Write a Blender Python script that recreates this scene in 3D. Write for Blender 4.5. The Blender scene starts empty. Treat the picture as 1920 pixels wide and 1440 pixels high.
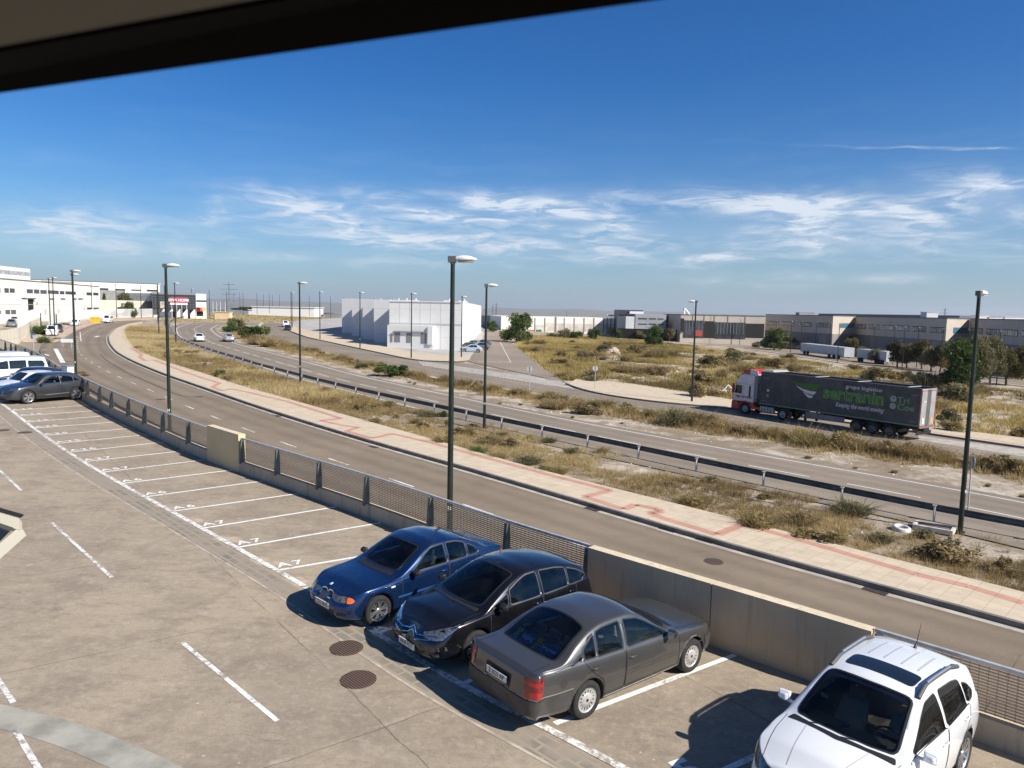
import bpy, bmesh, math, random
import numpy as np
from mathutils import Vector, Matrix
from mathutils.bvhtree import BVHTree
random.seed(7)
rad = math.radians
sc = bpy.context.scene
COL = sc.collection
H = 8.0                      # world height of the first-floor window the picture is taken from

# ------------------------------------------------------------------ camera
FPX, HOR, ROLL = 1400.0, 582.0, math.atan(0.02)
PITCH = math.atan((720 - HOR) * math.cos(ROLL) / FPX)
_c, _s = math.cos(PITCH), math.sin(PITCH)
CF = Vector((0, _c, -_s)); _up = Vector((0, _s, _c)); _rt = Vector((1, 0, 0))
CR = _rt * math.cos(ROLL) + _up * math.sin(ROLL)
CU = _up * math.cos(ROLL) - _rt * math.sin(ROLL)
cam_d = bpy.data.cameras.new("camera"); cam = bpy.data.objects.new("camera", cam_d); COL.objects.link(cam)
M = Matrix((CR, CU, -CF)).transposed().to_4x4(); M.translation = (0, 0, H)
cam.matrix_world = M
cam_d.sensor_width = 36; cam_d.lens = FPX / 1920 * 36; cam_d.clip_start = 0.05; cam_d.clip_end = 60000
cam_d.dof.use_dof = True; cam_d.dof.focus_distance = 30; cam_d.dof.aperture_fstop = 7.0
sc.camera = cam

# ------------------------------------------------------------------ light
SUN_AZ, SUN_EL = -30.0, 37.0           # azimuth from +x, shadows fall to the left and slightly away
sd = Vector((math.cos(rad(SUN_AZ)) * math.cos(rad(SUN_EL)), math.sin(rad(SUN_AZ)) * math.cos(rad(SUN_EL)), math.sin(rad(SUN_EL))))
sun_d = bpy.data.lights.new("sun", 'SUN'); sun = bpy.data.objects.new("sun", sun_d); COL.objects.link(sun)
sun.rotation_euler = sd.to_track_quat('Z', 'Y').to_euler(); sun_d.energy = 5.0; sun_d.angle = rad(0.53); sun_d.color = (1.0, 0.94, 0.86)
sc.view_settings.view_transform = 'Standard'; sc.view_settings.look = 'None'
sc.view_settings.exposure = 0.54; sc.view_settings.gamma = 1.0; sc.view_settings.use_curve_mapping = False
sc.render.engine = 'CYCLES'
sc.cycles.volume_bounces = 0; sc.cycles.max_bounces = 6; sc.cycles.transparent_max_bounces = 8

# ------------------------------------------------------------------ node helpers
class NT:
    def __init__(s, tree): s.t = tree; s.n = tree.nodes; s.l = tree.links
    def node(s, typ, **kw):
        x = s.n.new(typ)
        for k, v in kw.items(): setattr(x, k, v)
        return x
    def put(s, sock, v):
        if v is None: return
        if isinstance(v, bpy.types.NodeSocket): s.l.new(v, sock)
        else:
            if isinstance(v, (tuple, list)) and len(v) == 3 and sock.type == 'RGBA': v = (*v, 1)
            sock.default_value = v
    def m(s, op, a, b=None, c=None, clamp=False):
        x = s.node('ShaderNodeMath', operation=op); x.use_clamp = clamp
        s.put(x.inputs[0], a); s.put(x.inputs[1], b); s.put(x.inputs[2], c); return x.outputs[0]
    def mix(s, f, a, b, blend='MIX'):
        x = s.node('ShaderNodeMix', data_type='RGBA', blend_type=blend)
        s.put(x.inputs[0], f); s.put(x.inputs[6], a); s.put(x.inputs[7], b); return x.outputs[2]
    def noise(s, vec, scale, detail=4, rough=.55, dist=0):
        x = s.node('ShaderNodeTexNoise'); s.put(x.inputs['Vector'], vec)
        x.inputs['Scale'].default_value = scale; x.inputs['Detail'].default_value = detail
        x.inputs['Roughness'].default_value = rough; x.inputs['Distortion'].default_value = dist
        return x.outputs['Fac']
    def vmap(s, vec, scale=(1, 1, 1), rot=(0, 0, 0), loc=(0, 0, 0)):
        x = s.node('ShaderNodeMapping'); s.put(x.inputs[0], vec)
        x.inputs['Scale'].default_value = scale; x.inputs['Rotation'].default_value = rot; x.inputs['Location'].default_value = loc
        return x.outputs[0]
    def ramp(s, fac, a, b):      # smooth 0..1 between a and b
        x = s.node('ShaderNodeMapRange'); x.interpolation_type = 'SMOOTHSTEP'
        s.put(x.inputs[0], fac); x.inputs[1].default_value = a; x.inputs[2].default_value = b
        return x.outputs[0]
    def pos(s): return s.node('ShaderNodeNewGeometry').outputs['Position']
    def obj(s): return s.node('ShaderNodeTexCoord').outputs['Object']

# ------------------------------------------------------------------ sky
w = bpy.data.worlds.new("World"); sc.world = w; w.use_nodes = True
T = NT(w.node_tree)
bg = T.n['Background']; bg.inputs[1].default_value = 0.051
sky = T.node('ShaderNodeTexSky', sky_type='NISHITA'); sky.sun_disc = False
sky.sun_elevation = rad(SUN_EL); sky.sun_rotation = rad(90 - SUN_AZ)
sky.altitude = 300; sky.air_density = 1.0; sky.dust_density = 0.6; sky.ozone_density = 2.2
dirv = T.node('ShaderNodeTexCoord').outputs['Generated']
sx = T.node('ShaderNodeSeparateXYZ'); T.l.new(dirv, sx.inputs[0])
az = T.m('ARCTAN2', sx.outputs[0], sx.outputs[1]); el = T.m('ARCSINE', sx.outputs[2])
cv = T.node('ShaderNodeCombineXYZ'); T.l.new(az, cv.inputs[0]); T.l.new(el, cv.inputs[1])
vec = cv.outputs[0]
def px_dir(px, py):
    d = (CF * FPX + CR * (px - 960) + CU * (720 - py)).normalized()
    return math.atan2(d.x, d.y), math.asin(d.z)
# cirrus banks: centre px, half width px, half height px, tilt (px down per px right), amount
BANKS = [(545, 378, 95, 22, .10, .75), (640, 400, 120, 22, .12, .4), (760, 385, 110, 16, .22, .55), (905, 372, 70, 14, .14, .95), (1010, 385, 110, 18, .05, .8), (1135, 370, 55, 12, -.1, .6),
         (1460, 395, 190, 24, .05, .95), (1590, 390, 120, 26, .06, .6), (1260, 420, 240, 14, .08, .4), (1830, 350, 110, 20, .02, .8), (1880, 385, 110, 22, .1, .7), (1560, 455, 110, 14, .08, .75), (1750, 430, 220, 26, .05, .3),
         (1355, 482, 60, 9, .05, .7), (120, 425, 180, 34, .05, .45), (300, 460, 150, 22, .05, .32), (410, 400, 45, 22, -.2, .4), (700, 445, 260, 18, .06, .45), (950, 455, 320, 16, .04, .45),
         (1050, 425, 260, 16, .06, .5), (1690, 523, 60, 8, 0, .5), (1430, 525, 170, 12, 0, .28), (700, 492, 300, 12, .03, .28), (1150, 485, 260, 12, .03, .3), (1730, 276, 200, 2.2, 0.01, .34), (1650, 470, 350, 16, .02, .3)]
warp = T.node('ShaderNodeTexNoise'); T.l.new(T.vmap(vec, (5, 14, 1)), warp.inputs['Vector']); warp.inputs['Scale'].default_value = 1.6; warp.inputs['Detail'].default_value = 6
wv = T.node('ShaderNodeVectorMath', operation='SUBTRACT'); T.l.new(warp.outputs['Color'], wv.inputs[0]); wv.inputs[1].default_value = (.5, .5, .5)
ws = T.node('ShaderNodeVectorMath', operation='MULTIPLY'); T.l.new(wv.outputs[0], ws.inputs[0]); ws.inputs[1].default_value = (.10, .022, 0)
wa = T.node('ShaderNodeVectorMath', operation='ADD'); T.l.new(vec, wa.inputs[0]); T.l.new(ws.outputs[0], wa.inputs[1])
sw = T.node('ShaderNodeSeparateXYZ'); T.l.new(wa.outputs[0], sw.inputs[0]); WU, WV = sw.outputs[0], sw.outputs[1]
msk = None
for (bx, by, hw, hh, ti, am) in BANKS:
    u0, v0 = px_dir(bx, by); u1, v1 = px_dir(bx + hw, by + hw * ti); hu = u1 - u0; sl = (v1 - v0) / hu
    du = T.m('SUBTRACT', WU, u0); dv = T.m('SUBTRACT', T.m('SUBTRACT', WV, v0), T.m('MULTIPLY', du, sl))
    r2 = T.m('ADD', T.m('POWER', T.m('DIVIDE', du, hu), 2.0), T.m('POWER', T.m('DIVIDE', dv, hh / FPX), 2.0))
    g = T.m('MULTIPLY', T.m('EXPONENT', T.m('MULTIPLY', r2, -1.0)), am)
    msk = g if msk is None else T.m('ADD', msk, g)
n1 = T.noise(T.vmap(wa.outputs[0], (8, 46, 1), (0, 0, rad(-7))), 2.2, 9, .62, .8)
n2 = T.noise(T.vmap(wa.outputs[0], (3, 11, 1), (0, 0, rad(-5))), 3.0, 4, .5, .3)
cl = T.m('MULTIPLY', T.ramp(n1, .34, .70), T.ramp(n2, .30, .66))
cl = T.m('MULTIPLY', T.m('MULTIPLY', T.m('ADD', cl, .12), msk), 2.3, clamp=True)
veil = T.m('MULTIPLY', T.m('MULTIPLY', T.ramp(T.noise(T.vmap(wa.outputs[0], (4, 26, 1)), 2.0, 6, .55), .42, .75), .05), T.m('MULTIPLY', T.ramp(el, .0, .05), T.m('SUBTRACT', 1.0, T.ramp(el, .14, .30))))
cl = T.m('ADD', cl, veil, clamp=True)
hs = T.node('ShaderNodeHueSaturation'); hs.inputs['Saturation'].default_value = 1.22; T.l.new(sky.outputs[0], hs.inputs['Color'])
skyc = T.mix(1.0, hs.outputs[0], T.mix(T.ramp(el, .55, .95), T.mix(T.ramp(el, .02, .32), (.78, 1.18, 1.58), (.27, .93, 1.52)), (.48, .70, .90)), 'MULTIPLY')
hz = T.m('MULTIPLY', T.m('EXPONENT', T.m('MULTIPLY', T.m('MAXIMUM', el, 0.0), -17.0)), .82)      # grey-blue dust layer over the horizon
skyc = T.mix(hz, skyc, (5.1, 6.5, 7.9))
T.l.new(T.mix(T.m('MULTIPLY', cl, .85), skyc, (11.5, 12.3, 13.4)), bg.inputs[0])

# ------------------------------------------------------------------ materials
MATS = {}
def mat(name, col=(.5, .5, .5), rough=.6, metal=0.0, noise=None, bump=0.0, coat=0.0, spec=.5, alpha=None):
    """plain or gently varied material; noise=(scale, amount)"""
    if name in MATS: return MATS[name]
    m = bpy.data.materials.new(name); m.use_nodes = True; t = NT(m.node_tree); b = t.n['Principled BSDF']
    b.inputs['Roughness'].default_value = rough; b.inputs['Metallic'].default_value = metal
    b.inputs['Specular IOR Level'].default_value = spec; b.inputs['Coat Weight'].default_value = coat
    b.inputs['Coat Roughness'].default_value = .04
    b.inputs['Base Color'].default_value = (*col, 1)
    if noise:
        n = t.noise(t.obj(), noise[0], 6, .6)
        f = t.ramp(n, .3, .7)
        d = tuple(c * (1 - noise[1]) for c in col); e = tuple(min(1, c * (1 + noise[1] * .6)) for c in col)
        t.l.new(t.mix(f, d, e), b.inputs['Base Color'])
    if bump:
        bp = t.node('ShaderNodeBump'); bp.inputs['Strength'].default_value = bump; bp.inputs['Distance'].default_value = .01
        t.l.new(t.noise(t.obj(), 60, 4), bp.inputs['Height']); t.l.new(bp.outputs[0], b.inputs['Normal'])
    MATS[name] = m; return m
def shader(name, fn, rough=.8, spec=.3):
    if name in MATS: return MATS[name]
    m = bpy.data.materials.new(name); m.use_nodes = True; t = NT(m.node_tree); b = t.n['Principled BSDF']
    b.inputs['Roughness'].default_value = rough; b.inputs['Specular IOR Level'].default_value = spec
    r = fn(t, b)
    if r is not None: t.l.new(r, b.inputs['Base Color'])
    MATS[name] = m; return m
def bump(t, b, h, dist=.01, st=.5):
    bp = t.node('ShaderNodeBump'); bp.inputs['Strength'].default_value = st; bp.inputs['Distance'].default_value = dist
    t.l.new(h, bp.inputs['Height']); t.l.new(bp.outputs[0], b.inputs['Normal'])

def m_asphalt(c1, c2, wear=1.0, spk=.25, tracks=()):
    def f(t, b):
        p = t.pos()
        big = t.ramp(t.noise(p, .09, 4, .6), .35, .65); mid = t.noise(p, 1.3, 5, .65); fine = t.noise(p, 38, 3, .7)
        c = t.mix(big, c1, c2); c = t.mix(t.m('MULTIPLY', t.ramp(mid, .45, .72), .35), c, tuple(x * .68 for x in c1))
        c = t.mix(t.m('MULTIPLY', t.ramp(fine, .5, .75), spk), c, tuple(min(1, x * 1.9) for x in c2))
        crack = t.node('ShaderNodeTexVoronoi', feature='DISTANCE_TO_EDGE'); t.l.new(t.vmap(p, (.22, .22, .22)), crack.inputs[0])
        crack.inputs['Scale'].default_value = 1.0
        ck = t.m('MULTIPLY', t.m('SUBTRACT', 1.0, t.ramp(crack.outputs[0], .001, .006)), t.m('MULTIPLY', t.ramp(t.noise(p, .3), .55, .62), .5 * wear))
        if tracks:
            at_ = t.node('ShaderNodeAttribute'); at_.attribute_name = 'lat'; tot = None
            for c0, w_, am in tracks:
                g = t.m('MULTIPLY', t.m('EXPONENT', t.m('MULTIPLY', t.m('POWER', t.m('DIVIDE', t.m('SUBTRACT', at_.outputs['Fac'], c0), w_), 2.0), -1.0)), am)
                tot = g if tot is None else t.m('ADD', tot, g)
            c = t.mix(t.m('MULTIPLY', tot, t.m('ADD', t.m('MULTIPLY', t.noise(p, .35, 5, .6), .9), .35)), c, tuple(x * .42 for x in c1))
        bump(t, b, fine, .004, .4)
        return t.mix(ck, c, (.035, .033, .03))
    return f
def m_concrete_deck(t, b):
    p = t.pos()
    big = t.ramp(t.noise(p, .17, 6, .62), .36, .64); mid = t.noise(p, .75, 9, .70, .3); br = t.noise(t.vmap(p, (.55, 1.5, 1), (0, 0, rad(-40))), 2.4, 9, .74, .2)
    fine = t.noise(p, 30, 5, .75); grit = t.noise(p, 95, 3, .8); blot = t.noise(p, 2.3, 9, .74)
    c = t.mix(big, (.310, .256, .190), (.400, .328, .236))
    c = t.mix(t.m('MULTIPLY', t.ramp(mid, .45, .64), .55), c, (.225, .182, .138))
    c = t.mix(t.m('MULTIPLY', t.ramp(br, .47, .66), .55), c, (.215, .172, .130))
    c = t.mix(t.m('MULTIPLY', t.ramp(blot, .54, .70), .50), c, (.50, .42, .32))
    c = t.mix(t.m('MULTIPLY', t.ramp(fine, .44, .68), .52), c, (.155, .128, .105))
    c = t.mix(t.m('MULTIPLY', t.ramp(t.noise(p, 7.5, 7, .72), .50, .66), .42), c, (.46, .385, .29))
    c = t.mix(t.m('MULTIPLY', t.ramp(grit, .55, .75), .30), c, (.60, .54, .45))
    stn = t.node('ShaderNodeTexVoronoi'); t.l.new(t.vmap(p, (.42, .42, .42)), stn.inputs[0]); stn.inputs['Scale'].default_value = 1.0
    c = t.mix(t.m('MULTIPLY', t.m('MULTIPLY', t.m('SUBTRACT', 1.0, t.ramp(stn.outputs[0], .04, .30)), t.ramp(t.noise(p, 3.5, 6, .7), .42, .62)), .42), c, (.12, .10, .088))
    # expansion joints and thin cracks
    r_ = t.vmap(p, (1, 1, 1), (0, 0, rad(-38))); sx = t.node('ShaderNodeSeparateXYZ'); t.l.new(r_, sx.inputs[0])
    wob = t.m('MULTIPLY', t.m('SUBTRACT', t.noise(p, .6, 5, .6), .5), .25)
    for ax, st in ((0, 5.3), (1, 4.9)):
        fr = t.m('FRACT', t.m('DIVIDE', t.m('ADD', sx.outputs[ax], wob), st)); ln = t.m('LESS_THAN', fr, .0045)
        c = t.mix(t.m('MULTIPLY', ln, t.m('MULTIPLY', t.ramp(t.noise(p, .8, 3), .35, .55), .65)), c, (.10, .085, .07))
        ln2 = t.m('LESS_THAN', t.m('ABSOLUTE', t.m('SUBTRACT', fr, .014)), .007); c = t.mix(t.m('MULTIPLY', ln2, t.m('MULTIPLY', t.ramp(t.noise(p, 1.7, 5), .50, .64), .22)), c, (.50, .43, .34))
    v = t.node('ShaderNodeTexVoronoi', feature='DISTANCE_TO_EDGE'); wp = t.node('ShaderNodeVectorMath', operation='ADD')
    nz = t.node('ShaderNodeTexNoise'); t.l.new(p, nz.inputs['Vector']); nz.inputs['Scale'].default_value = 1.4; nz.inputs['Detail'].default_value = 5
    sc_ = t.node('ShaderNodeVectorMath', operation='SCALE'); t.l.new(nz.outputs['Color'], sc_.inputs[0]); sc_.inputs['Scale'].default_value = .5
    t.l.new(p, wp.inputs[0]); t.l.new(sc_.outputs[0], wp.inputs[1]); t.l.new(t.vmap(wp.outputs[0], (.16, .16, .16)), v.inputs[0]); v.inputs['Scale'].default_value = 1
    c = t.mix(t.m('MULTIPLY', t.m('MULTIPLY', t.m('SUBTRACT', 1.0, t.ramp(v.outputs[0], .0003, .0016)), t.ramp(t.noise(p, .5), .5, .6)), .55), c, (.10, .085, .07))
    dots = t.node('ShaderNodeTexVoronoi'); t.l.new(p, dots.inputs[0]); dots.inputs['Scale'].default_value = 1.9
    c = t.mix(t.m('MULTIPLY', t.m('SUBTRACT', 1.0, t.ramp(dots.outputs[0], .03, .055)), .6), c, (.62, .56, .47))
    bump(t, b, t.m('ADD', fine, t.m('MULTIPLY', grit, .6)), .005, .45)
    return c
def m_soil(t, b):
    p = t.pos()
    a = t.noise(p, .35, 8, .65, .5); g = t.noise(p, 2.6, 7, .7); f = t.noise(p, 17, 5, .75)
    far = t.noise(t.vmap(p, (.004, .0016, 1)), 1.0, 6, .6)
    c = t.mix(t.ramp(a, .38, .64), (.275, .215, .145), (.57, .50, .41))
    c = t.mix(t.m('MULTIPLY', t.ramp(g, .46, .66), .75), c, (.215, .160, .095))
    c = t.mix(t.m('MULTIPLY', t.ramp(f, .5, .72), .5), c, (.11, .085, .06))
    sx = t.node('ShaderNodeSeparateXYZ'); t.l.new(p, sx.inputs[0])
    d = t.m('SQRT', t.m('ADD', t.m('POWER', sx.outputs[0], 2.0), t.m('POWER', sx.outputs[1], 2.0)))
    fc = t.mix(t.ramp(far, .40, .60), (.10, .105, .06), (.30, .25, .18))
    bump(t, b, t.m('ADD', g, f), .05, .8)
    return t.mix(t.ramp(d, 350, 900), c, fc)
def m_slab(c1, c2, s=.6):
    def f(t, b):
        p = t.pos(); v = t.vmap(p, (1, 1, 1), (0, 0, rad(44)))
        br = t.node('ShaderNodeTexBrick'); t.l.new(v, br.inputs[0]); br.inputs['Scale'].default_value = 1
        br.inputs['Brick Width'].default_value = s; br.inputs['Row Height'].default_value = s; br.inputs['Mortar Size'].default_value = .010
        br.offset = 0.0
        br.inputs['Color1'].default_value = (*c1, 1); br.inputs['Color2'].default_value = (*c2, 1)
        br.inputs['Mortar'].default_value = (*[x * .72 for x in c1], 1)
        n = t.noise(p, 1.6, 7, .65); n2 = t.noise(p, 22, 4, .6)
        c = t.mix(t.m('MULTIPLY', t.ramp(n, .45, .7), .38), br.outputs[0], tuple(x * .62 for x in c1))
        c = t.mix(t.m('MULTIPLY', t.ramp(n2, .5, .8), .22), c, tuple(x * .6 for x in c1))
        bump(t, b, n2, .004, .4); return c
    return f
def m_paint(worn, col=(.80, .79, .75), under=(.30, .25, .20)):
    def f(t, b):
        p = t.pos(); n = t.noise(p, 9, 8, .75); n2 = t.noise(p, 1.2, 3)
        k = t.m('ADD', n, t.m('MULTIPLY', t.m('SUBTRACT', n2, .5), .45))
        return t.mix(t.ramp(k, .66 - worn * .28, .80 - worn * .2), col, under)
    return f
def m_wall(c1, c2, stain=.5):
    def f(t, b):
        p = t.pos(); a = t.noise(p, .8, 7, .65); s_ = t.noise(t.vmap(p, (5, 5, .5)), 1.2, 6, .7); fi = t.noise(p, 34, 4, .7)
        c = t.mix(t.ramp(a, .3, .7), c1, c2)
        c = t.mix(t.m('MULTIPLY', t.ramp(s_, .50, .74), stain), c, tuple(x * .45 for x in c1))
        c = t.mix(t.m('MULTIPLY', t.ramp(fi, .5, .8), .25), c, tuple(x * .6 for x in c1))
        bump(t, b, fi, .006, .4); return c
    return f
MAT_ROAD = shader('asphalt', m_asphalt((.215, .170, .120), (.262, .208, .148), 1.0, .45, ((1.4, .45, .34), (3.0, .45, .34), (5.6, .45, .38), (7.1, .45, .38), (8.5, .5, .5), (.35, .3, .35))), .85)
MAT_ROADB = shader('asphalt_light', m_asphalt((.235, .192, .146), (.282, .233, .178), .6, .42, ((1.1, .45, .30), (2.7, .45, .30), (4.8, .45, .30), (6.5, .45, .30), (-.8, .4, .3), (9.1, .5, .3))), .85)
MAT_DECK = shader('parking_concrete', m_concrete_deck, .85)
MAT_YARDROAD = shader('asphalt_old', m_asphalt((.235, .192, .146), (.282, .233, .178), .9, .42), .85)
MAT_SOIL = shader('dry_soil', m_soil, .95)
MAT_WALK = shader('pavement_slabs', m_slab((.55, .455, .33), (.61, .505, .37)), .85)
MAT_RED = shader('red_slabs', m_slab((.50, .26, .19), (.54, .30, .22)), .85)
MAT_KERB = mat('kerb_stone', (.17, .165, .155), .85, noise=(2, .3))
MAT_GUT = mat('gutter_concrete', (.44, .40, .34), .85, noise=(1.5, .25))
MAT_WHITE = shader('road_paint', m_paint(.42), .7)
MAT_WORN = shader('worn_paint', m_paint(.85), .7)
MAT_FAINT = shader('faint_paint', m_paint(1.25, (.62, .58, .52), (.26, .215, .165)), .7)
MAT_WALL = shader('parapet_concrete', m_wall((.56, .43, .27), (.63, .49, .31), .45), .85)
MAT_WALLTOP = shader('parapet_top', m_wall((.60, .50, .35), (.72, .61, .44), .7), .9)
MAT_BLOCK = shader('ochre_concrete', m_wall((.58, .46, .27), (.62, .50, .30), .15), .85)

# ------------------------------------------------------------------ object helpers
def tag(o, label=None, cat=None, group=None, kind=None):
    if label: o['label'] = label
    if cat: o['category'] = cat
    if group: o['group'] = group
    if kind: o['kind'] = kind
    return o
def empty(name, loc=(0, 0, 0), rz=0.0, label=None, cat=None, group=None):
    o = bpy.data.objects.new(name, None); COL.objects.link(o); o.location = loc; o.rotation_euler = (0, 0, rz)
    o.empty_display_size = .2
    return tag(o, label, cat, group)
def mobj(name, me, m=None, parent=None):
    if m is not None:
        for x in (m if isinstance(m, (list, tuple)) else [m]): me.materials.append(x)
    o = bpy.data.objects.new(name, me); COL.objects.link(o)
    if parent: o.parent = parent
    return o
def copy_tree(o, parent=None):
    c = o.copy(); COL.objects.link(c); c.parent = parent
    for ch in list(o.children): copy_tree(ch, c)
    return c
class MB:
    """collects simple solids and sheets, builds ONE mesh"""
    def __init__(s): s.v = []; s.f = []; s.mi = []; s.k = 0; s.sm = []
    def add(s, vs, fs, smooth=False):
        n = len(s.v); s.v += [tuple(v) for v in vs]
        for f in fs: s.f.append(tuple(i + n for i in f)); s.mi.append(s.k); s.sm.append(smooth)
        return s
    def box(s, c, d, rz=0.0, M_=None):
        x, y, z = d[0] / 2, d[1] / 2, d[2] / 2; vs = []
        R = Matrix.Rotation(rz, 3, 'Z')
        for dz in (-z, z):
            for dx, dy in ((-x, -y), (x, -y), (x, y), (-x, y)):
                p = R @ Vector((dx, dy, dz)) + Vector(c); vs.append(M_ @ p if M_ else p)
        return s.add(vs, [(3, 2, 1, 0), (4, 5, 6, 7), (0, 1, 5, 4), (1, 2, 6, 5), (2, 3, 7, 6), (3, 0, 4, 7)])
    def prism(s, base, top):     # two rings of equal length
        n = len(base); fs = [tuple(range(n))[::-1], tuple(range(n, 2 * n))]
        for i in range(n): j = (i + 1) % n; fs.append((i, j, n + j, n + i))
        return s.add(list(base) + list(top), fs)
    def tube(s, pts, r, n=8, caps=True, smooth=True):
        pts = [Vector(p) for p in pts]; rs = r if isinstance(r, (list, tuple)) else [r] * len(pts); vs = []; fs = []
        for i, p in enumerate(pts):
            d = (pts[min(i + 1, len(pts) - 1)] - pts[max(i - 1, 0)]).normalized()
            a = d.cross(Vector((0, 0, 1)));
            if a.length < .01: a = Vector((1, 0, 0))
            a.normalize(); b = d.cross(a)
            for k in range(n):
                t = 2 * math.pi * k / n; vs.append(p + (a * math.cos(t) + b * math.sin(t)) * rs[i])
        for i in range(len(pts) - 1):
            for k in range(n):
                j = (k + 1) % n; fs.append((i * n + k, i * n + j, (i + 1) * n + j, (i + 1) * n + k))
        s.add(vs, fs, smooth)
        if caps: s.add(vs[:n], [tuple(range(n))[::-1]]); s.add(vs[-n:], [tuple(range(n))])
        return s
    def lathe(s, prof, M_=None, n=24, smooth=True):   # prof: (radius, height) about local z
        vs = []; fs = []
        for r, z in prof:
            for k in range(n):
                t = 2 * math.pi * k / n; p = Vector((r * math.cos(t), r * math.sin(t), z)); vs.append(M_ @ p if M_ else p)
        for i in range(len(prof) - 1):
            for k in range(n):
                j = (k + 1) % n; fs.append((i * n + k, i * n + j, (i + 1) * n + j, (i + 1) * n + k))
        return s.add(vs, fs, smooth)
    def strip(s, A, B):
        n = len(A); return s.add(list(A) + list(B), [(i, i + 1, n + i + 1, n + i) for i in range(n - 1)])
    def build(s, name, m=None, parent=None):
        me = bpy.data.meshes.new(name); me.from_pydata(s.v, [], s.f)
        me.polygons.foreach_set('material_index', s.mi); me.polygons.foreach_set('use_smooth', s.sm)
        me.update(); return mobj(name, me, m, parent)
def fixn(o):
    bm = bmesh.new(); bm.from_mesh(o.data); bmesh.ops.recalc_face_normals(bm, faces=bm.faces[:]); bm.to_mesh(o.data); bm.free(); return o

# ------------------------------------------------------------------ lie of the land
def zr(x, y): return H - 8.513 - .02646 * x + .0029 * y          # the estate roads, falling gently to the right
def zp(x, y): return H - 6.5415 - .0278 * x + .003 * y           # the raised car park deck
def ray(px, py): return CF * FPX + CR * (px - 960) + CU * (720 - py)
def at(px, py, s='r', dz=0.0):
    """point of the road plane ('r') or the deck ('p') seen at that place of the survey photo"""
    d = ray(px, py); a, b, c = (-.02646, .0029, -8.513) if s == 'r' else (-.0278, .003, -6.5415)
    t = (c + dz) / (d.z - a * d.x - b * d.y); return Vector((d.x * t, d.y * t, H + d.z * t))
def vz(px, dist):            # ground point at a given distance (y) under column px near the horizon
    d = ray(px, 582); return d.x / d.y * dist, dist
def resample(P, step):
    P = [Vector((p[0], p[1])) for p in P]; out = [P[0]]; L = [0]
    for i in range(1, len(P)): L.append(L[-1] + (P[i] - P[i - 1]).length)
    n = max(2, int(L[-1] / step)); res = []
    for k in range(n + 1):
        t = L[-1] * k / n; i = 1
        while i < len(L) - 1 and L[i] < t: i += 1
        f = (t - L[i - 1]) / max(1e-9, L[i] - L[i - 1]); res.append(P[i - 1].lerp(P[i], f))
    return res
def smooth(P, step=1.0, it=12):
    Q = resample(P, step)
    for _ in range(it):
        Q = [Q[0]] + [(Q[i - 1] + Q[i] * 2 + Q[i + 1]) / 4 for i in range(1, len(Q) - 1)] + [Q[-1]]
    return Q
def offset(P, d):
    out = []
    for i, p in enumerate(P):
        t = (P[min(i + 1, len(P) - 1)] - P[max(i - 1, 0)]).normalized(); out.append(p + Vector((-t.y, t.x)) * d)
    return out
def on(P, zf, dz=0.0): return [(p[0], p[1], zf(p[0], p[1]) + dz) for p in P]
def plen(P): return sum((P[i + 1] - P[i]).length for i in range(len(P) - 1))
def sub(P, a, b):            # piece of a polyline by arclength
    out = []; L = 0
    for i in range(len(P) - 1):
        l = (P[i + 1] - P[i]).length
        for t in (a, b):
            pass
        lo, hi = max(a, L), min(b, L + l)
        if hi > lo:
            q0 = P[i].lerp(P[i + 1], (lo - L) / l); q1 = P[i].lerp(P[i + 1], (hi - L) / l)
            if not out: out.append(q0)
            out.append(q1)
        L += l
    return out
def ribbon(mb, P, w, zf, dz):
    mb.strip(on(offset(P, w / 2), zf, dz), on(offset(P, -w / 2), zf, dz))
def cr(P, n=8):              # Catmull-Rom through points
    P = [Vector(p) for p in P]; out = []
    for i in range(len(P) - 1):
        a, b, c, d = P[max(i - 1, 0)], P[i], P[i + 1], P[min(i + 2, len(P) - 1)]
        for k in range(n):
            t = k / n; out.append(.5 * ((2 * b) + (c - a) * t + (2 * a - 5 * b + 4 * c - d) * t * t + (3 * b - a - 3 * c + d) * t ** 3))
    return out + [P[-1]]
def R2(L, s='r'): return [Vector(at(x, y, s)[:2]) for x, y in L]
# ================================================================== GROUND
def terrain(x, y):
    r = math.hypot(x, y); z = zr(x, y) - .06
    if r > 260:
        t = min(1, (r - 260) / 900); t = t * t * (3 - 2 * t)
        far = H - 22 - 70 * min(1, max(0, (r - 700) / 5200))
        # ridges far beyond the valley
        a = math.atan2(x, y)
        hgt = 112 + 14 * math.sin(a * 7 + 1.2) + 10 * math.sin(a * 17 + .4) + 6 * math.sin(a * 37) + 290 * max(0, -a - .05)
        k = min(1, max(0, (r - 8500) / 6500)); k = k * k * (3 - 2 * k)
        far += k * hgt * (1 + .12 * math.sin(a * 57 + r * .0006))
        z = z * (1 - t) + far * t
    return z
rr = [0.0, 6, 12, 20, 30, 42, 56, 72, 90, 110, 132, 156, 182, 210, 235, 260, 290, 330, 380, 450, 550, 700, 900, 1200, 1600, 2200, 3000, 4000, 5200, 6500, 8000, 9000, 10000, 11000, 12000, 13200, 14500, 16000, 19000]
NA = 360; g = MB(); vs = [(0, 0, terrain(0, 0))]; fs = []
for r in rr[1:]:
    for k in range(NA):
        a = 2 * math.pi * k / NA; x, y = r * math.sin(a), r * math.cos(a); vs.append((x, y, terrain(x, y)))
for k in range(NA): fs.append((0, 1 + (k + 1) % NA, 1 + k))
for i in range(len(rr) - 2):
    for k in range(NA):
        j = (k + 1) % NA; b = 1 + i * NA; fs.append((b + k, b + j, b + NA + j, b + NA + k))
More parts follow.
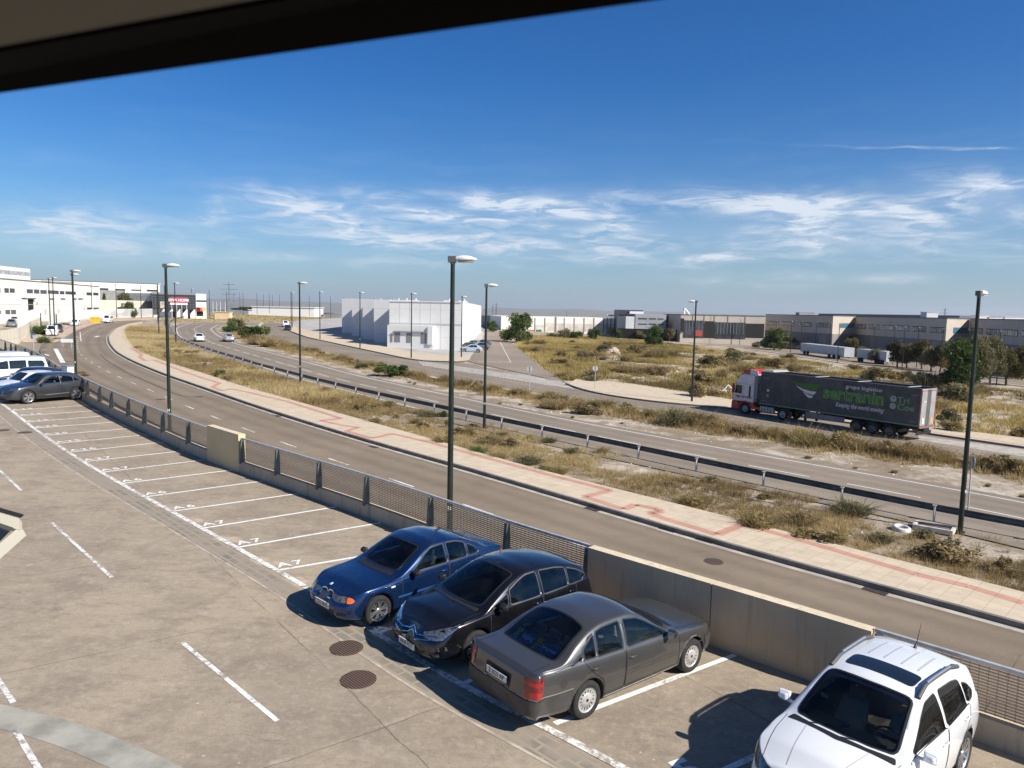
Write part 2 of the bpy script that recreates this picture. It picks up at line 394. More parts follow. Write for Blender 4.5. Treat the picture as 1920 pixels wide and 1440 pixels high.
g.add(vs, fs, True); tag(g.build('ground', MAT_SOIL), kind='structure')

# ---- survey lines (photo columns/rows turned into places on the land)
GUT = smooth([(24, 10.5)] + R2([(1920, 1172), (1716, 1130), (1600, 1095), (1427, 1047), (1240, 991), (1110, 952), (1000, 920), (872, 880), (760, 851), (640, 815), (540, 784), (440, 751), (390, 732), (310, 705), (250, 680), (217, 662), (204, 645), (202, 631), (217, 616), (240, 608), (268, 603.5)]), 1.5, 14)
WALKF = smooth([(26, 13)] + R2([(1920, 1119), (1813, 1087), (1719, 1067), (1639, 1047), (1560, 1027), (1502, 1014), (1427, 994), (1345, 967), (1240, 944), (1110, 912), (1005, 885), (890, 851), (765, 815), (640, 780), (532, 749), (440, 723), (390, 705), (310, 680), (258, 660), (240, 640), (234, 622), (243, 611), (268, 605)]), 1.5, 10)
# road A: near edge is a parallel of the gutter line
A_NEAR = offset(GUT, 8.6)
rA = MB(); A0 = resample(GUT, 2.5); N = len(A0)
for j in range(6): rA.strip(on(offset(A0, 8.6 * j / 6), zr, 0), on(offset(A0, 8.6 * (j + 1) / 6), zr, 0))
def set_lat(o, lo, hi, k):
    n = len(o.data.vertices) // (2 * k); v = []
    for j in range(k): v += [lo + (hi - lo) * j / k] * n + [lo + (hi - lo) * (j + 1) / k] * n
    o.data.attributes.new('lat', 'FLOAT', 'POINT').data.foreach_set('value', v); return o
tag(set_lat(rA.build('road', MAT_ROAD), 0, 8.6, 6), kind='structure')
mk = MB(); ribbon(mk, offset(A0, .16), .32, zr, .005); tag(mk.build('gutter', MAT_GUT), kind='structure')
mk = MB()
L0 = plen(GUT); mid = offset(GUT, 4.35); lm = plen(mid); s_ = 3.0
while s_ < lm - 5: ribbon(mk, sub(mid, s_, s_ + 2.0), .11, zr, .005); s_ += 5.6
tag(mk.build('lane_marking', MAT_WORN), kind='structure')
def kerb(name, P, d, wd=.16, h=.15, zf=zr, m=None):
    k = MB(); a = on(offset(P, d), zf, -.05); b = on(offset(P, d), zf, h); c = on(offset(P, d + wd), zf, h)
    k.strip(a, b); k.strip(b, c); return tag(k.build(name, m or MAT_KERB), kind='structure')
kerb('kerb', A0, 0.0, -.17, .17)
n = 150; a_ = resample(offset(GUT, -.17), plen(GUT) / n)[:n]; b_ = resample(WALKF, plen(WALKF) / n)[:n]
mk = MB()
for j in range(3):
    ra = [p.lerp(q, j / 3) for p, q in zip(a_, b_)]; rb = [p.lerp(q, (j + 1) / 3) for p, q in zip(a_, b_)]
    mk.strip(on(ra, zr, .168), on(rb, zr, .168))
mk.strip(on(b_, zr, .168), on(b_, zr, -.05))
tag(mk.build('sidewalk', MAT_WALK), kind='structure')
# red tile band wandering along the pavement
mk = MB()
RP = [[(1920, 1141), (1813, 1108), (1719, 1086), (1639, 1062), (1560, 1038), (1502, 1021), (1427, 1000), (1392, 991), (1345, 1010), (1240, 978), (1218, 969), (1240, 966), (1232, 961), (1192, 953), (1170, 962), (1095, 938), (1145, 926), (1040, 899), (890, 858), (800, 833), (735, 818), (697, 827), (650, 813), (672, 806), (647, 803), (600, 793), (640, 789), (540, 757), (465, 739), (435, 733), (415, 736), (398, 729), (412, 722), (380, 712), (330, 694), (290, 678), (272, 679), (262, 672), (266, 667), (246, 655)]]
for L in RP:
    P = R2(L)
    for i in range(len(P) - 1):
        a, b = P[i], P[i + 1]; q = resample([a, b], 3.0); ribbon(mk, q, .42, zr, .173)
tag(mk.build('red_tile_band', MAT_RED), kind='structure')
# near pavement of road A, below the deck wall
mk = MB(); nb = offset(A0, 8.6); nc = offset(A0, 8.75); nd = offset(A0, 12.5)
mk.strip(on(nb, zr, -.05), on(nb, zr, .15)); mk.strip(on(nb, zr, .15), on(nc, zr, .15))
tag(mk.build('kerb', MAT_KERB), kind='structure')

# ---- road B
B_IN = smooth([(60, -3.0), (45, 13.5), (34, 26)] + R2([(1920, 940), (1800, 918), (1600, 884), (1465, 861), (1352, 840), (1240, 820), (1060, 787), (935, 761), (790, 730), (680, 707), (560, 675), (440, 644), (408, 629), (394, 617), (412, 607)]) + [(-84, 218), (-72, 245)], 1.5, 16)
B_OUT = offset(B_IN, 7.1)
rB = MB(); B0 = resample(B_IN, 2.5)
for j in range(6): rB.strip(on(offset(B0, -.9 + 10.2 * j / 6), zr, -.01), on(offset(B0, -.9 + 10.2 * (j + 1) / 6), zr, -.01))
tag(set_lat(rB.build('road', MAT_ROADB), -.9, 9.3, 6), kind='structure')
mk = MB(); ribbon(mk, B0, .13, zr, -.005)
fl = offset(B_IN, 7.6); ribbon(mk, resample(sub(fl, 92, plen(fl)), 2.5), .13, zr, -.005)
mb_ = offset(B_IN, 3.75); s_ = 0
while s_ < plen(mb_) - 5: ribbon(mk, sub(mb_, s_, s_ + 3.6), .11, zr, -.005); s_ += 5.6
tag(mk.build('lane_marking', MAT_WHITE), kind='structure')

# ---- road C and street E
C_FAR = smooth([(62, 33), (46, 47)] + R2([(1920, 842), (1742, 815), (1560, 790), (1367, 766), (1254, 759), (1124, 741), (1075, 728), (1053, 716)]) + [Vector(at(960, 700)[:2]), Vector(at(865, 679)[:2])] + R2([(765, 673), (700, 660), (630, 645), (560, 629), (533, 617), (527, 612)]) + [(-66, 235)], 1.5, 8)
C_NEAR = smooth([(57, 23), (44, 34.5)] + R2([(1920, 880), (1797, 859), (1622, 839), (1459, 815), (1400, 804), (1286, 786), (1218, 774), (1042, 745), (880, 721), (810, 708), (715, 686), (635, 668), (560, 650), (515, 639), (492, 628), (487, 612)]) + [(-80, 240)], 1.5, 8)
n = 110; ca = resample(C_FAR, plen(C_FAR) / n)[:n]; cb = resample(C_NEAR, plen(C_NEAR) / n)[:n]
mk = MB()
for j in range(4): mk.strip(on([p.lerp(q, j / 4) for p, q in zip(ca, cb)], zr, .002), on([p.lerp(q, (j + 1) / 4) for p, q in zip(ca, cb)], zr, .002))
tag(set_lat(mk.build('road', MAT_ROADB), -.5, 8.8, 4), kind='structure')
mk = MB()
CD = smooth(R2([(1920, 870), (1867, 862), (1660, 831), (1482, 805), (1327, 782), (1210, 764), (1097, 747), (1010, 733), (929, 718)]), 1.5, 6); s_ = 1
while s_ < plen(CD) - 3: ribbon(mk, sub(CD, s_, s_ + 2.2), .11, zr, .006); s_ += 5.4
# hatched give-way field at the mouth of street E
for k in range(40):
    f = k / 39; a = R2([(785 + (1046 - 785) * f, 676 + (713 - 676) * f)])[0]; b = R2([(796 + (1074 - 796) * f, 686 + (729 - 686) * f)])[0]
    d = (b - a); ribbon(mk, [a, a + d], .17, zr, .007)
tag(mk.build('give_way_hatching', MAT_WORN), kind='structure'); mk = MB()
ribbon(mk, R2([(896, 678), (956, 679)]), .35, zr, .007)
ribbon(mk, R2([(958, 680), (937, 640)]), .14, zr, .007)
tag(mk.build('lane_marking', MAT_WORN), kind='structure')
EL = R2([(868, 676), (886, 664), (900, 648), (906, 640), (908, 628), (910, 622)]) + [Vector((-11, 330))]
ER = R2([(1062, 717), (1015, 691), (996, 670), (964, 647), (953, 640), (938, 628), (927, 622)]) + [Vector((-7, 330))]
mk = MB(); n = 40; ea = resample(EL, plen(EL) / n)[:n]; eb = resample(ER, plen(ER) / n)[:n]
for j in range(4): mk.strip(on([p.lerp(q, j / 4) for p, q in zip(ea, eb)], zr, .006), on([p.lerp(q, (j + 1) / 4) for p, q in zip(ea, eb)], zr, .006))
tag(mk.build('street', MAT_YARDROAD), kind='structure')
# pavements beyond road C
WD = smooth([(66, 38), (49, 50.5)] + R2([(1920, 824), (1742, 803), (1560, 775), (1362, 748), (1186, 721), (1091, 710), (1068, 713)]), 1.5, 4)
cf = [p for p in C_FAR if p.x > 5.9]
n = 60; a_ = resample(cf, plen(cf) / n)[:n]; b_ = resample(WD, plen(WD) / n)[:n]
mk = MB(); mk.strip(on(a_, zr, .15), on(b_, zr, .15)); mk.strip(on(b_, zr, .15), on(b_, zr, -.1)); tag(mk.build('sidewalk', MAT_WALK), kind='structure')
kerb('kerb', cf, 0.0, -.18, .155)
mk = MB(); ribbon(mk, offset(cf[:int(len(cf) * .62)], -1.0), .3, zr, .155); tag(mk.build('red_tile_band', MAT_RED), kind='structure')
mk = MB(); ap = R2([(1920, 843), (1722, 817)]); aq = R2([(1920, 856), (1722, 825)]); mk.strip(on(ap, zr, .008), on(aq, zr, .008)); tag(mk.build('concrete_apron', MAT_GUT), kind='structure')
# pavement island and yard in front of the white warehouse
wp_ = [p for p in C_FAR if p.x < -7.0]
KW = R2([(880, 677), (865, 680), (800, 678), (765, 674), (700, 660), (630, 645), (575, 633), (545, 622), (533, 615)])
KF = R2([(884, 667), (860, 668), (800, 664), (765, 660), (700, 647), (630, 633), (585, 622), (556, 614), (540, 610)])
n = 50; a_ = resample(KW, plen(KW) / n)[:n]; b_ = resample(KF, plen(KF) / n)[:n]
mk = MB(); mk.strip(on(a_, zr, .15), on(b_, zr, .15)); mk.strip(on(b_, zr, .15), on(b_, zr, 0)); tag(mk.build('sidewalk', MAT_WALK), kind='structure')
kerb('kerb', smooth(KW, 1.5, 4), 0.02, -.18, .155)
YARD = R2([(884, 667), (860, 668), (800, 664), (765, 660), (700, 647), (630, 633), (585, 622), (556, 614), (540, 610), (560, 600), (640, 596), (760, 600), (905, 612), (905, 640)])
mk = MB(); mk.add(on(YARD, zr, .03), [tuple(range(len(YARD)))]); tag(mk.build('yard', mat('yard_concrete', (.42, .40, .37), .9, noise=(.2, .2))), kind='structure')
# kerb strip on the near side of C
mk = MB(); ribbon(mk, resample(offset(C_NEAR, .45), 2), .9, zr, .14)
mk.strip(on(C_NEAR, zr, .14), on(C_NEAR, zr, -.05)); tag(mk.build('pavement', MAT_WALK), kind='structure')

# ---- side street and forecourt left of the bend
JL = R2([(150, 700), (152, 690), (100, 678), (60, 655), (47, 641), (66, 641), (110, 641), (118, 633), (128, 622), (142, 617), (165, 609), (200, 604), (240, 600), (275, 600)])
mk = MB(); pl = R2([(150, 705), (60, 670), (30, 650), (38, 637), (107, 643), (124, 634), (140, 621), (175, 607), (215, 602), (262, 599), (275, 603), (240, 606), (217, 616), (202, 631), (204, 645), (215, 662), (230, 675)])
mk.add(on(pl, zr, -.008), [tuple(range(len(pl)))]); tag(mk.build('side_street', MAT_YARDROAD), kind='structure')
fc = R2([(30, 648), (38, 637), (107, 643), (121, 634), (140, 621), (175, 607), (215, 602), (262, 599), (300, 597), (300, 594), (215, 597.5), (170, 601), (150, 607), (90, 622), (60, 632), (38, 638)])
mk = MB(); a_ = resample(R2([(42, 641), (80, 642), (107, 642), (121, 633), (140, 621), (175, 608), (215, 602.5), (262, 599.5), (300, 598)]), 2)
n = len(a_); b_ = resample(R2([(42, 637), (62, 628), (85, 620), (100, 614), (128, 609), (165, 602), (205, 598.5), (262, 596.5), (300, 595.5)]), 2); n = min(len(a_), len(b_), 60)
a_ = resample(a_, plen(a_) / n)[:n]; b_ = resample(b_, plen(b_) / n)[:n]
mk.strip(on(a_, zr, .13), on(b_, zr, .13)); mk.strip(on(a_, zr, .13), on(a_, zr, -.05)); tag(mk.build('sidewalk', shader('pink_slabs', m_slab((.50, .37, .29), (.56, .43, .34)), .85)), kind='structure')
mk = MB(); ribbon(mk, R2([(104, 654), (118, 680)]), .5, zr, .006); ribbon(mk, R2([(66, 656), (87, 656)]), .35, zr, .006)
ribbon(mk, R2([(84, 664), (92, 667)]), .3, zr, .006); ribbon(mk, R2([(178, 632), (186, 630)]), .5, zr, .009); ribbon(mk, R2([(141, 631), (147, 631)]), .4, zr, .009)
ribbon(mk, R2([(150, 622), (152, 640)]), .12, zr, .009)
tag(mk.build('lane_marking', MAT_WHITE), kind='structure')
# tar seam, skid tracks and manholes in the near road
mk = MB(); ribbon(mk, smooth(R2([(188, 665), (200, 676), (240, 700), (300, 726), (340, 744), (365, 747), (378, 744)]), 1, 3), .10, zr, .007)
ribbon(mk, R2([(194, 664), (208, 664)]), .08, zr, .007)
tag(mk.build('tar_seam', mat('tar', (.05, .045, .04), .6)), kind='structure')

# ================================================================== CAR PARK DECK
EDGE = cr([(-48, 69.2), (-46, 67), (-38.3, 58.8), (-33, 52.4), (-29.3, 47.7), (-25.6, 43.3), (-20.2, 37.0), (-14.7, 31.0), (-11.3, 27.5), (-6.9, 23.6), (-3.2, 20.3), (-.2, 17.3), (2.7, 14.75), (4.3, 13.4), (5.9, 12.0), (7.6, 10.5), (10, 8.4), (14, 5.0)], 8)
EDGE = smooth([(p[0] * 1.048, p[1] * 1.048) for p in EDGE], .5, 6)
mk = MB(); n = len(EDGE)
far_ = [Vector((-48 + (14 + 60) * 0, 69.2))] * n
inner = [Vector((-62 + 62 * i / (n - 1), 60 - 66 * i / (n - 1))) for i in range(n)]
for j in range(4): mk.strip(on([p.lerp(q, j / 4) for p, q in zip(EDGE, inner)], zp, 0), on([p.lerp(q, (j + 1) / 4) for p, q in zip(EDGE, inner)], zp, 0))
b2 = [Vector((-62 - 8, 40 - 60 * i / (n - 1))) for i in range(n)]
mk.strip(on(inner, zp, 0), on(b2, zp, 0))
tag(mk.build('parking_deck', MAT_DECK), kind='structure')
EO = offset(EDGE, 0)
mk = MB(); eo = offset(EDGE, .30); mk.strip(on(eo, zp, .1), on(eo, zr, -.2)); mk.strip(on(eo, zp, .1), on(EDGE, zp, .1))
ret = mk.build('retaining_wall', MAT_WALL); tag(ret, 'concrete retaining wall holding up the edge of the raised car park', 'retaining wall')
mk = MB(); mk.strip(on(eo, zr, .15), on([p for p in resample(offset(EDGE, 3.2), plen(offset(EDGE, 3.2)) / (n - 1))[:n]], zr, .15)); tag(mk.build('sidewalk', MAT_WALK), kind='structure')

def edge_px(px, dz=1.36):
    """arclength on the deck edge whose parapet top stands in photo column px"""
    best, L, bl = 1e9, 0, 0
    for i in range(len(EDGE) - 1):
        p = EDGE[i]; v = Vector((p.x, p.y, zp(p.x, p.y) + dz - H)); q = 960 + FPX * v.dot(CR) / v.dot(CF)
        if abs(q - px) < best and v.dot(CF) > 0: best = abs(q - px); bl = L
        L += (EDGE[i + 1] - EDGE[i]).length
    return bl
MAT_GALV = mat('galvanised_steel', (.50, .51, .51), .5, .3, noise=(6, .2))
MAT_POSTG = mat('green_grey_steel', (.13, .15, .14), .55, .3, noise=(5, .3))
def parapet(name, a, b, h, m, label, top=None, th=.26, cat='wall'):
    P = sub(EDGE, a, b); mk = MB(); Q = offset(P, th)
    A = on(P, zp, -.02); B = on(P, zp, h); C_ = on(Q, zp, h); D = on(Q, zp, -.02)
    mk.strip(A, B); mk.k = 1; mk.strip(B, C_); mk.k = 0; mk.strip(C_, D); mk.add([A[0], B[0], C_[0], D[0]], [(0, 1, 2, 3)]); mk.add([A[-1], B[-1], C_[-1], D[-1]], [(3, 2, 1, 0)])
    # keep open ends as their own little faces
    o = mk.build(name, [m, top or MAT_WALLTOP]); return tag(o, label, cat)
def mesh_fence(a, b, posts, label, group='mesh fences on the parking parapet'):
    """low concrete upstand with a railing of horizontal wires, flat posts and a square top rail"""
    P = sub(EDGE, a, b); c = P[len(P) // 2]; r0 = empty('mesh_fence', (c.x, c.y, zp(c.x, c.y)), 0, label, 'fence', group)
    inv = Matrix.Translation(-Vector(r0.location))
    def loc(o): o.data.transform(inv); o.parent = r0; return o
    mk = MB(); Q = offset(P, .26); A = on(P, zp, -.02); B = on(P, zp, .42); C_ = on(Q, zp, .42); D = on(Q, zp, -.02)
    mk.strip(A, B); mk.k = 1; mk.strip(B, C_); mk.k = 0; mk.strip(C_, D); mk.add([A[0], B[0], C_[0], D[0]], [(0, 1, 2, 3)]); mk.add([A[-1], B[-1], C_[-1], D[-1]], [(3, 2, 1, 0)])
    loc(mk.build('upstand', [shader('upstand_concrete', m_wall((.40, .34, .26), (.47, .40, .30), .75), .9), MAT_WALL]))
    F = offset(P, .13); mk = MB(); mk.strip(on(offset(F, .035), zp, 1.30), on(offset(F, -.035), zp, 1.30)); mk.strip(on(offset(F, -.035), zp, 1.30), on(offset(F, -.035), zp, 1.24)); mk.strip(on(offset(F, .035), zp, 1.30), on(offset(F, .035), zp, 1.24)); mk.strip(on(offset(F, .035), zp, 1.24), on(offset(F, -.035), zp, 1.24))
    loc(mk.build('top_rail', MAT_GALV))
    mk = MB(); k = 0; z = .46
    while z < 1.23:
        for w_ in (1, -1):
            mk.strip(on(offset(F, .02 - .005 * w_), zp, z + .011), on(offset(F, .02 - .005 * w_), zp, z - .011))
        mk.strip(on(offset(F, .027), zp, z), on(offset(F, .013), zp, z)); z += .052
    S = resample(F, .13)
    for i in range(len(S) - 1):
        p = S[i]; zz = zp(p.x, p.y)
        if p.y > 22: continue
        mk.box((p.x, p.y, zz + .84), (.008, .008, .78))
    loc(mk.build('wire_mesh', mat('rusty_mesh', (.46, .37, .27), .7, .3)))
    for s_ in posts:
        q = sub(EDGE, s_, s_ + .2)
        if len(q) < 2: continue
        t = (q[1] - q[0]).normalized(); nrm = Vector((-t.y, t.x)); p = q[0] + nrm * .10; rz = math.atan2(t.y, t.x); zz = zp(p.x, p.y)
        mk = MB(); pr = lambda w_, d_, z_: [(p.x + t.x * sx_ * w_ + nrm.x * dy_ * d_ - nrm.x * .03, p.y + t.y * sx_ * w_ + nrm.y * dy_ * d_ - nrm.y * .03, zz + z_) for sx_, dy_ in ((-1, -1), (1, -1), (1, 1), (-1, 1))]
        mk.prism(pr(.05, .12, .36), pr(.045, .05, 1.24)); loc(fixn(mk.build('post', MAT_POSTG)))
    return r0
blkA, blkB = edge_px(389, 1.4), edge_px(449, 1.4)
wA, wB = edge_px(1116, 1.25), edge_px(1656, 1.2)
sE = plen(EDGE)
mesh_fence(0.0, edge_px(131), [edge_px(x) for x in (8, 18, 27, 45, 56, 67, 79, 90, 101, 112)], 'far parapet fence of mesh panels beyond the parked vans')
mesh_fence(edge_px(142), blkA, [edge_px(x) + .02 for x in (146, 162, 183, 207, 236, 268, 303, 345)], 'mesh fence from the white box to the ochre block')
mesh_fence(blkB, wA, [blkB + .12] + [edge_px(x) for x in (517, 597, 692, 806, 945)] + [wA - .04], 'mesh fence behind the empty bays and the blue sedan')
mesh_fence(wB, sE - .5, [wB + .08, edge_px(1990)], 'short mesh fence beside the white crossover at the right')
parapet('block_wall', blkA, blkB, 1.42, MAT_BLOCK, 'ochre painted concrete block standing in the line of the fence', th=.28)
wM = (edge_px(1345, 1.25))
parapet('parapet_wall', wA + .02, wM - .012, 1.27, MAT_WALL, 'tall brown concrete parapet behind the black hatchback and the grey sedan')
parapet('parapet_wall', wM + .012, wB - .02, 1.27, MAT_WALL, 'tall brown concrete parapet between grey sedan and white crossover')
# floor paint
mk = MB()
LE = [(22, 770), (36, 780), (49, 792), (63, 803), (80, 817), (104, 832), (130, 848), (156, 866), (188, 886), (226, 907), (270, 932), (322, 959), (378, 991), (443, 1027), (517, 1070)]
RE = [(175, 759), (195, 769), (219, 778), (247, 789), (275, 801), (305, 812), (337, 826), (374, 842), (412, 859), (455, 879), (500, 901), (564, 925), (634, 950), (716, 980), (815, 1020)]
for a, b in zip(LE, RE): ribbon(mk, resample(R2([a, b], 'p'), 1.5), .10, zp, .005)
for a, b in (((700, 1190), (900, 1120)), ((862, 1285), (1080, 1190)), ((1040, 1357), (1378, 1228)), ((1270, 1484), (1530, 1366))): ribbon(mk, resample(R2([a, b], 'p'), 1.5), .11, zp, .005)
tag(mk.build('bay_marking', MAT_WHITE), kind='structure')
EP = smooth(R2([(-60, 722), (0, 755), (22, 770), (63, 803), (104, 832), (156, 866), (226, 907), (322, 959), (443, 1027), (517, 1068), (600, 1116), (690, 1178), (860, 1284), (1000, 1352), (1170, 1440), (1330, 1530)], 'p'), .7, 3)
mk = MB(); ribbon(mk, EP, .15, zp, .009)
for a, b in (((-30, 855), (40, 920)), ((97, 980), (210, 1083)), ((342, 1205), (520, 1352)), ((-20, 1250), (25, 1318)), ((28, 1368), (80, 1455))): ribbon(mk, R2([a, b], 'p'), .085, zp, .006)
tag(mk.build('worn_marking', MAT_WORN), kind='structure')
# drainage channel of dark cobbles beside the long line
def m_cobble(t, b):
    p = t.pos(); v = t.vmap(p, (1, 1, 1), (0, 0, rad(45)))
    br = t.node('ShaderNodeTexBrick'); t.l.new(v, br.inputs[0]); br.inputs['Scale'].default_value = 1; br.inputs['Brick Width'].default_value = .42; br.inputs['Row Height'].default_value = .21
    br.inputs['Mortar Size'].default_value = .03
    br.inputs['Color1'].default_value = (.25, .225, .18, 1); br.inputs['Color2'].default_value = (.19, .175, .145, 1); br.inputs['Mortar'].default_value = (.34, .28, .21, 1)
    n = t.noise(p, 1.4, 6, .6); return t.mix(t.m('MULTIPLY', t.ramp(n, .38, .58), .85), br.outputs[0], (.31, .26, .2))
mk = MB(); ribbon(mk, offset(EP, -.42), .52, zp, .004); tag(mk.build('drain_channel', shader('cobbles', m_cobble, .85)), kind='structure')
mk = MB(); ribbon(mk, offset(EP, -.71), .06, zp, .005); tag(mk.build('joint_line', mat('joint_mortar', (.45, .38, .30), .9, noise=(3, .3))), kind='structure')
# pale screed patches next to the line
mk = MB()
rnd = random.Random(3)
for (sx_, sy_, r_) in ((566, 1096, .5), (500, 1052, .35), (430, 1012, .35), (360, 975, .3), (620, 1140, .4), (785, 1218, .4), (310, 950, .25)):
    c = at(sx_, sy_, 'p'); ring = [(c.x + r_ * (1.5 + rnd.uniform(-.3, .3)) * math.cos(k * .393 + .7) * .9, c.y + r_ * (.8 + rnd.uniform(-.25, .25)) * math.sin(k * .393 + .2)) for k in range(16)]
    mk.add(on(ring, zp, .0035), [tuple(range(16))])
tag(mk.build('screed_patch', mat('screed', (.44, .35, .25), .9, noise=(3, .2))), kind='structure')
mk = MB(); cp = cr([Vector(at(*q, 'p')[:2]) for q in ((-60, 1330), (0, 1343), (110, 1372), (210, 1410), (300, 1452), (380, 1500))], 6); ribbon(mk, cp, .52, zp, .006)
tag(mk.build('concrete_strip', mat('grey_screed', (.33, .315, .265), .9, noise=(1.7, .3))), kind='structure')
# manholes
def m_grid(t, b):
    p = t.obj(); w_ = t.node('ShaderNodeTexWave', wave_type='BANDS', bands_direction='DIAGONAL'); t.l.new(p, w_.inputs[0]); w_.inputs['Scale'].default_value = 9
    bump(t, b, w_.outputs['Fac'], .02, 1.0); return t.mix(t.ramp(w_.outputs['Fac'], .3, .6), (.05, .035, .03), (.19, .125, .09))
MG = shader('cast_iron', m_grid, .6)
def manhole(px, py, s, r, label):
    c = at(px, py, s); zf = zp if s == 'p' else zr; o = MB().lathe([(0, .012), (r * .9, .012), (r * .93, .006), (r, .006), (r, -.01)], n=32, smooth=False).build('manhole_cover', MG)
    o.location = (c.x, c.y, zf(c.x, c.y)); return tag(o, label, 'manhole')
for k_, (px, py) in enumerate(((1110, 955), (1252, 994), (1322, 1014), (700, 838), (520, 780), (1640, 1109))):
    g = at(px, py); o = MB().box((0, 0, .01), (.75, .30, .02)).build('storm_drain', mat('drain_iron', (.06, .045, .04), .7, noise=(20, .5))); o.location = (g.x, g.y, zr(g.x, g.y)); o.rotation_euler = (0, 0, rad(-45)); tag(o, 'small iron storm drain in the pale gutter, ' + ['at the middle of the view', 'third from the right', 'second from the right', 'left of the central lamp', 'farthest on the left', 'nearest the right edge'][k_], 'storm drain')
manhole(648, 1215, 'p', .33, 'rusty round manhole cover nearer the blue sedan'); manhole(670, 1274, 'p', .33, 'rusty round manhole cover nearer the camera on the deck')
manhole(1337, 1053, 'r', .36, 'dark manhole cover in the road behind the brown parapet'); manhole(300, 749, 'r', .36, 'manhole cover in the road near the left lamp post'); manhole(373, 744, 'r', .34, 'manhole cover at the end of the tar seam')
manhole(46, 811, 'p', .3, 'dark drain cover in the cobbled channel by the far bays'); manhole(5, 807, 'p', .28, 'dark drain cover in the lane at the left edge')

# painted bay numbers, standing on each line
NUM = ['A24', 'A24', 'A25', 'A25', 'A25', 'A25', 'A26', 'A27', 'A57', 'A6', 'A6', 'A6', 'A7', 'A7', 'A7']
BN = [(L, R_, n_, .44) for L, R_, n_ in zip(LE, RE, NUM)] + [((706, 1196), (900, 1120), 'A', .44), ((1150, 1515), (1530, 1366), 'A25', .72)]
# ================================================================== CARS
def paint(name, col, metal=.0, rough=.28, coat=1.0):
    if name in MATS: return MATS[name]
    m = bpy.data.materials.new(name); m.use_nodes = True; t = NT(m.node_tree); b = t.n['Principled BSDF']
    b.inputs['Metallic'].default_value = metal; b.inputs['Coat Weight'].default_value = coat; b.inputs['Coat Roughness'].default_value = .05
    p = t.obj(); n = t.noise(p, 2.2, 6, .65); f = t.noise(p, 30, 3, .6)
    d = t.m('ADD', t.m('MULTIPLY', t.ramp(n, .3, .8), .035), .008)     # a film of dust
    t.l.new(t.mix(d, col, (.33, .29, .24)), b.inputs['Base Color'])
    t.l.new(t.m('ADD', t.m('MULTIPLY', d, 1.4), rough), b.inputs['Roughness'])
    t.l.new(t.m('ADD', t.m('MULTIPLY', d, .8), .04), b.inputs['Coat Roughness'])
    MATS[name] = m; return m
def m_glass(name, tint, alpha):
    if name in MATS: return MATS[name]
    m = bpy.data.materials.new(name); m.use_nodes = True; t = NT(m.node_tree); t.n.remove(t.n['Principled BSDF'])
    tr = t.node('ShaderNodeBsdfTransparent'); tr.inputs[0].default_value = (*tint, 1)
    gl = t.node('ShaderNodeBsdfGlossy'); gl.inputs['Roughness'].default_value = .03; gl.inputs[0].default_value = (.9, .95, 1, 1)
    df = t.node('ShaderNodeBsdfDiffuse'); df.inputs[0].default_value = (.16, .17, .17, 1)
    fr = t.node('ShaderNodeFresnel'); fr.inputs[0].default_value = 1.5
    n = t.noise(t.obj(), 3, 6, .65)
    a = t.node('ShaderNodeMixShader'); t.l.new(t.m('MULTIPLY', t.ramp(n, .35, .8), alpha), a.inputs[0]); t.l.new(tr.outputs[0], a.inputs[1]); t.l.new(df.outputs[0], a.inputs[2])
    b = t.node('ShaderNodeMixShader'); t.l.new(fr.outputs[0], b.inputs[0]); t.l.new(a.outputs[0], b.inputs[1]); t.l.new(gl.outputs[0], b.inputs[2])
    t.l.new(b.outputs[0], t.n['Material Output'].inputs[0]); MATS[name] = m; return m
GLASS = m_glass('tinted_glass', (.62, .70, .70), .05)
GLASS_D = m_glass('dark_tinted_glass', (.10, .12, .13), .06)
DGLASS = mat('dark_window', (.012, .016, .02), .06, spec=.8)
RUBBER = mat('tyre_rubber', (.022, .021, .020), .85, noise=(9, .4))
BLACKP = mat('black_plastic', (.018, .018, .019), .5)
TRIMG = mat('grey_plastic', (.07, .07, .072), .6)
SILV = mat('alloy', (.55, .55, .56), .3, .85)
DALLOY = mat('dark_alloy', (.10, .10, .11), .35, .7)
HUBC = mat('hubcap_silver', (.50, .49, .47), .45, .4, noise=(7, .25))
CHROME = mat('chrome', (.75, .75, .76), .12, 1.0)
LAMPG = mat('headlamp_glass', (.42, .43, .43), .14, .85, noise=(26, .55), coat=1.0)
LAMPD = mat('smoked_headlamp', (.13, .13, .12), .12, .3, noise=(24, .6), coat=1.0)
ORANGE = mat('orange_lens', (.85, .14, .015), .15, coat=1.0, noise=(22, .3))
REDL = mat('red_lens', (.36, .010, .012), .15, coat=1.0, noise=(12, .3))
REDD = mat('dark_red_lens', (.14, .01, .012), .15, coat=1.0)
PLATE = mat('plate_white', (.72, .71, .66), .5)
BLUEP = mat('plate_blue', (.02, .06, .35), .5)
INK = mat('ink_black', (.01, .01, .01), .6)
INTER = mat('interior_dark', (.03, .03, .032), .85)
INTB = mat('interior_beige', (.50, .38, .26), .85)
INTG = mat('interior_grey', (.20, .20, .195), .85)

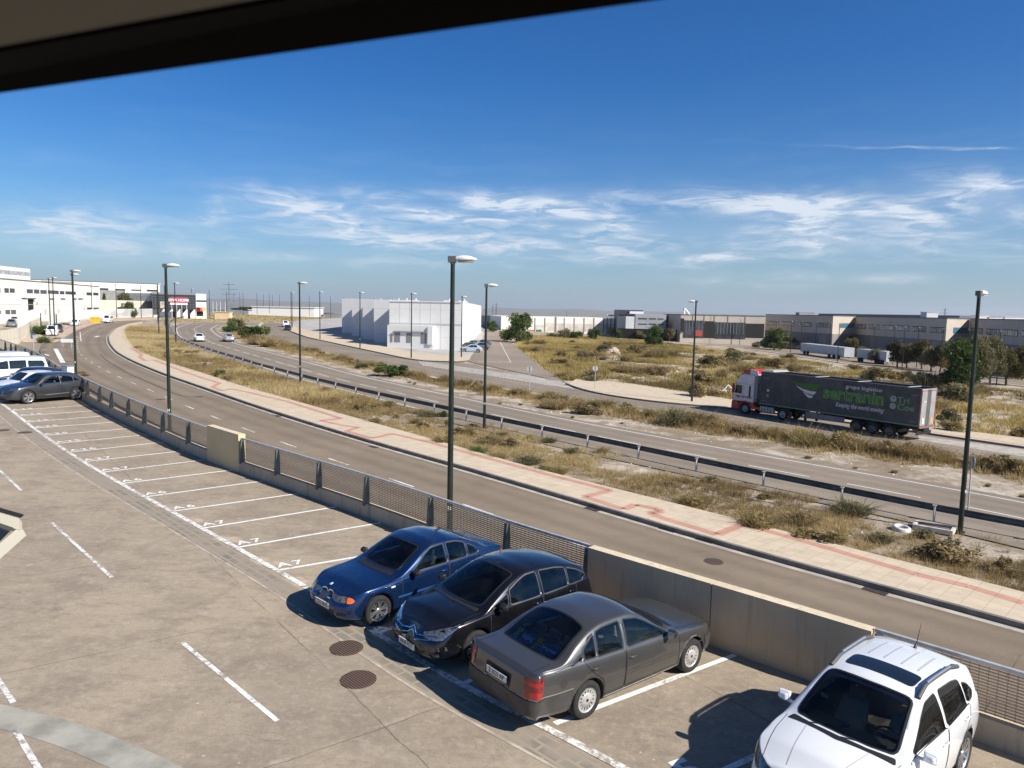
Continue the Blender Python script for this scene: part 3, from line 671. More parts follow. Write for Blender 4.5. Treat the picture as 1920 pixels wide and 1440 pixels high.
def itp(tab, x):
    """monotone cubic through (x, value) pairs"""
    tab = sorted(tab); X = [p[0] for p in tab]; Y = [p[1] for p in tab]; n = len(X)
    if x <= X[0]: return Y[0]
    if x >= X[-1]: return Y[-1]
    h = [X[i + 1] - X[i] for i in range(n - 1)]; d = [(Y[i + 1] - Y[i]) / h[i] for i in range(n - 1)]
    mm = [d[0]] + [0 if d[i - 1] * d[i] <= 0 else 2 * d[i - 1] * d[i] / (d[i - 1] + d[i]) for i in range(1, n - 1)] + [d[-1]]
    i = max(k for k in range(n - 1) if X[k] <= x); t = (x - X[i]) / h[i]
    return (1 + 2 * t) * (1 - t) ** 2 * Y[i] + t * (1 - t) ** 2 * h[i] * mm[i] + t * t * (3 - 2 * t) * Y[i + 1] + t * t * (t - 1) * h[i] * mm[i + 1]
def sst(a, b, x):
    t = min(1, max(0, (x - a) / (b - a))); return t * t * (3 - 2 * t)

def car_section(S, x, inset=0.0):
    """half ring (y,z) from the bottom centre round to the roof centre at station x"""
    W = itp(S['W'], x); zb = itp(S['zb'], x); be = itp(S['belt'], x); ra = max(itp(S['rail'], x), be + .004); cw = itp(S['crown'], x)
    tum = math.tan(rad(S.get('tum', 21))); W -= inset
    h = be - zb
    pts = [(0, zb + .03), (W * .6, zb + .03), (W * .86, zb + .02), (W * .945, zb + .035), (W * .968, zb + h * .12), (W * .985, zb + h * .30), (W * .998, zb + h * .47), (W, zb + h * .60),
           (W * .995, zb + h * .74), (W * .985, zb + h * .86), (W * .968, zb + h * .95), (W * .948, be)]
    yb = W * .930; yr = yb - (ra - be) * tum; gh = ra - be
    for k in (.04, .28, .52, .76, .96):
        pts.append((yb + (yr - yb) * k + .018 * math.sin(math.pi * k) * min(1, gh * 4), be + .004 + (ra - be - .004) * k))
    pts += [(yr - .016 * min(1, gh * 5) - .004, ra + .016 * min(1, gh * 6) + .001)]
    zt = ra + .018 * min(1, gh * 6)
    for k in (.95, .86, .72, .55, .36, .18, 0):
        pts.append(((yr - .02) * k, zt + (cw) * (1 - k ** 2.3)))
    return pts
def car_loft(S, dx=.07, cabin=None):
    xr, xf = S['xr'], S['xf']; X = []
    x = xr
    while x < xf - 1e-6:
        X.append(x); x += dx * (.35 if (x - xr < .3 or xf - x < .36) else 1)
    X.append(xf); vs = []; fs = []; P = None
    zbump = S.get('zbump', .50)
    for x in X:
        half = car_section(S, x); ring = half + [(-y, z) for y, z in half[1:-1][::-1]]; P = len(ring)
        kf = sst(xf - .55, xf, x); kr = sst(xr + .5, xr, x)
        for y, z in ring:
            sl = -kf * S.get('nose', .22) * max(0, z - zbump) / .3 - kf * .10 * max(0, zbump - .15 - z) / .3
            sr = kr * S.get('tail', .08) * max(0, z - zbump) / .4 + kr * .10 * max(0, zbump - .15 - z) / .3
            bow = 0
            if 'bow' in S and z > itp(S['belt'], x) + .01:      # bowed screens
                yn = 1 - (abs(y) / .6) ** 2
                bow = yn * (S['bow'][0] * sst(S['hdr'][0] - .25, S['hdr'][0] + .1, x) * (1 - sst(S['cowl'], S['cowl'] + .5, x)) )
            vs.append((x + sl + sr, y, z))
    for i in range(len(X) - 1):
        for k in range(P):
            j = (k + 1) % P; fs.append((i * P + k, i * P + j, (i + 1) * P + j, (i + 1) * P + k))
    # rounded caps
    for end, base in ((0, 0), (1, (len(X) - 1) * P)):
        ring = [Vector(vs[base + k]) for k in range(P)]; c = sum(ring, Vector()) / P; sgn = -1 if end == 0 else 1
        prev = base
        for sc_, ox in ((.93, .03), (.75, .05), (.4, .055)):
            n0 = len(vs)
            for p in ring: vs.append((p.x + sgn * ox * (1 if abs(p.z - .55) < .5 else .5), c.y + (p.y - c.y) * sc_, c.z + (p.z - c.z) * (sc_ ** .6)))
            for k in range(P):
                j = (k + 1) % P; a, b, c_, d = prev + k, prev + j, n0 + j, n0 + k; fs.append((a, b, c_, d) if end else (d, c_, b, a))
            prev = n0
        q = tuple(prev + k for k in range(P)); fs.append(q if end else q[::-1])
    me = bpy.data.meshes.new('body'); me.from_pydata(vs, [], fs); me.update()
    bm = bmesh.new(); bm.from_mesh(me); bmesh.ops.recalc_face_normals(bm, faces=bm.faces[:]); bm.to_mesh(me)
    for p in me.polygons: p.use_smooth = True
    return me, bm
def cut_poly(poly, step):
    bm = bmesh.new(); vs = [bm.verts.new((a, b, 0)) for a, b in poly]; bm.faces.new(vs)
    bmesh.ops.triangulate(bm, faces=bm.faces[:]) if len(poly) > 12 and False else None
    for ax in (0, 1):
        lo = min(p[ax] for p in poly); hi = max(p[ax] for p in poly); k = lo + step
        while k < hi - 1e-4:
            co = [0, 0, 0]; co[ax] = k; no = [0, 0, 0]; no[ax] = 1
            bmesh.ops.bisect_plane(bm, geom=bm.verts[:] + bm.edges[:] + bm.faces[:], plane_co=co, plane_no=no); k += step
    bm.verts.index_update(); V = [(v.co.x, v.co.y) for v in bm.verts]; F = [tuple(v.index for v in f.verts) for f in bm.faces]; bm.free(); return V, F
def rounded(poly, r=.05, n=4):
    out = []; N = len(poly)
    for i in range(N):
        p0, p, p2 = Vector(poly[i - 1]), Vector(poly[i]), Vector(poly[(i + 1) % N]); rr_ = min(r, (p - p0).length * .45, (p2 - p).length * .45)
        a = p + (p0 - p).normalized() * rr_; b = p + (p2 - p).normalized() * rr_
        for k in range(n + 1): t = k / n; out.append(tuple((1 - t) ** 2 * a + 2 * t * (1 - t) * p + t * t * b))
    return out
def shell_patch(bvh, poly, mode, side=1, off=.004, step=.08, thick=0.0):
    """lay a flat outline onto the body: mode 'side' (x,z), 'top' (x,y), 'front'/'rear' (y,z)"""
    V, F = cut_poly(poly, step); out = []; ok = []
    for a, b in V:
        if mode == 'side': o, d = Vector((a, 3 * side, b)), Vector((0, -side, 0))
        elif mode == 'top': o, d = Vector((a, b, 4)), Vector((0, 0, -1))
        elif mode == 'front': o, d = Vector((5, a, b)), Vector((-1, 0, 0))
        elif mode == 'rear': o, d = Vector((-5, a, b)), Vector((1, 0, 0))
        elif mode == 'fdiag': k_ = .7071; o, d = Vector((a * k_ + 4 * k_, (-a * k_ + 4 * k_) * side, b)), Vector((-k_, -k_ * side, 0))
        elif mode == 'rdiag': k_ = .7071; o, d = Vector((a * k_ - 4 * k_, (a * k_ + 4 * k_) * side, b)), Vector((k_, -k_ * side, 0))
        h, nrm, _, _ = bvh.ray_cast(o, d)
        if h is None:
            h, nrm, _, _ = bvh.find_nearest(o + d * (3 if mode != 'top' else 3)); 
        if nrm.dot(d) > 0: nrm = -nrm
        out.append(h + nrm * off)
    mk = MB(); 
    # orient outward
    if F:
        c = sum((out[i] for i in F[0]), Vector()) / len(F[0]); n = (out[F[0][1]] - out[F[0][0]]).cross(out[F[0][2]] - out[F[0][0]])
        if n.dot(d) > 0: F = [f[::-1] for f in F]
    mk.add(out, F, True); return mk
def shell_line(bvh, pts, mode, side=1, w=.008, off=.002, step=.05, closed=False):
    P = [Vector(p) for p in pts] + ([Vector(pts[0])] if closed else [])
    Q = resample(P, step) if len(P) > 1 else P; mk = MB(); A = offset(Q, w / 2); B = offset(Q, -w / 2); 
    def pr(L):
        out = []
        for p in L:
            a, b = p
            if mode == 'side': o, d = Vector((a, 3 * side, b)), Vector((0, -side, 0))
            elif mode == 'top': o, d = Vector((a, b, 4)), Vector((0, 0, -1))
            elif mode == 'front': o, d = Vector((5, a, b)), Vector((-1, 0, 0))
            else: o, d = Vector((-5, a, b)), Vector((1, 0, 0))
            h, nrm, _, _ = bvh.ray_cast(o, d)
            if h is None: h, nrm, _, _ = bvh.find_nearest(o + d * 3)
            if nrm.dot(d) > 0: nrm = -nrm
            out.append(h + nrm * off)
        return out
    mk.strip(pr(A), pr(B)); return mk
def wheel(parent, x, y, r, wd, style, m_rim=None, front=False):
    """tyre, rim and spokes about the y axis"""
    sgn = 1 if y > 0 else -1
    w_ = empty('wheel', (x, y, r)); w_.parent = parent
    Mx = Matrix.Rotation(rad(-90 * sgn), 4, 'X')
    ri = r * S_RIM.get(style, .66); h = wd / 2
    MB().lathe([(ri, -h * .9), (r * .93, -h), (r * .985, -h * .8), (r, -h * .3), (r, h * .3), (r * .985, h * .8), (r * .93, h), (ri + .012, h * .93), (ri, h * .8)], Mx, 32).build('tyre', RUBBER, w_)
    mk = MB(); mk.lathe([(ri + .006, h * .92), (ri * .97, h * .90), (ri * .93, h * .70), (ri * .90, 0), (ri * .90, -h * .9), (0, -h * .9)], Mx, 32)
    mm = [m_rim or SILV, BLACKP]
    for f in range(len(mk.mi)): pass
    mk.k = 1; mk.lathe([(0, -h * .1), (ri * .9, -h * .1)], Mx, 24); mk.k = 0
    z0 = h * .72
    def spoke(a, w0, w1, r0, r1, dz0=0, dz1=0, tilt=0.0):
        c, s = math.cos(a), math.sin(a)
        def P(rr, q, z): return Mx @ Vector((c * rr - s * q, s * rr + c * q, z))
        b = [P(r0, -w0, z0 + dz0 - .03), P(r0, w0, z0 + dz0 - .03), P(r1, w1 + tilt, z0 + dz1 - .03), P(r1, -w1 + tilt, z0 + dz1 - .03)]
        t = [P(r0, -w0, z0 + dz0), P(r0, w0, z0 + dz0), P(r1, w1 + tilt, z0 + dz1), P(r1, -w1 + tilt, z0 + dz1)]
        mk.prism(b, t)
    if style == 'double5':
        for k in range(6):
            a = 2 * math.pi * k / 6 + .3
            for t in (-1, 1):
                spoke(a + t * .17, .013, .012, .04, ri * .94, 0, .008)
        mk.lathe([(0, z0 + .012), (.05, z0 + .01), (.065, z0 - .01)], Mx, 16)
    elif style == 'seven':
        for k in range(7): spoke(2 * math.pi * k / 7 + .2, .03, .045, .03, ri * .95, 0, 0)
        mk.lathe([(0, z0 + .01), (.05, z0 + .008), (.06, z0 - .01)], Mx, 16)
    elif style == 'hubcap':
        mk.lathe([(0, z0 + .022), (ri * .25, z0 + .02), (ri * .6, z0 + .014), (ri * .62, z0 + .008)], Mx, 30)
        mk.lathe([(ri * .84, z0 + .008), (ri * .93, z0 + .012), (ri * 1.0, z0 + .004), (ri * 1.0, z0 - .02)], Mx, 30)
        for k in range(15): spoke(2 * math.pi * k / 15, ri * .075, ri * .115, ri * .6, ri * .86, .01, .008)
        mk.k = 1; mk.lathe([(0, z0 + .025), (.028, z0 + .024)], Mx, 14); mk.k = 0
    elif style == 'multi':
        for k in range(10): spoke(2 * math.pi * k / 10, .011, .02, .05, ri * .95, 0, .006)
        mk.lathe([(0, z0 + .015), (.055, z0 + .01), (.065, z0 - .01)], Mx, 16)
    elif style == 'aero5':
        for k in range(5):
            a = 2 * math.pi * k / 5 + .3; spoke(a, .02, .05, .03, ri * .95, 0, .004)
            spoke(a + .3, .008, .01, .05, ri * .93, -.004, 0, .02); spoke(a - .3, .008, .01, .05, ri * .93, -.004, 0, -.02)
        mk.lathe([(0, z0 + .01), (.05, z0 + .008)], Mx, 16)
    else:
        for k in range(8): spoke(2 * math.pi * k / 8, .02, .04, .03, ri * .95)
        mk.lathe([(0, z0 + .01), (.07, z0 + .008)], Mx, 16)
    mk.build('rim', mm, w_)
    return w_
S_RIM = {'double5': .66, 'hubcap': .63, 'multi': .70, 'aero5': .70, 'seven': .66}
def text_mb(s, size, M_, m=None, off=.0, ex=0.0015, align='CENTER', shear=0.0, spacing=1.0, sx=1.0):
    cu = bpy.data.curves.new('t', 'FONT'); cu.body = s; cu.size = size; cu.align_x = align; cu.align_y = 'CENTER'; cu.extrude = ex; cu.offset = off; cu.shear = shear; cu.space_character = spacing; cu.resolution_u = 3
    o = bpy.data.objects.new('t', cu); COL.objects.link(o); dg = bpy.context.evaluated_depsgraph_get(); me = bpy.data.meshes.new_from_object(o.evaluated_get(dg))
    bpy.data.objects.remove(o); bpy.data.curves.remove(cu)
    S_ = Matrix.Diagonal((sx, 1, 1, 1)); mk = MB(); mk.add([M_ @ (S_ @ v.co) for v in me.vertices], [tuple(p.vertices) for p in me.polygons]); bpy.data.meshes.remove(me); return mk
def frame(o, xa, ya):      # matrix whose x,y axes are xa,ya
    xa = Vector(xa).normalized(); ya = Vector(ya); za = xa.cross(ya).normalized(); ya = za.cross(xa)
    M_ = Matrix((xa, ya, za)).transposed().to_4x4(); M_.translation = o; return M_
def plate(parent, x, z, front, txt, w=.52, h=.11, tilt=0, old=False):
    s = 1 if front else -1; o = Vector((x, 0, z)); F = frame(o, (0, s, 0), (-s * math.sin(rad(tilt)) , 0, math.cos(rad(tilt))))
    b = MB(); b.prism([F @ Vector(p) for p in ((-w / 2, -h / 2, -.012), (w / 2, -h / 2, -.012), (w / 2, h / 2, -.012), (-w / 2, h / 2, -.012))], [F @ Vector(p) for p in ((-w / 2, -h / 2, .004), (w / 2, -h / 2, .004), (w / 2, h / 2, .004), (-w / 2, h / 2, .004))])
    p = b.build('number_plate', PLATE, parent)
    t = text_mb(txt, h * 1.0, F @ Matrix.Translation((.015 if not old else 0, 0, .0055)), off=.001, ex=.0008, sx=.86); t.build('plate_text', INK, p)
    if not old:
        q = MB(); q.add([F @ Vector(v) for v in ((-w / 2, -h / 2, .006), (-w / 2 + .04, -h / 2, .006), (-w / 2 + .04, h / 2, .006), (-w / 2, h / 2, .006))], [(0, 1, 2, 3)]); q.build('plate_band', BLUEP, p)
    return p

def boolean(me, cutters, name='cut'):
    """subtract closed cutter meshes from a body mesh"""
    o = bpy.data.objects.new('b', me); COL.objects.link(o); cs = []
    for i, c in enumerate(cutters):
        co = bpy.data.objects.new('c', c); COL.objects.link(co); cs.append(co)
        md = o.modifiers.new('m', 'BOOLEAN'); md.operation = 'DIFFERENCE'; md.object = co; md.solver = 'EXACT'
        try: md.material_mode = 'TRANSFER'
        except Exception: pass
    bpy.context.view_layer.update()
    dg = bpy.context.evaluated_depsgraph_get(); res = bpy.data.meshes.new_from_object(o.evaluated_get(dg))
    for x in [o] + cs: bpy.data.objects.remove(x)
    return res
def prism_mesh(base, top, m):
    mk = MB(); mk.prism(base, top); me = bpy.data.meshes.new('c'); me.from_pydata(mk.v, [], mk.f)
    bm = bmesh.new(); bm.from_mesh(me); bmesh.ops.recalc_face_normals(bm, faces=bm.faces[:]); bm.to_mesh(me); bm.free()
    for x in (m if isinstance(m, (list, tuple)) else [m]): me.materials.append(x)
    return me
def inner_loft(S, m):
    """cabin cavity: the greenhouse and upper doors shrunk by a few centimetres"""
    x0, x1 = S['cab']; vs = []; fs = []; P = None; n = 26
    for i in range(n + 1):
        x = x0 + (x1 - x0) * i / n; W = itp(S['W'], x) * .90; be = itp(S['belt'], x); ra = itp(S['rail'], x); cw = itp(S['crown'], x)
        yb = W * .94; gh = max(.0, ra - be); yr = yb - gh * math.tan(rad(S.get('tum', 21))) - .01
        top = ra - .035; top = max(top, be - .05)
        fl = .45
        half = [(0, fl), (yb * .9, fl), (yb, fl + .1), (yb, be - .06), (max(.3, yb - (top - be + .06) * .38) if top > be else yb - .02, max(top - .02, be - .055)), (max(.25, yr - .10), max(top, be - .05)), ((yr - .10) * .6, max(top + cw * .6, be - .045) if top > be else be - .045), (0, max(top + cw * .85, be - .04) if top > be else be - .04)]
        ring = half + [(-y, z) for y, z in half[1:-1][::-1]]; P = len(ring); vs += [(x, y, z) for y, z in ring]
    for i in range(n):
        for k in range(P): j = (k + 1) % P; fs.append((i * P + k, i * P + j, (i + 1) * P + j, (i + 1) * P + k))
    fs.append(tuple(range(P))[::-1]); fs.append(tuple(n * P + k for k in range(P)))
    me = bpy.data.meshes.new('c'); me.from_pydata(vs, [], fs); bm = bmesh.new(); bm.from_mesh(me); bmesh.ops.recalc_face_normals(bm, faces=bm.faces[:]); bm.to_mesh(me); bm.free()
    for x in (m if isinstance(m, (list, tuple)) else [m]): me.materials.append(x)
    return me

def build_car(S, name='parked_car', label=None, group=None, cat='car', detail=2):
    root = empty(name, (0, 0, 0), 0, label, cat, group)
    pm = S['paint']; me, bm = car_loft(S, .07 if detail > 1 else .12)
    bvh = BVHTree.FromBMesh(bm); bm.free()
    me.materials.append(pm); me.materials.append(INTER)
    wbh = S['wb'] / 2; r = S['wr']; cut = []
    ar = r + S.get('gap', .045)
    for x in (wbh, -wbh):
        for s in (1, -1):
            n = 28; base = []; top = []
            for k in range(n):
                t = 2 * math.pi * k / n; bx, bz = x + ar * math.cos(t), r + .01 + ar * math.sin(t)
                if bz < r - .02: bz = r - .02 - (r - .02 - bz) * 1.6
                base.append((bx, s * (itp(S['W'], x) - .30), bz)); top.append((bx, s * 1.3, bz))
            cut.append(prism_mesh(base, top, [pm, INTER]))
            for p in cut[-1].polygons: p.material_index = 1
    wins = [rounded(w_, .035, 3) for w_ in S['windows']]
    if S.get('cab'):
        c = inner_loft(S, [pm, INTER])
        for p in c.polygons: p.material_index = 1
        cut.append(c)
        for w_ in wins:
            cut.append(prism_mesh([(a, -1.2, b) for a, b in w_], [(a, 1.2, b) for a, b in w_], [pm, INTER]))
        for key in ('screen', 'backlight'):
            w_ = rounded(S[key], .08, 4)
            cz = S.get(key + '_z', (.6, 2.0)); cut.append(prism_mesh([(a, b, cz[0]) for a, b in w_], [(a, b, cz[1]) for a, b in w_], [pm, INTER]))
    body_me = boolean(me, cut); body_me.name = 'body'
    body = bpy.data.objects.new('body', body_me); COL.objects.link(body); body.parent = root
    while len(body_me.materials) < 2: body_me.materials.append(INTER)
    sm = S.get('glass', GLASS if S.get('cab') else DGLASS)
    # glazing
    for key, nm in (('screen', 'windscreen'), ('backlight', 'rear_window')):
        if S.get(key):
            w_ = rounded(S[key], .08, 4); big = [(a, b) for a, b in w_]
            if S.get('cab'):
                c = Vector(S[key][0]) * 0; 
                fr = shell_line(bvh, w_, 'top', w=.055, off=.003, step=.04, closed=True); fr.build('windscreen_seal' if key == 'screen' else 'window_seal', BLACKP, root)
            shell_patch(bvh, big, 'top', off=.006, step=.10).build(nm, S.get('glass_' + key, sm), root)
    for w_ in wins:
        for s in (1, -1):
            mk = shell_line(bvh, w_, 'side', s, w=S.get('sealw', .03), off=.003, step=.04, closed=True); mk.build('window_seal', S.get('seal', BLACKP), root)
            shell_patch(bvh, w_, 'side', s, off=.006, step=.09).build('window', S.get('glass_side', sm), root)
    # doors: a skin a few mm proud of the body with a dark shut line round it
    for d in S.get('doors', []):
        for s in (1, -1):
            dp = rounded(d, .05, 3)
            door = shell_line(bvh, dp, 'side', s, w=.016, off=.0025, step=.05, closed=True).build('door', INK, root)
            hx, hz = S['handles'][S['doors'].index(d)]
            h = bvh.ray_cast(Vector((hx, 3 * s, hz)), Vector((0, -s, 0)))[0]
            if h:
                mk = MB(); mk.tube([h + Vector((-.085, .0, 0)), h + Vector((-.06, s * .028, .004)), h + Vector((.06, s * .028, .004)), h + Vector((.085, 0, 0))], .014, 6); mk.build('handle', S.get('handle_m', pm), door)
    for nm, L, md, m, wd in S.get('lines', []):
        for s in ((1, -1) if md == 'side' else (1,)):
            shell_line(bvh, L, md, s, w=wd, off=.012 if nm == 'chrome_trim' else .003, step=.06).build(nm, m, root)
    for nm, poly, md, m, off_, rd in S.get('patches', []):
        sides = (1, -1) if md in ('side', 'fmir', 'rmir', 'fdiag', 'rdiag') else (1,)
        for s in sides:
            if md == 'fmir' or md == 'rmir':
                pp = [(a * s, b) for a, b in poly]; shell_patch(bvh, rounded(pp, rd, 3), 'front' if md == 'fmir' else 'rear', off=off_, step=.06).build(nm, m, root)
            else: shell_patch(bvh, rounded(poly, rd, 3), md, s, off=off_, step=.06).build(nm, m, root)
    # mirrors
    if 'mirror' in S:
        mx, my, mz = S['mirror']
        for s in (1, -1):
            mk = MB(); c = Vector((mx, s * my, mz)); a, b, h = S.get('mir', (.10, .17, .13))
            ring = lambda k, f: [(c.x + k, c.y + s * (-b / 2) * f, c.z - h / 2 * f), (c.x + k, c.y + s * (b / 2) * f, c.z - h / 2 * f * .8), (c.x + k, c.y + s * (b / 2) * f, c.z + h / 2 * f * .8), (c.x + k, c.y + s * (-b / 2) * f, c.z + h / 2 * f)]
            mk.prism(ring(-.05, 1), ring(.03, .92)); mk.prism(ring(.031, .9), ring(.075, .5)); mk.box((c.x, c.y - s * (b / 2 + .03), c.z - h * .35), (.06, .10, .04))
            o = fixn(mk.build('wing_mirror', S.get('mir_m', pm), root))
            bv = o.modifiers.new('b', 'BEVEL'); bv.width = .02; bv.segments = 2
            MB().add([(c.x - .052, c.y - s * b * .42, c.z - h * .4), (c.x - .052, c.y + s * b * .42, c.z - h * .34), (c.x - .052, c.y + s * b * .42, c.z + h * .34), (c.x - .052, c.y - s * b * .42, c.z + h * .4)], [(0, 1, 2, 3)]).build('mirror_glass', CHROME, o)
    # wheels
    wy = itp(S['W'], 0) - S.get('wd', .2) / 2 - .022
    for x in (wbh, -wbh):
        for s in (1, -1): wheel(root, x, s * wy, r, S.get('wd', .2), S.get('rim', 'x'), S.get('rim_m'))
    if S.get('cab'):
        mk = MB(); z0 = .45
        im = S.get('inter', INTG)
        for sx_ in S.get('seats', (.05, -.85)):
            ys = (-.36, .36) if sx_ > -.3 else (-.36, .36, 0)
            for y in ys:
                mk.box((sx_ + .05, y, .52), (.50, .48 if sx_ > -.3 else .6, .16)); t = .22
                b = [(sx_ - .22, y - .24, .55), (sx_ - .06, y - .24, .55), (sx_ - .06, y + .24, .55), (sx_ - .22, y + .24, .55)]
                tp = [(sx_ - .22 - t, y - .19, 1.02), (sx_ - .12 - t, y - .19, 1.02), (sx_ - .12 - t, y + .19, 1.02), (sx_ - .22 - t, y + .19, 1.02)]
                mk.prism(b, tp); mk.box((sx_ - .17 - t, y, 1.10), (.08, .24, .15))
        o = fixn(mk.build('seats', im, root)); bv = o.modifiers.new('b', 'BEVEL'); bv.width = .03; bv.segments = 2
        zc = itp(S['belt'], S['cowl'])
        mk = MB(); mk.box((S['cowl'] - .30, 0, zc - .16), (.55, 1.30, .18)); mk.box((S['cowl'] - .55, 0, .55), (.5, .22, .3))
        o = fixn(mk.build('dashboard', S.get('dash', INTER), root)); bv = o.modifiers.new('b', 'BEVEL'); bv.width = .05; bv.segments = 3
        st = Vector((S['cowl'] - .66, .36, zc - .08)); a = Vector((0, 1, 0)); b = Vector((.42, 0, .9)).normalized()
        mk = MB(); mk.tube([st + (a * math.cos(2 * math.pi * k / 20) + b * math.sin(2 * math.pi * k / 20)) * .185 for k in range(21)], .016, 6, caps=False); mk.box(st, (.05, .34, .05)); mk.build('steering_wheel', INTER, root)
        rsx = S.get('rearshelf')
        if rsx: mk = MB(); mk.box(((rsx[0] + rsx[1]) / 2, 0, rsx[2]), (rsx[1] - rsx[0], 1.15, .03)); mk.build('rear_shelf', S.get('shelf_m', INTER), root)
    return root, bvh
def place(o, x, y, hd, zf=zp, dz=0.0):
    """stand a car on the sloping ground, heading hd radians from +x"""
    e = .8; f = Vector((math.cos(hd), math.sin(hd), 0)); l = Vector((-f.y, f.x, 0))
    f.z = (zf(x + f.x * e, y + f.y * e) - zf(x - f.x * e, y - f.y * e)) / (2 * e); l.z = (zf(x + l.x * e, y + l.y * e) - zf(x - l.x * e, y - l.y * e)) / (2 * e)
    f.normalize(); n = f.cross(l).normalized(); l = n.cross(f)
    M_ = Matrix((f, l, n)).transposed().to_4x4(); M_.translation = (x, y, zf(x, y) + dz); o.matrix_world = M_; return o
def wtab(xr, xf, W, nose=.60, tail=.74, sh=0.0):
    return [(xr, W * tail), (xr + .06, W * (tail + .10)), (xr + .18, W * .93), (xr + .45, W * .965), (xr + .9, W * .99), (xr + 1.5, W), (xf - 1.5, W), (xf - .85, W * .985), (xf - .45, W * .945), (xf - .22, W * .87), (xf - .08, W * .77), (xf, W * nose)]
# ------------------------------------------------------------------ the blue saloon
xf, xr = 2.11, -2.36
BLUE = paint('metallic_blue', (.003, .027, .105), .6, .24)
S1 = dict(xr=xr, xf=xf, wb=2.725, wr=.315, wd=.205, rim='double5', paint=BLUE, cab=(-1.80, .95), cowl=.78, hdr=(-.12,), nose=.20, tail=.05, tum=22,
    W=wtab(xr, xf, .87, .60, .72), zb=[(xr, .30), (xr + .3, .24), (-1, .19), (1, .19), (xf - .4, .19), (xf, .22)],
    belt=[(xr, .90), (xr + .15, .955), (-1.6, .975), (-.6, .93), (.3, .90), (1.0, .84), (1.6, .79), (xf - .15, .735), (xf, .70)],
    rail=[(xr, .905), (xr + .15, .96), (-1.95, .985), (-1.75, 1.0), (-1.35, 1.17), (-1.0, 1.30), (-.6, 1.355), (-.25, 1.355), (.0, 1.29), (.62, .97), (.80, .89), (1.0, .85), (xf, .705)],
    crown=[(xr, .02), (-2.1, .03), (-1.75, .045), (-1.4, .075), (-.9, .045), (-.3, .045), (.2, .09), (.7, .075), (1.0, .045), (1.8, .035), (xf, .015)],
    windows=[[(.54, .915), (.12, 1.20), (-.08, 1.30), (-.42, 1.325), (-.44, .935)], [(-.52, .94), (-.50, 1.325), (-.80, 1.31), (-1.02, 1.25), (-1.04, .955)], [(-1.09, .96), (-1.08, 1.22), (-1.28, 1.12), (-1.38, 1.03), (-1.34, .965)]],
    screen=[(.74, -.56), (.80, -.3), (.82, 0), (.80, .3), (.74, .56), (.10, .50), (.13, .25), (.14, 0), (.13, -.25), (.10, -.50)],
    backlight=[(-1.66, -.52), (-1.70, -.25), (-1.71, 0), (-1.70, .25), (-1.66, .52), (-1.12, .47), (-1.08, 0), (-1.12, -.47)], backlight_z=(.8, 2), screen_z=(.75, 2),
    doors=[[(.78, .30), (.80, .88), (.55, .925), (-.48, .945), (-.48, .28)], [(-.50, .28), (-.50, .945), (-1.35, .965), (-1.28, .78), (-1.0, .55), (-.98, .30)]], handles=[(-.33, .80), (-1.18, .83)],
    lines=[('wiper', [(.86, -.50), (.70, .0)], 'top', INK, .022), ('wiper', [(.88, 0), (.70, .48)], 'top', INK, .022), ('side_moulding', [(.9, .50), (-.95, .52)], 'side', mat('blue_moulding', (.02, .07, .2), .35), .045), ('crease', [(1.5, .70), (.6, .80), (-1.2, .86), (-2.1, .86)], 'side', mat('blue_shade', (.006, .03, .11), .35, .5), .012),
           ('bonnet_gap', [(1.86, -.64), (1.4, -.66), (.85, -.70)], 'top', INK, .010), ('bonnet_gap', [(1.86, .64), (1.4, .66), (.85, .70)], 'top', INK, .010), ('boot_gap', [(-1.80, -.56), (-2.3, -.54)], 'top', INK, .01), ('boot_gap', [(-1.80, .56), (-2.3, .54)], 'top', INK, .01),
           ('front_bumper_gap', [(-.74, .53), (-.3, .50), (.3, .50), (.74, .53)], 'front', mat('blue_shade', (.006, .03, .11), .35, .5), .03)],
    patches=[('headlight', [(1.31, .665), (1.30, .60), (1.22, .57), (.99, .57), (.97, .685)], 'fdiag', LAMPD, .007, .03), ('indicator', [(.96, .68), (.97, .57), (.86, .575), (.80, .62), (.86, .665)], 'fdiag', ORANGE, .007, .03),
             ('grille_surround', [(.015, .70), (.015, .56), (.10, .535), (.20, .56), (.22, .675), (.14, .705)], 'fmir', CHROME, .006, .04), ('grille', [(.035, .685), (.035, .575), (.10, .555), (.182, .575), (.198, .665), (.13, .688)], 'fmir', INK, .010, .04),
             ('wiper', [(.88, -.45), (.55, -.02)], 'top', INK, .010, .01) if 0 else ('lower_grille', [(-.42, .40), (-.38, .29), (.38, .29), (.42, .40)], 'front', INK, .006, .04), ('bumper_slot', [(.48, .37), (.46, .30), (.66, .32), (.66, .38)], 'fmir', INK, .006, .03),
             ('tail_light', [(.44, .90), (.44, .76), (.62, .74), (.62, .88)], 'rmir', REDL, .006, .03), ('tail_light_side', [(-2.08, .90), (-2.12, .77), (-2.32, .76), (-2.30, .88)], 'side', REDL, .006, .03), ('side_repeater', [(.98, .765), (.98, .735), (1.08, .73), (1.08, .76)], 'side', mat('clear_lens', (.7, .7, .68), .2), .006, .01),
             ('cowl', [(.80, -.58), (.86, -.3), (.88, 0), (.86, .3), (.80, .58), (.94, .60), (1.0, 0), (.94, -.60)], 'top', BLACKP, .006, .03)],
    mirror=(.50, .95, .95), mir_m=BLACKP, handle_m=mat('dark_blue_handle', (.01, .03, .1), .4), rearshelf=(-1.7, -1.15, .93), inter=INTER)
car1, bv1 = build_car(S1, 'blue_saloon', 'blue four-door saloon with orange front indicators, parked nose out by the empty bays')
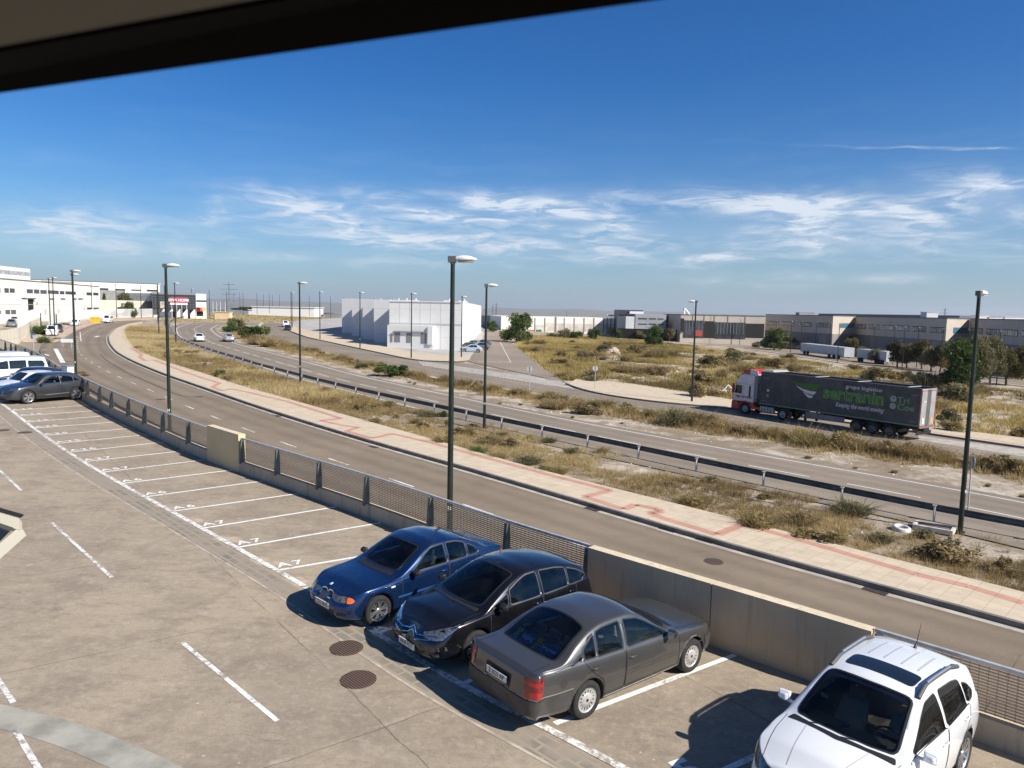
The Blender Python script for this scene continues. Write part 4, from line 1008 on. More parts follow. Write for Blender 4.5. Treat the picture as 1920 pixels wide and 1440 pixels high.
F = frame((xf - .16, 0, .790), (0, 1, 0), (-.9, 0, .35)); MB().lathe([(0, .004), (.036, .003), (.040, 0)], F, 20).build('badge', mat('badge_blue_white', (.5, .6, .8), .3), car1)
plate(car1, xf + .062, .44, True, '2223 BNG')
place(car1, -2.266, 16.145, rad(226.1))
# ------------------------------------------------------------------ the black hatchback
xf, xr = 2.215, -2.045
BLACK = paint('metallic_black', (.004, .005, .009), .4, .2)
S2 = dict(xr=xr, xf=xf, wb=2.61, wr=.32, wd=.205, rim='seven', paint=BLACK, cab=(-1.55, 1.15), cowl=1.05, nose=.26, tail=.16, tum=23, zbump=.52,
    W=wtab(xr, xf, .885, .56, .74), zb=[(xr, .32), (xr + .3, .26), (-1, .20), (1, .20), (xf - .4, .19), (xf, .22)],
    belt=[(xr, .86), (xr + .2, .99), (-1.4, 1.02), (-.6, .985), (.3, .94), (1.0, .89), (1.5, .84), (xf - .2, .77), (xf, .71)],
    rail=[(xr, .87), (xr + .12, 1.0), (-1.75, 1.14), (-1.35, 1.29), (-.9, 1.375), (-.4, 1.41), (-.1, 1.40), (.25, 1.32), (.95, .985), (1.12, .89), (1.5, .85), (xf, .715)],
    crown=[(xr, .03), (-1.9, .05), (-1.5, .07), (-.9, .06), (-.3, .06), (.3, .11), (.9, .12), (1.15, .09), (1.7, .08), (xf, .03)],
    windows=[[(.93, .965), (.52, 1.14), (.54, .958)], [(.47, .94), (.45, 1.18), (.20, 1.29), (.0, 1.36), (-.27, 1.375), (-.29, .965)], [(-.39, .965), (-.37, 1.375), (-.80, 1.355), (-1.05, 1.315), (-1.06, .995)], [(-1.12, 1.0), (-1.11, 1.30), (-1.38, 1.22), (-1.62, 1.10), (-1.52, 1.02)]],
    screen=[(1.03, -.62), (1.12, -.3), (1.14, 0), (1.12, .3), (1.03, .62), (.20, .53), (.25, .25), (.26, 0), (.25, -.25), (.20, -.53)],
    backlight=[(-1.88, -.50), (-1.92, 0), (-1.88, .50), (-1.45, .50), (-1.40, 0), (-1.45, -.50)], backlight_z=(.95, 2), screen_z=(.8, 2),
    doors=[[(.98, .32), (1.0, .90), (.90, .945), (-.34, .975), (-.34, .28)], [(-.36, .28), (-.36, .975), (-1.30, 1.0), (-1.30, .80), (-1.02, .60), (-.98, .30)]], handles=[(-.20, .83), (-1.13, .87)],
    lines=[('wiper', [(1.20, -.50), (.98, .05)], 'top', INK, .024), ('wiper', [(1.22, .02), (.98, .52)], 'top', INK, .024), ('bonnet_gap', [(1.92, -.66), (1.5, -.72), (1.15, -.72)], 'top', INK, .012), ('bonnet_gap', [(1.92, .66), (1.5, .72), (1.15, .72)], 'top', INK, .012),
           ('chrome_trim', [(-.64, .645), (-.30, .60), (-.11, .575), (0, .655), (.11, .575), (.30, .60), (.64, .645)], 'front', CHROME, .018), ('chrome_trim', [(-.60, .585), (-.28, .535), (-.12, .51), (0, .59), (.12, .51), (.28, .535), (.60, .585)], 'front', CHROME, .018),
           ('bumper_moulding', [(-.84, .455), (-.4, .43), (.4, .43), (.84, .455)], 'front', TRIMG, .07), ('side_moulding', [(.9, .46), (-.95, .48)], 'side', BLACKP, .05)],
    patches=[('headlight', [(1.27, .66), (1.25, .60), (1.10, .575), (.90, .60), (.66, .78), (.60, .835), (.84, .775), (1.05, .72)], 'fdiag', LAMPG, .008, .02),
             ('lower_grille', [(-.5, .37), (-.42, .27), (.42, .27), (.5, .37)], 'front', INK, .006, .04),
             ('fog_light', [(.62, .36), (.62, .29), (.72, .30), (.72, .37)], 'fmir', LAMPD, .008, .03), ('tail_light', [(-1.10, .96), (-1.02, .84), (-.86, .80), (-.78, .90), (-.92, 1.02)], 'rdiag', REDL, .008, .02),
             ('cowl', [(1.10, -.64), (1.19, -.3), (1.21, 0), (1.19, .3), (1.10, .64), (1.20, .66), (1.30, 0), (1.20, -.66)], 'top', BLACKP, .006, .03)],
    mirror=(.78, .97, 1.0), mir_m=BLACKP, seal=mat('satin_black_frame', (.05, .05, .055), .35), glass_side=GLASS_D, glass_backlight=GLASS_D, rearshelf=(-1.75, -1.25, .95), inter=INTER)
S2['sealw'] = .04
car2, bv2 = build_car(S2, 'black_hatchback', 'black five-door hatchback with chrome chevron grille, between blue and grey saloons')
plate(car2, xf + .065, .36, True, '8658 FGT')
place(car2, -.158, 14.649, rad(221.9))
# ------------------------------------------------------------------ the old grey saloon, seen from behind
xf, xr = 2.215, -2.52
GREY = paint('metallic_grey', (.110, .107, .103), .65, .33)
GREYD = mat('dark_grey_bumper', (.055, .053, .050), .45, noise=(4, .3))
S3 = dict(xr=xr, xf=xf, wb=2.73, wr=.315, wd=.20, rim='hubcap', rim_m=HUBC, paint=GREY, cab=(-1.95, .98), cowl=.85, nose=.12, tail=.04, tum=24, zbump=.52, gap=.055,
    W=wtab(xr, xf, .885, .70, .88), zb=[(xr, .28), (xr + .4, .24), (-1, .20), (1, .20), (xf - .4, .21), (xf, .24)],
    belt=[(xr, .97), (xr + .04, 1.005), (-2.0, 1.0), (-1.0, .955), (.3, .915), (1.0, .875), (1.8, .80), (xf - .1, .75), (xf, .70)],
    rail=[(xr, .975), (xr + .04, 1.01), (-2.15, 1.015), (-1.95, 1.02), (-1.5, 1.22), (-1.15, 1.345), (-.8, 1.395), (-.3, 1.40), (-.12, 1.37), (.70, .945), (.90, .905), (1.2, .87), (xf, .71)],
    crown=[(xr, .01), (-2.3, .025), (-1.9, .055), (-1.5, .07), (-1.0, .055), (-.3, .05), (.2, .09), (.75, .075), (1.0, .045), (1.9, .035), (xf, .01)],
    windows=[[(.68, .935), (.10, 1.25), (-.06, 1.325), (-.40, 1.372), (-.43, .945)], [(-.52, .95), (-.50, 1.372), (-.92, 1.36), (-1.10, 1.325), (-1.14, .97)], [(-1.19, .975), (-1.15, 1.305), (-1.37, 1.19), (-1.45, 1.14), (-1.44, .985)], [(-1.49, 1.01), (-1.49, 1.085), (-1.74, .985), (-1.6, .99)]],
    screen=[(.82, -.58), (.88, -.3), (.90, 0), (.88, .3), (.82, .58), (.02, .54), (.04, 0), (.02, -.54)],
    backlight=[(-1.95, -.62), (-2.0, -.3), (-2.01, 0), (-2.0, .3), (-1.95, .62), (-1.22, .53), (-1.17, .25), (-1.16, 0), (-1.17, -.25), (-1.22, -.53)], backlight_z=(.85, 2), screen_z=(.8, 2),
    doors=[[(.95, .30), (.93, .87), (.70, .93), (-.48, .955), (-.48, .28)], [(-.50, .28), (-.50, .955), (-1.48, 1.0), (-1.32, .80), (-1.02, .58), (-1.0, .30)]], handles=[(-.33, .79), (-1.22, .83)],
    lines=[('side_moulding', [(1.85, .56), (.95, .555), (-.96, .565)], 'side', GREYD, .02), ('side_moulding', [(.95, .50), (-.96, .51)], 'side', GREYD, .012), ('sill_line', [(.9, .30), (-.96, .31)], 'side', GREYD, .02),
           ('boot_gap', [(-2.04, -.655), (-2.30, -.665), (-2.47, -.66)], 'top', INK, .012), ('boot_gap', [(-2.04, .655), (-2.30, .665), (-2.47, .66)], 'top', INK, .012),
           ('boot_gap', [(-.66, .98), (-.665, .64)], 'rear', INK, .01), ('boot_gap', [(.66, .98), (.665, .64)], 'rear', INK, .01), ('bonnet_gap', [(1.0, -.72), (2.1, -.70)], 'top', INK, .01), ('bonnet_gap', [(1.0, .72), (2.1, .70)], 'top', INK, .01),
           ('bumper_trim', [(-.86, .635), (-.4, .63), (.4, .63), (.86, .635)], 'rear', mat('bumper_trim', (.45, .44, .42), .3, .6), .016), ('bumper_trim', [(-2.42, .635), (-1.72, .63)], 'side', mat('bumper_trim', (.45, .44, .42), .3, .6), .018),
           ('bumper_groove', [(-2.44, .545), (-1.74, .54)], 'side', INK, .012), ('bumper_groove', [(-.86, .50), (.86, .50)], 'rear', INK, .03), ('bumper_groove', [(2.15, .56), (1.76, .56)], 'side', INK, .014), ('wing_gap', [(-1.72, 1.0), (-2.44, .955)], 'side', INK, .007)],
    patches=[('tail_light', [(-1.36, .95), (-1.36, .655), (-1.07, .655), (-1.07, .95)], 'rdiag', REDL, .010, .02), ('tail_light_band', [(-1.355, .83), (-1.355, .765), (-1.075, .765), (-1.075, .83)], 'rdiag', REDD, .014, .01), ('tail_light_top', [(-1.355, .945), (-1.355, .90), (-1.075, .90), (-1.075, .945)], 'rdiag', REDD, .014, .01),
             ('rear_bumper', [(-.74, .62), (-.74, .40), (-.6, .34), (.6, .34), (.74, .40), (.74, .62)], 'rear', GREYD, .022, .03), ('rear_bumper_corner', [(-1.42, .62), (-1.42, .38), (-1.0, .38), (-1.0, .62)], 'rdiag', GREYD, .020, .02), ('rear_bumper_side', [(-1.72, .62), (-1.74, .36), (-2.30, .34), (-2.50, .40), (-2.52, .62)], 'side', GREYD, .012, .03), ('front_bumper_side', [(1.74, .62), (1.74, .34), (2.0, .30), (2.2, .34), (2.2, .60)], 'side', GREYD, .012, .03), ('plate_recess', [(-.31, .86), (-.31, .66), (.31, .66), (.31, .86)], 'rear', INK, .005, .02), ('headlight', [(1.24, .70), (1.24, .60), (.84, .61), (.80, .70)], 'fdiag', LAMPG, .008, .02),
             ('grille', [(-.40, .69), (-.40, .60), (.40, .60), (.40, .69)], 'front', INK, .006, .02),
             ('fuel_flap', [(-1.92 + .075 * math.cos(k * .628), .76 + .075 * math.sin(k * .628)) for k in range(10)], 'side', mat('grey_flap', (.09, .088, .085), .35, .6), .003, .02),
             ('cowl', [(.88, -.6), (.94, -.3), (.96, 0), (.94, .3), (.88, .6), (.98, .66), (1.05, 0), (.98, -.66)], 'top', BLACKP, .006, .03)],
    mirror=(.60, .97, .985), mir_m=BLACKP, handle_m=GREYD, seal=mat('satin_black_frame', (.05, .05, .055), .35), rearshelf=(-2.0, -1.35, .965), seats=(.05, -.95), inter=INTG, shelf_m=mat('shelf_green_grey', (.10, .11, .09), .9), glass_backlight=m_glass('clear_rear_glass', (.86, .90, .88), .03))
car3, bv3 = build_car(S3, 'grey_saloon', 'old grey four-door saloon seen from behind with a football scarf on its rear shelf')
mk = plate(car3, xr - .068, .755, False, 'Z·3521·AP', .50, .105, old=True)
# lower bumper skins front and rear
for poly, md in (([(-.90, .62), (-.90, .44), (-.6, .36), (.6, .36), (.90, .44), (.90, .62)], 'rear'),): pass
# football scarf on the rear shelf
sc1 = MB(); P = [(-1.86, -.50 + i * .10, .997 + .012 * math.sin(i * 1.3)) for i in range(11)]
Pa = [(p[0] - .03 * math.sin(i * .8), p[1], p[2]) for i, p in enumerate(P)]; Pb = [(p[0] + .20 + .02 * math.sin(i), p[1], p[2] + .10) for i, p in enumerate(P)]
mkb = MB(); mkb.strip(Pa, Pb)
scarf = mkb.build('football_scarf', mat('scarf_blue', (.05, .17, .42), .95, noise=(14, .5))); 
tag(scarf, 'blue and gold football scarf lying across the rear shelf of the grey saloon', 'scarf')
SCM = frame((-1.765, -.24, 1.055), (0, -1, 0), (.55, 0, .30))
text_mb('REAL', .13, frame((-1.765, .20, 1.056), (0, -1, 0), (.55, 0, .30)), off=.004).build('scarf_lettering', mat('scarf_white', (.9, .92, .95), .9), scarf)
text_mb('Zaragoza', .10, frame((-1.765, -.28, 1.058), (0, -1, 0), (.55, 0, .30)), off=.003, shear=.2).build('scarf_lettering', mat('scarf_white', (.9, .92, .95), .9), scarf)
gm = MB()
for y0, y1 in ((.52, .40), (.02, -.10)):
    gm.strip([(-1.87, y0, 1.004), (-1.87, y1, 1.004)], [(-1.67, y0, 1.112), (-1.67, y1, 1.112)])
gm.build('scarf_gold', mat('scarf_gold', (.72, .50, .10), .95, noise=(30, .5)), scarf)
place(car3, 1.812, 13.009, rad(39.7)); scarf.matrix_world = car3.matrix_world.copy()
# ------------------------------------------------------------------ the white crossover
xf, xr = 2.13, -2.15
WHITE = paint('pearl_white', (.78, .79, .80), .0, .25)
S4 = dict(xr=xr, xf=xf, wb=2.555, wr=.345, wd=.22, rim='multi', paint=WHITE, cab=(-1.55, 1.05), cowl=.95, nose=.16, tail=.18, tum=22, zbump=.62, gap=.05,
    W=wtab(xr, xf, .89, .64, .78), zb=[(xr, .36), (xr + .3, .30), (-1, .26), (1, .26), (xf - .4, .25), (xf, .28)],
    belt=[(xr, 1.0), (xr + .2, 1.12), (-1.4, 1.16), (-.6, 1.12), (.3, 1.07), (1.0, 1.03), (1.5, .985), (xf - .2, .92), (xf, .85)],
    rail=[(xr, 1.01), (xr + .12, 1.15), (-1.95, 1.36), (-1.80, 1.46), (-1.5, 1.52), (-1.0, 1.565), (-.3, 1.58), (.0, 1.555), (.25, 1.49), (.85, 1.13), (1.0, 1.04), (1.5, .99), (xf, .855)],
    crown=[(xr, .03), (-1.9, .05), (-1.5, .06), (-.9, .06), (-.2, .06), (.3, .10), (.85, .11), (1.05, .09), (1.7, .085), (xf, .04)],
    windows=[[(.78, 1.125), (.28, 1.40), (.06, 1.505), (-.28, 1.53), (-.32, 1.10)], [(-.42, 1.10), (-.40, 1.53), (-.90, 1.51), (-1.12, 1.475), (-1.20, 1.14)], [(-1.26, 1.16), (-1.20, 1.42), (-1.38, 1.36), (-1.55, 1.22), (-1.50, 1.18)]],
    screen=[(.93, -.66), (1.02, -.35), (1.05, 0), (1.02, .35), (.93, .66), (.20, .55), (.25, .28), (.27, 0), (.25, -.28), (.20, -.55)],
    backlight=[(-1.98, -.55), (-2.0, 0), (-1.98, .55), (-1.72, .52), (-1.70, 0), (-1.72, -.52)], backlight_z=(1.1, 2), screen_z=(.95, 2.2),
    doors=[[(.90, .38), (.92, 1.03), (.80, 1.08), (-.37, 1.10), (-.37, .34)], [(-.39, .34), (-.39, 1.10), (-1.30, 1.14), (-1.32, .90), (-1.05, .68), (-1.0, .36)]], handles=[(-.22, .93), (-1.12, .98)],
    lines=[('bonnet_gap', [(1.95, -.60), (1.4, -.72), (1.02, -.76)], 'top', TRIMG, .008), ('bonnet_gap', [(1.95, .60), (1.4, .72), (1.02, .76)], 'top', TRIMG, .008), ('bonnet_crease_shade', [(1.95, -.28), (1.5, -.36), (1.12, -.42)], 'top', mat('white_painted_shade', (.45, .46, .48), .4), .012), ('bonnet_crease_shade', [(1.95, .28), (1.5, .36), (1.12, .42)], 'top', mat('white_painted_shade', (.45, .46, .48), .4), .012),  # grey strips paint the shade of the bonnet creases
           ('chrome_trim', [(-.42, .67), (.42, .67)], 'front', CHROME, .03), ('wiper', [(1.10, -.50), (.92, .05)], 'top', INK, .024), ('wiper', [(1.12, .02), (.92, .54)], 'top', INK, .024)],
    patches=[('headlight', [(1.18, .82), (1.16, .74), (.98, .72), (.70, .84), (.58, .945), (.80, .90)], 'fdiag', LAMPD, .008, .02), ('grille', [(-.42, .78), (-.36, .56), (.36, .56), (.42, .78)], 'front', INK, .006, .05),
             ('lower_cladding', [(-.7, .45), (-.6, .30), (.6, .30), (.7, .45)], 'front', BLACKP, .006, .04), ('sunroof', [(-.02, -.47), (-.02, .47), (-.42, .47), (-.42, -.47)], 'top', DGLASS, .008, .09),
             ('tail_light', [(.50, 1.02), (.52, .84), (.68, .84), (.68, 1.02)], 'rmir', REDL, .008, .03), ('tail_light_side', [(-1.86, 1.04), (-1.90, .88), (-2.08, .88), (-2.04, 1.03)], 'side', REDD, .008, .03),
             ('cowl', [(.99, -.68), (1.09, -.35), (1.12, 0), (1.09, .35), (.99, .68), (1.10, .72), (1.22, 0), (1.10, -.72)], 'top', BLACKP, .006, .03)],
    mirror=(.70, .985, 1.13), mir=(.12, .18, .16), glass_screen=m_glass('screen_glass', (.84, .88, .86), .04), inter=INTB, dash=mat('dash_brown', (.16, .125, .095), .8), glass_side=GLASS_D)
car4, bv4 = build_car(S4, 'white_crossover', 'white crossover with sunroof and dark roof rails at the bottom right corner')
for s in (1, -1):
    P = []; 
    for i in range(15):
        x = .12 - 1.50 * i / 14; y = s * (itp(S4['W'], x) * .93 - (itp(S4['rail'], x) - itp(S4['belt'], x)) * math.tan(rad(22)) - .05)
        z = itp(S4['rail'], x) + .035 + .05 * (sst(0, .16, i / 14) * sst(0, .16, 1 - i / 14)); P.append((x, y, z))
    MB().tube(P, [.034] * 3 + [.026] * 9 + [.034] * 3, 8).build('roof_rail', TRIMG, car4)
    MB().tube([(p[0], p[1], p[2] + .018) for p in P[3:12]], .020, 8).build('roof_rail_bar', mat('satin_alu', (.5, .51, .53), .35, .8), car4)
for y in (-.34, -.12, .12, .34): shell_line(bv4, [(-.58, y * 1.02), (-1.30, y)], 'top', w=.03, off=.006).build('roof_rib_shade', mat('white_painted_shade', (.45, .46, .48), .4), car4)  # roof ribs drawn as flat grey strips of painted shade
an = MB(); an.tube([(-1.45, 0, 1.60), (-1.50, 0, 1.66)], [.03, .012], 8); an.tube([(-1.50, 0, 1.66), (-1.62, 0, 1.95)], [.007, .003], 6); an.build('antenna', BLACKP, car4)
MB().box((.62, -.44, 1.325), (.012, .10, .05)).build('windscreen_sticker', mat('sticker_green', (.55, .60, .20), .6), car4)
place(car4, 5.21, 10.15, rad(222.5))
# painted numbers (text helper lives above)
for (a_, b_, n_, sz) in BN:
    A, B = at(*a_, 'p'), at(*b_, 'p'); d = (B - A).normalized(); F = frame(A + d * .12 + Vector((0, 0, .006)), d, (-d.y, d.x, .0278 * d.y + .003 * d.x)) @ Matrix.Translation((0, .30 if sz < .5 else .12, 0))
    o = text_mb(n_, sz, F, off=.008 if sz < .5 else .02, ex=.0003, align='LEFT', sx=1.15, spacing=1.25).build('bay_number', shader('worn_number_paint', m_paint(.30), .7)); tag(o, kind='structure')
# ------------------------------------------------------------------ cars at the far end of the deck
def sedan_like(L_, W_, Hh, wb_, pm, **k):
    """spec for a plain hatchback / wagon / van from a few proportions"""
    kind = k.get('kind', 'hatch'); fo = k.get('fo', .82); xf = wb_ / 2 + fo; xr = xf - L_; b = k.get('beltz', Hh * .62); hd = k.get('hood', Hh * .60)
    if kind == 'van': a0, a1, r1, r2 = wb_ / 2 + .10, .55, xr + .12, xr + .02
    elif kind == 'wagon': a0, a1, r1, r2 = .85, .02, xr + .55, xr + .12
    else: a0, a1, r1, r2 = k.get('a0', .85), k.get('a1', .05), xr + k.get('rr', .95), xr + .22
    rt = Hh - .075
    S = dict(xr=xr, xf=xf, wb=wb_, wr=k.get('wr', .31), wd=.2, rim=k.get('rim', 'x'), rim_m=k.get('rim_m'), paint=pm, cowl=a0, nose=k.get('nose', .18), tail=.10, tum=k.get('tum', 20 if kind != 'van' else 9), zbump=.52,
        W=wtab(xr, xf, W_ / 2, .60, .80), zb=[(xr, .32), (xr + .3, .26), (-1, .21), (1, .21), (xf - .4, .22), (xf, .25)],
        belt=[(xr, b - .1), (xr + .12, b + .03), (-1.0, b + .02), (.2, b - .02), (a0 + .1, hd + .01), (xf - .35, hd - .14), (xf, hd - .25)],
        rail=[(xr, b - .09), (r2, b + .10 if kind != 'van' else Hh * .80), (r1, rt - .04), ((r1 + a1) / 2, rt), (a1, rt - .02), (a1 + .25, rt - .12), (a0 - .05, b + .02), (a0 + .1, hd + .012), (xf, hd - .24)],
        crown=[(xr, .03), (r1, .05), (0, .055), (a1 + .3, .09), (a0, .09), (a0 + .4, .06), (xf, .03)],
        windows=k.get('windows') or [[(a0 - .25, b + .03), (a1 + .05, rt - .10), (a1 - .42, rt - .06), (a1 - .44, b + .03)], [(a1 - .52, b + .035), (a1 - .50, rt - .06), (r1 + .1, rt - .09), (r1 - .02 if kind != 'van' else r1 + .25, b + .05)]],
        screen=[(a0, -.58), (a0 + .06, 0), (a0, .58), (a1 + .22, .50), (a1 + .26, 0), (a1 + .22, -.50)],
        patches=[('headlight', [(.42, hd - .14), (.42, hd - .25), (W_ / 2 * .86, hd - .24), (W_ / 2 * .86, hd - .10)], 'fmir', LAMPG, .008, .03), ('grille', [(-.38, hd - .18), (-.34, hd - .26), (.34, hd - .26), (.38, hd - .18)], 'front', INK, .006, .03), ('lower_grille', [(-.45, .40), (-.4, .27), (.4, .27), (.45, .40)], 'front', INK, .006, .03),
                 ('tail_light', [(.48, b + .02), (.48, b - .14), (W_ / 2 * .80, b - .14), (W_ / 2 * .80, b + .02)], 'rmir', REDL, .008, .03)],
        mirror=(a0 - .25, W_ / 2 + .11, b + .05), mir_m=k.get('mir_m'))
    if kind != 'van': S['backlight'] = [(xr + .28, -.50), (xr + .26, 0), (xr + .28, .50), (r1 - .08, .46), (r1 - .06, 0), (r1 - .08, -.46)]
    else: S['patches'].append(('rear_window', [(-.62, b + .05), (-.55, Hh - .22), (.55, Hh - .22), (.62, b + .05)], 'rear', DGLASS, .01, .05))
    S['doors'] = k.get('doors', []); S['handles'] = k.get('handles', [])
    if S['mir_m'] is None: S['mir_m'] = pm
    return S
DGREY = paint('graphite_grey', (.060, .063, .07), .6, .3)
S5 = sedan_like(4.42, 1.83, 1.62, 2.665, DGREY, fo=.93, wr=.37, rim='aero5', rim_m=SILV, a0=.92, a1=.10, rr=.78, beltz=1.03, hood=1.0, nose=.14,
    windows=[[(.66, 1.07), (.12, 1.38), (-.05, 1.43), (-.40, 1.47), (-.42, 1.09)], [(-.50, 1.09), (-.48, 1.47), (-.95, 1.42), (-1.15, 1.36), (-1.20, 1.13)], [(-1.26, 1.14), (-1.22, 1.33), (-1.40, 1.26), (-1.55, 1.17)]],
    doors=[[(.95, .38), (.97, 1.0), (.80, 1.05), (-.45, 1.07), (-.45, .36)], [(-.47, .36), (-.47, 1.07), (-1.38, 1.10), (-1.35, .9), (-1.08, .68), (-1.02, .38)]], handles=[(-.28, .93), (-1.2, .97)], mir_m=BLACKP)
S5['cab'] = (-1.45, 1.0); S5['gap'] = .06; S5['backlight_z'] = (1.0, 2); S5['screen_z'] = (.9, 2); S5['inter'] = INTG
S5['patches'] += [('tail_light_side', [(-1.80, 1.05), (-1.84, .95), (-2.10, .95), (-2.06, 1.06)], 'side', REDD, .008, .02), ('silver_sill', [(.5, .46), (-.9, .50), (-.9, .46), (.3, .43)], 'side', mat('satin_alu', (.5, .51, .53), .35, .8), .006, .01)]
S5['lines'] = [('wheel_arch_trim', [(1.3325 + .43 * math.cos(rad(a)), .37 + .43 * math.sin(rad(a))) for a in range(-10, 191, 20)], 'side', BLACKP, .05), ('wheel_arch_trim', [(-1.3325 + .43 * math.cos(rad(a)), .37 + .43 * math.sin(rad(a))) for a in range(-10, 191, 20)], 'side', BLACKP, .05), ('sill_trim', [(.92, .34), (-.92, .34)], 'side', BLACKP, .10), ('sill_trim', [(-1.80, .42), (-2.35, .50)], 'side', BLACKP, .22)]
car5, _b = build_car(S5, 'dark_grey_crossover', 'dark grey crossover with black alloy wheels, nearest of the cars parked at the far left')
g1, g2 = at(16, 752, 'p'), at(116, 744, 'p'); dv = (g1 - g2); hd5 = math.atan2(dv.y, dv.x); nr = Vector((math.sin(hd5), -math.cos(hd5), 0)); c5 = (g1 + g2) / 2 - nr * .84
place(car5, c5.x, c5.y, hd5)
et = (Vector(at(22, 770, 'p')) - Vector(at(226, 907, 'p'))); et.z = 0; et.normalize()      # direction of the row of bays, away from us
VW = paint('van_white', (.76, .77, .77), 0, .3)
fwd = Vector((math.cos(hd5), math.sin(hd5), 0))
def bay(i, f=0.0): return c5 + et * (2.45 * i) + fwd * f
car6, _b = build_car(sedan_like(4.2, 1.78, 1.50, 2.6, VW, rr=.9), 'white_hatchback', 'white hatchback beside the dark grey crossover at the far left', detail=1)
p = bay(1, .35); place(car6, p.x, p.y, hd5)
car7, _b = build_car(sedan_like(4.5, 1.82, 1.48, 2.7, paint('night_blue', (.012, .018, .05), .3, .3), rr=1.3), 'dark_blue_car', 'dark blue car between the white hatchback and the white vans', detail=1)
p = bay(2.0, -.3); place(car7, p.x, p.y, hd5)
VS = sedan_like(4.75, 1.85, 1.90, 2.9, VW, kind='van', fo=.85, wr=.33, beltz=1.10, hood=1.15,
    windows=[[(1.35, 1.17), (.80, 1.58), (.30, 1.66), (.28, 1.16)], [(.20, 1.16), (.20, 1.66), (-.80, 1.66), (-.80, 1.16)], [(-.95, 1.18), (-.93, 1.63), (-1.85, 1.60), (-1.98, 1.42), (-1.95, 1.22)]])
car8, _b = build_car(VS, 'white_van', 'white passenger van, nearer of the two vans parked at the far left', detail=1)
p = bay(3.4, .55); place(car8, p.x, p.y, hd5)
VL = dict(VS); VL['windows'] = [VS['windows'][0], VS['windows'][1]]
car9, _b = build_car(VL, 'white_van', 'white van parked farthest along the row at the far left', detail=1)
p = bay(5.0, .75); place(car9, p.x, p.y, hd5)
# wall box of the charging point on the parapet
q = sub(EDGE, edge_px(134), edge_px(134) + .2); c0 = q[0]; mkb = MB(); 
cb = empty('charging_cabinet', (c0.x - .15, c0.y - .15, zp(c0.x, c0.y)), hd5 + rad(90), 'white metal cabinet standing where the two mesh fences meet', 'cabinet')
b_ = MB().box((0, 0, .85), (.62, .40, 1.7)).build('cabinet_body', mat('cabinet_white', (.72, .74, .75), .5, noise=(4, .1)), cb)
MB().box((0, -.215, 1.05), (.26, .02, .5)).build('cabinet_door', mat('cabinet_grey', (.25, .27, .3), .5), cb); MB().box((0, 0, 1.72), (.68, .46, .05)).build('cabinet_top', mat('cabinet_grey', (.25, .27, .3), .5), cb)

# ------------------------------------------------------------------ cars on the roads
def road_car(S, px, py, name, label, cat='car', aim=None, hd=None, back=False):
    c, _ = build_car(S, name, label, None, cat, detail=1); g = at(px, py)
    if aim: a = at(*aim); hd = math.atan2(a.y - g.y, a.x - g.x)
    place(c, g.x, g.y, hd, zr, .0); return c
SILVP = paint('silver_paint', (.42, .43, .44), .6, .3)
small = sedan_like(3.7, 1.62, 1.50, 2.4, VW, fo=.72, a0=.95, a1=.1, rr=.7)
road_car(small, 373, 640, 'white_city_car', 'small white city car driving towards us on the middle road', aim=(420, 668))
road_car(sedan_like(4.4, 1.8, 1.46, 2.65, SILVP, kind='wagon'), 428, 640, 'silver_estate', 'silver estate car driving away on the middle road', aim=(400, 622))
road_car(sedan_like(4.2, 1.76, 1.50, 2.6, paint('black_gloss', (.02, .022, .03), .3)), 539, 619.5, 'dark_hatchback', 'dark hatchback parked at the kerb in front of a white van', aim=(570, 634))
road_car(VS, 535, 613, 'white_van', 'white van parked behind the dark hatchback at the kerb', 'van', aim=(566, 628))
road_car(VS, 98, 630, 'white_van', 'white delivery van parked on the pink pavement facing us', 'van', hd=rad(-62))
road_car(sedan_like(4.5, 1.85, 1.75, 2.75, paint('anthracite', (.06, .062, .065), .4), kind='wagon', beltz=1.1, hood=1.08), 108, 624, 'grey_people_carrier', 'dark grey people carrier parked behind the white delivery van', hd=rad(-62))
road_car(sedan_like(4.3, 1.78, 1.45, 2.6, VW), 141, 611, 'white_hatchback', 'white hatchback parked on the pavement at the bend', hd=rad(-70))
road_car(VS, 202, 605, 'white_van', 'white van driving round the far bend next to the yellow bins', 'van', hd=rad(-75))
road_car(sedan_like(4.1, 1.74, 1.48, 2.55, paint('pale_blue', (.50, .60, .66), .3)), 884, 660, 'pale_blue_hatchback', 'pale blue hatchback parked at the corner of the white warehouse', hd=rad(178))
for (x, y, pc, lab) in ((875, 655, (.05, .05, .06), 'black'), (900, 655, (.2, .2, .21), 'grey'), (885, 650, (.3, .31, .32), 'silver'), (903, 649, (.12, .12, .13), 'dark grey')):
    road_car(sedan_like(4.2, 1.76, 1.47, 2.6, paint('lot_' + lab.replace(' ', '_'), pc, .4)), x, y, 'parked_car', lab + ' car in the cluster behind the pale blue hatchback', hd=rad(175))
for (x, y, pc, lab, h_) in ((27, 606, (.7, .7, .7), 'white car in the left compound nearest its white railing', -60), (48, 603, (.72, .72, .72), 'white car in the left compound beside the open warehouse door', -65), (22, 612, (.35, .37, .4), 'silver car behind the railing of the left compound', -60)):
    road_car(sedan_like(4.2, 1.76, 1.55, 2.6, paint('lot_' + lab.split()[0], pc, .1)), x, y, 'parked_car', lab, hd=rad(h_))
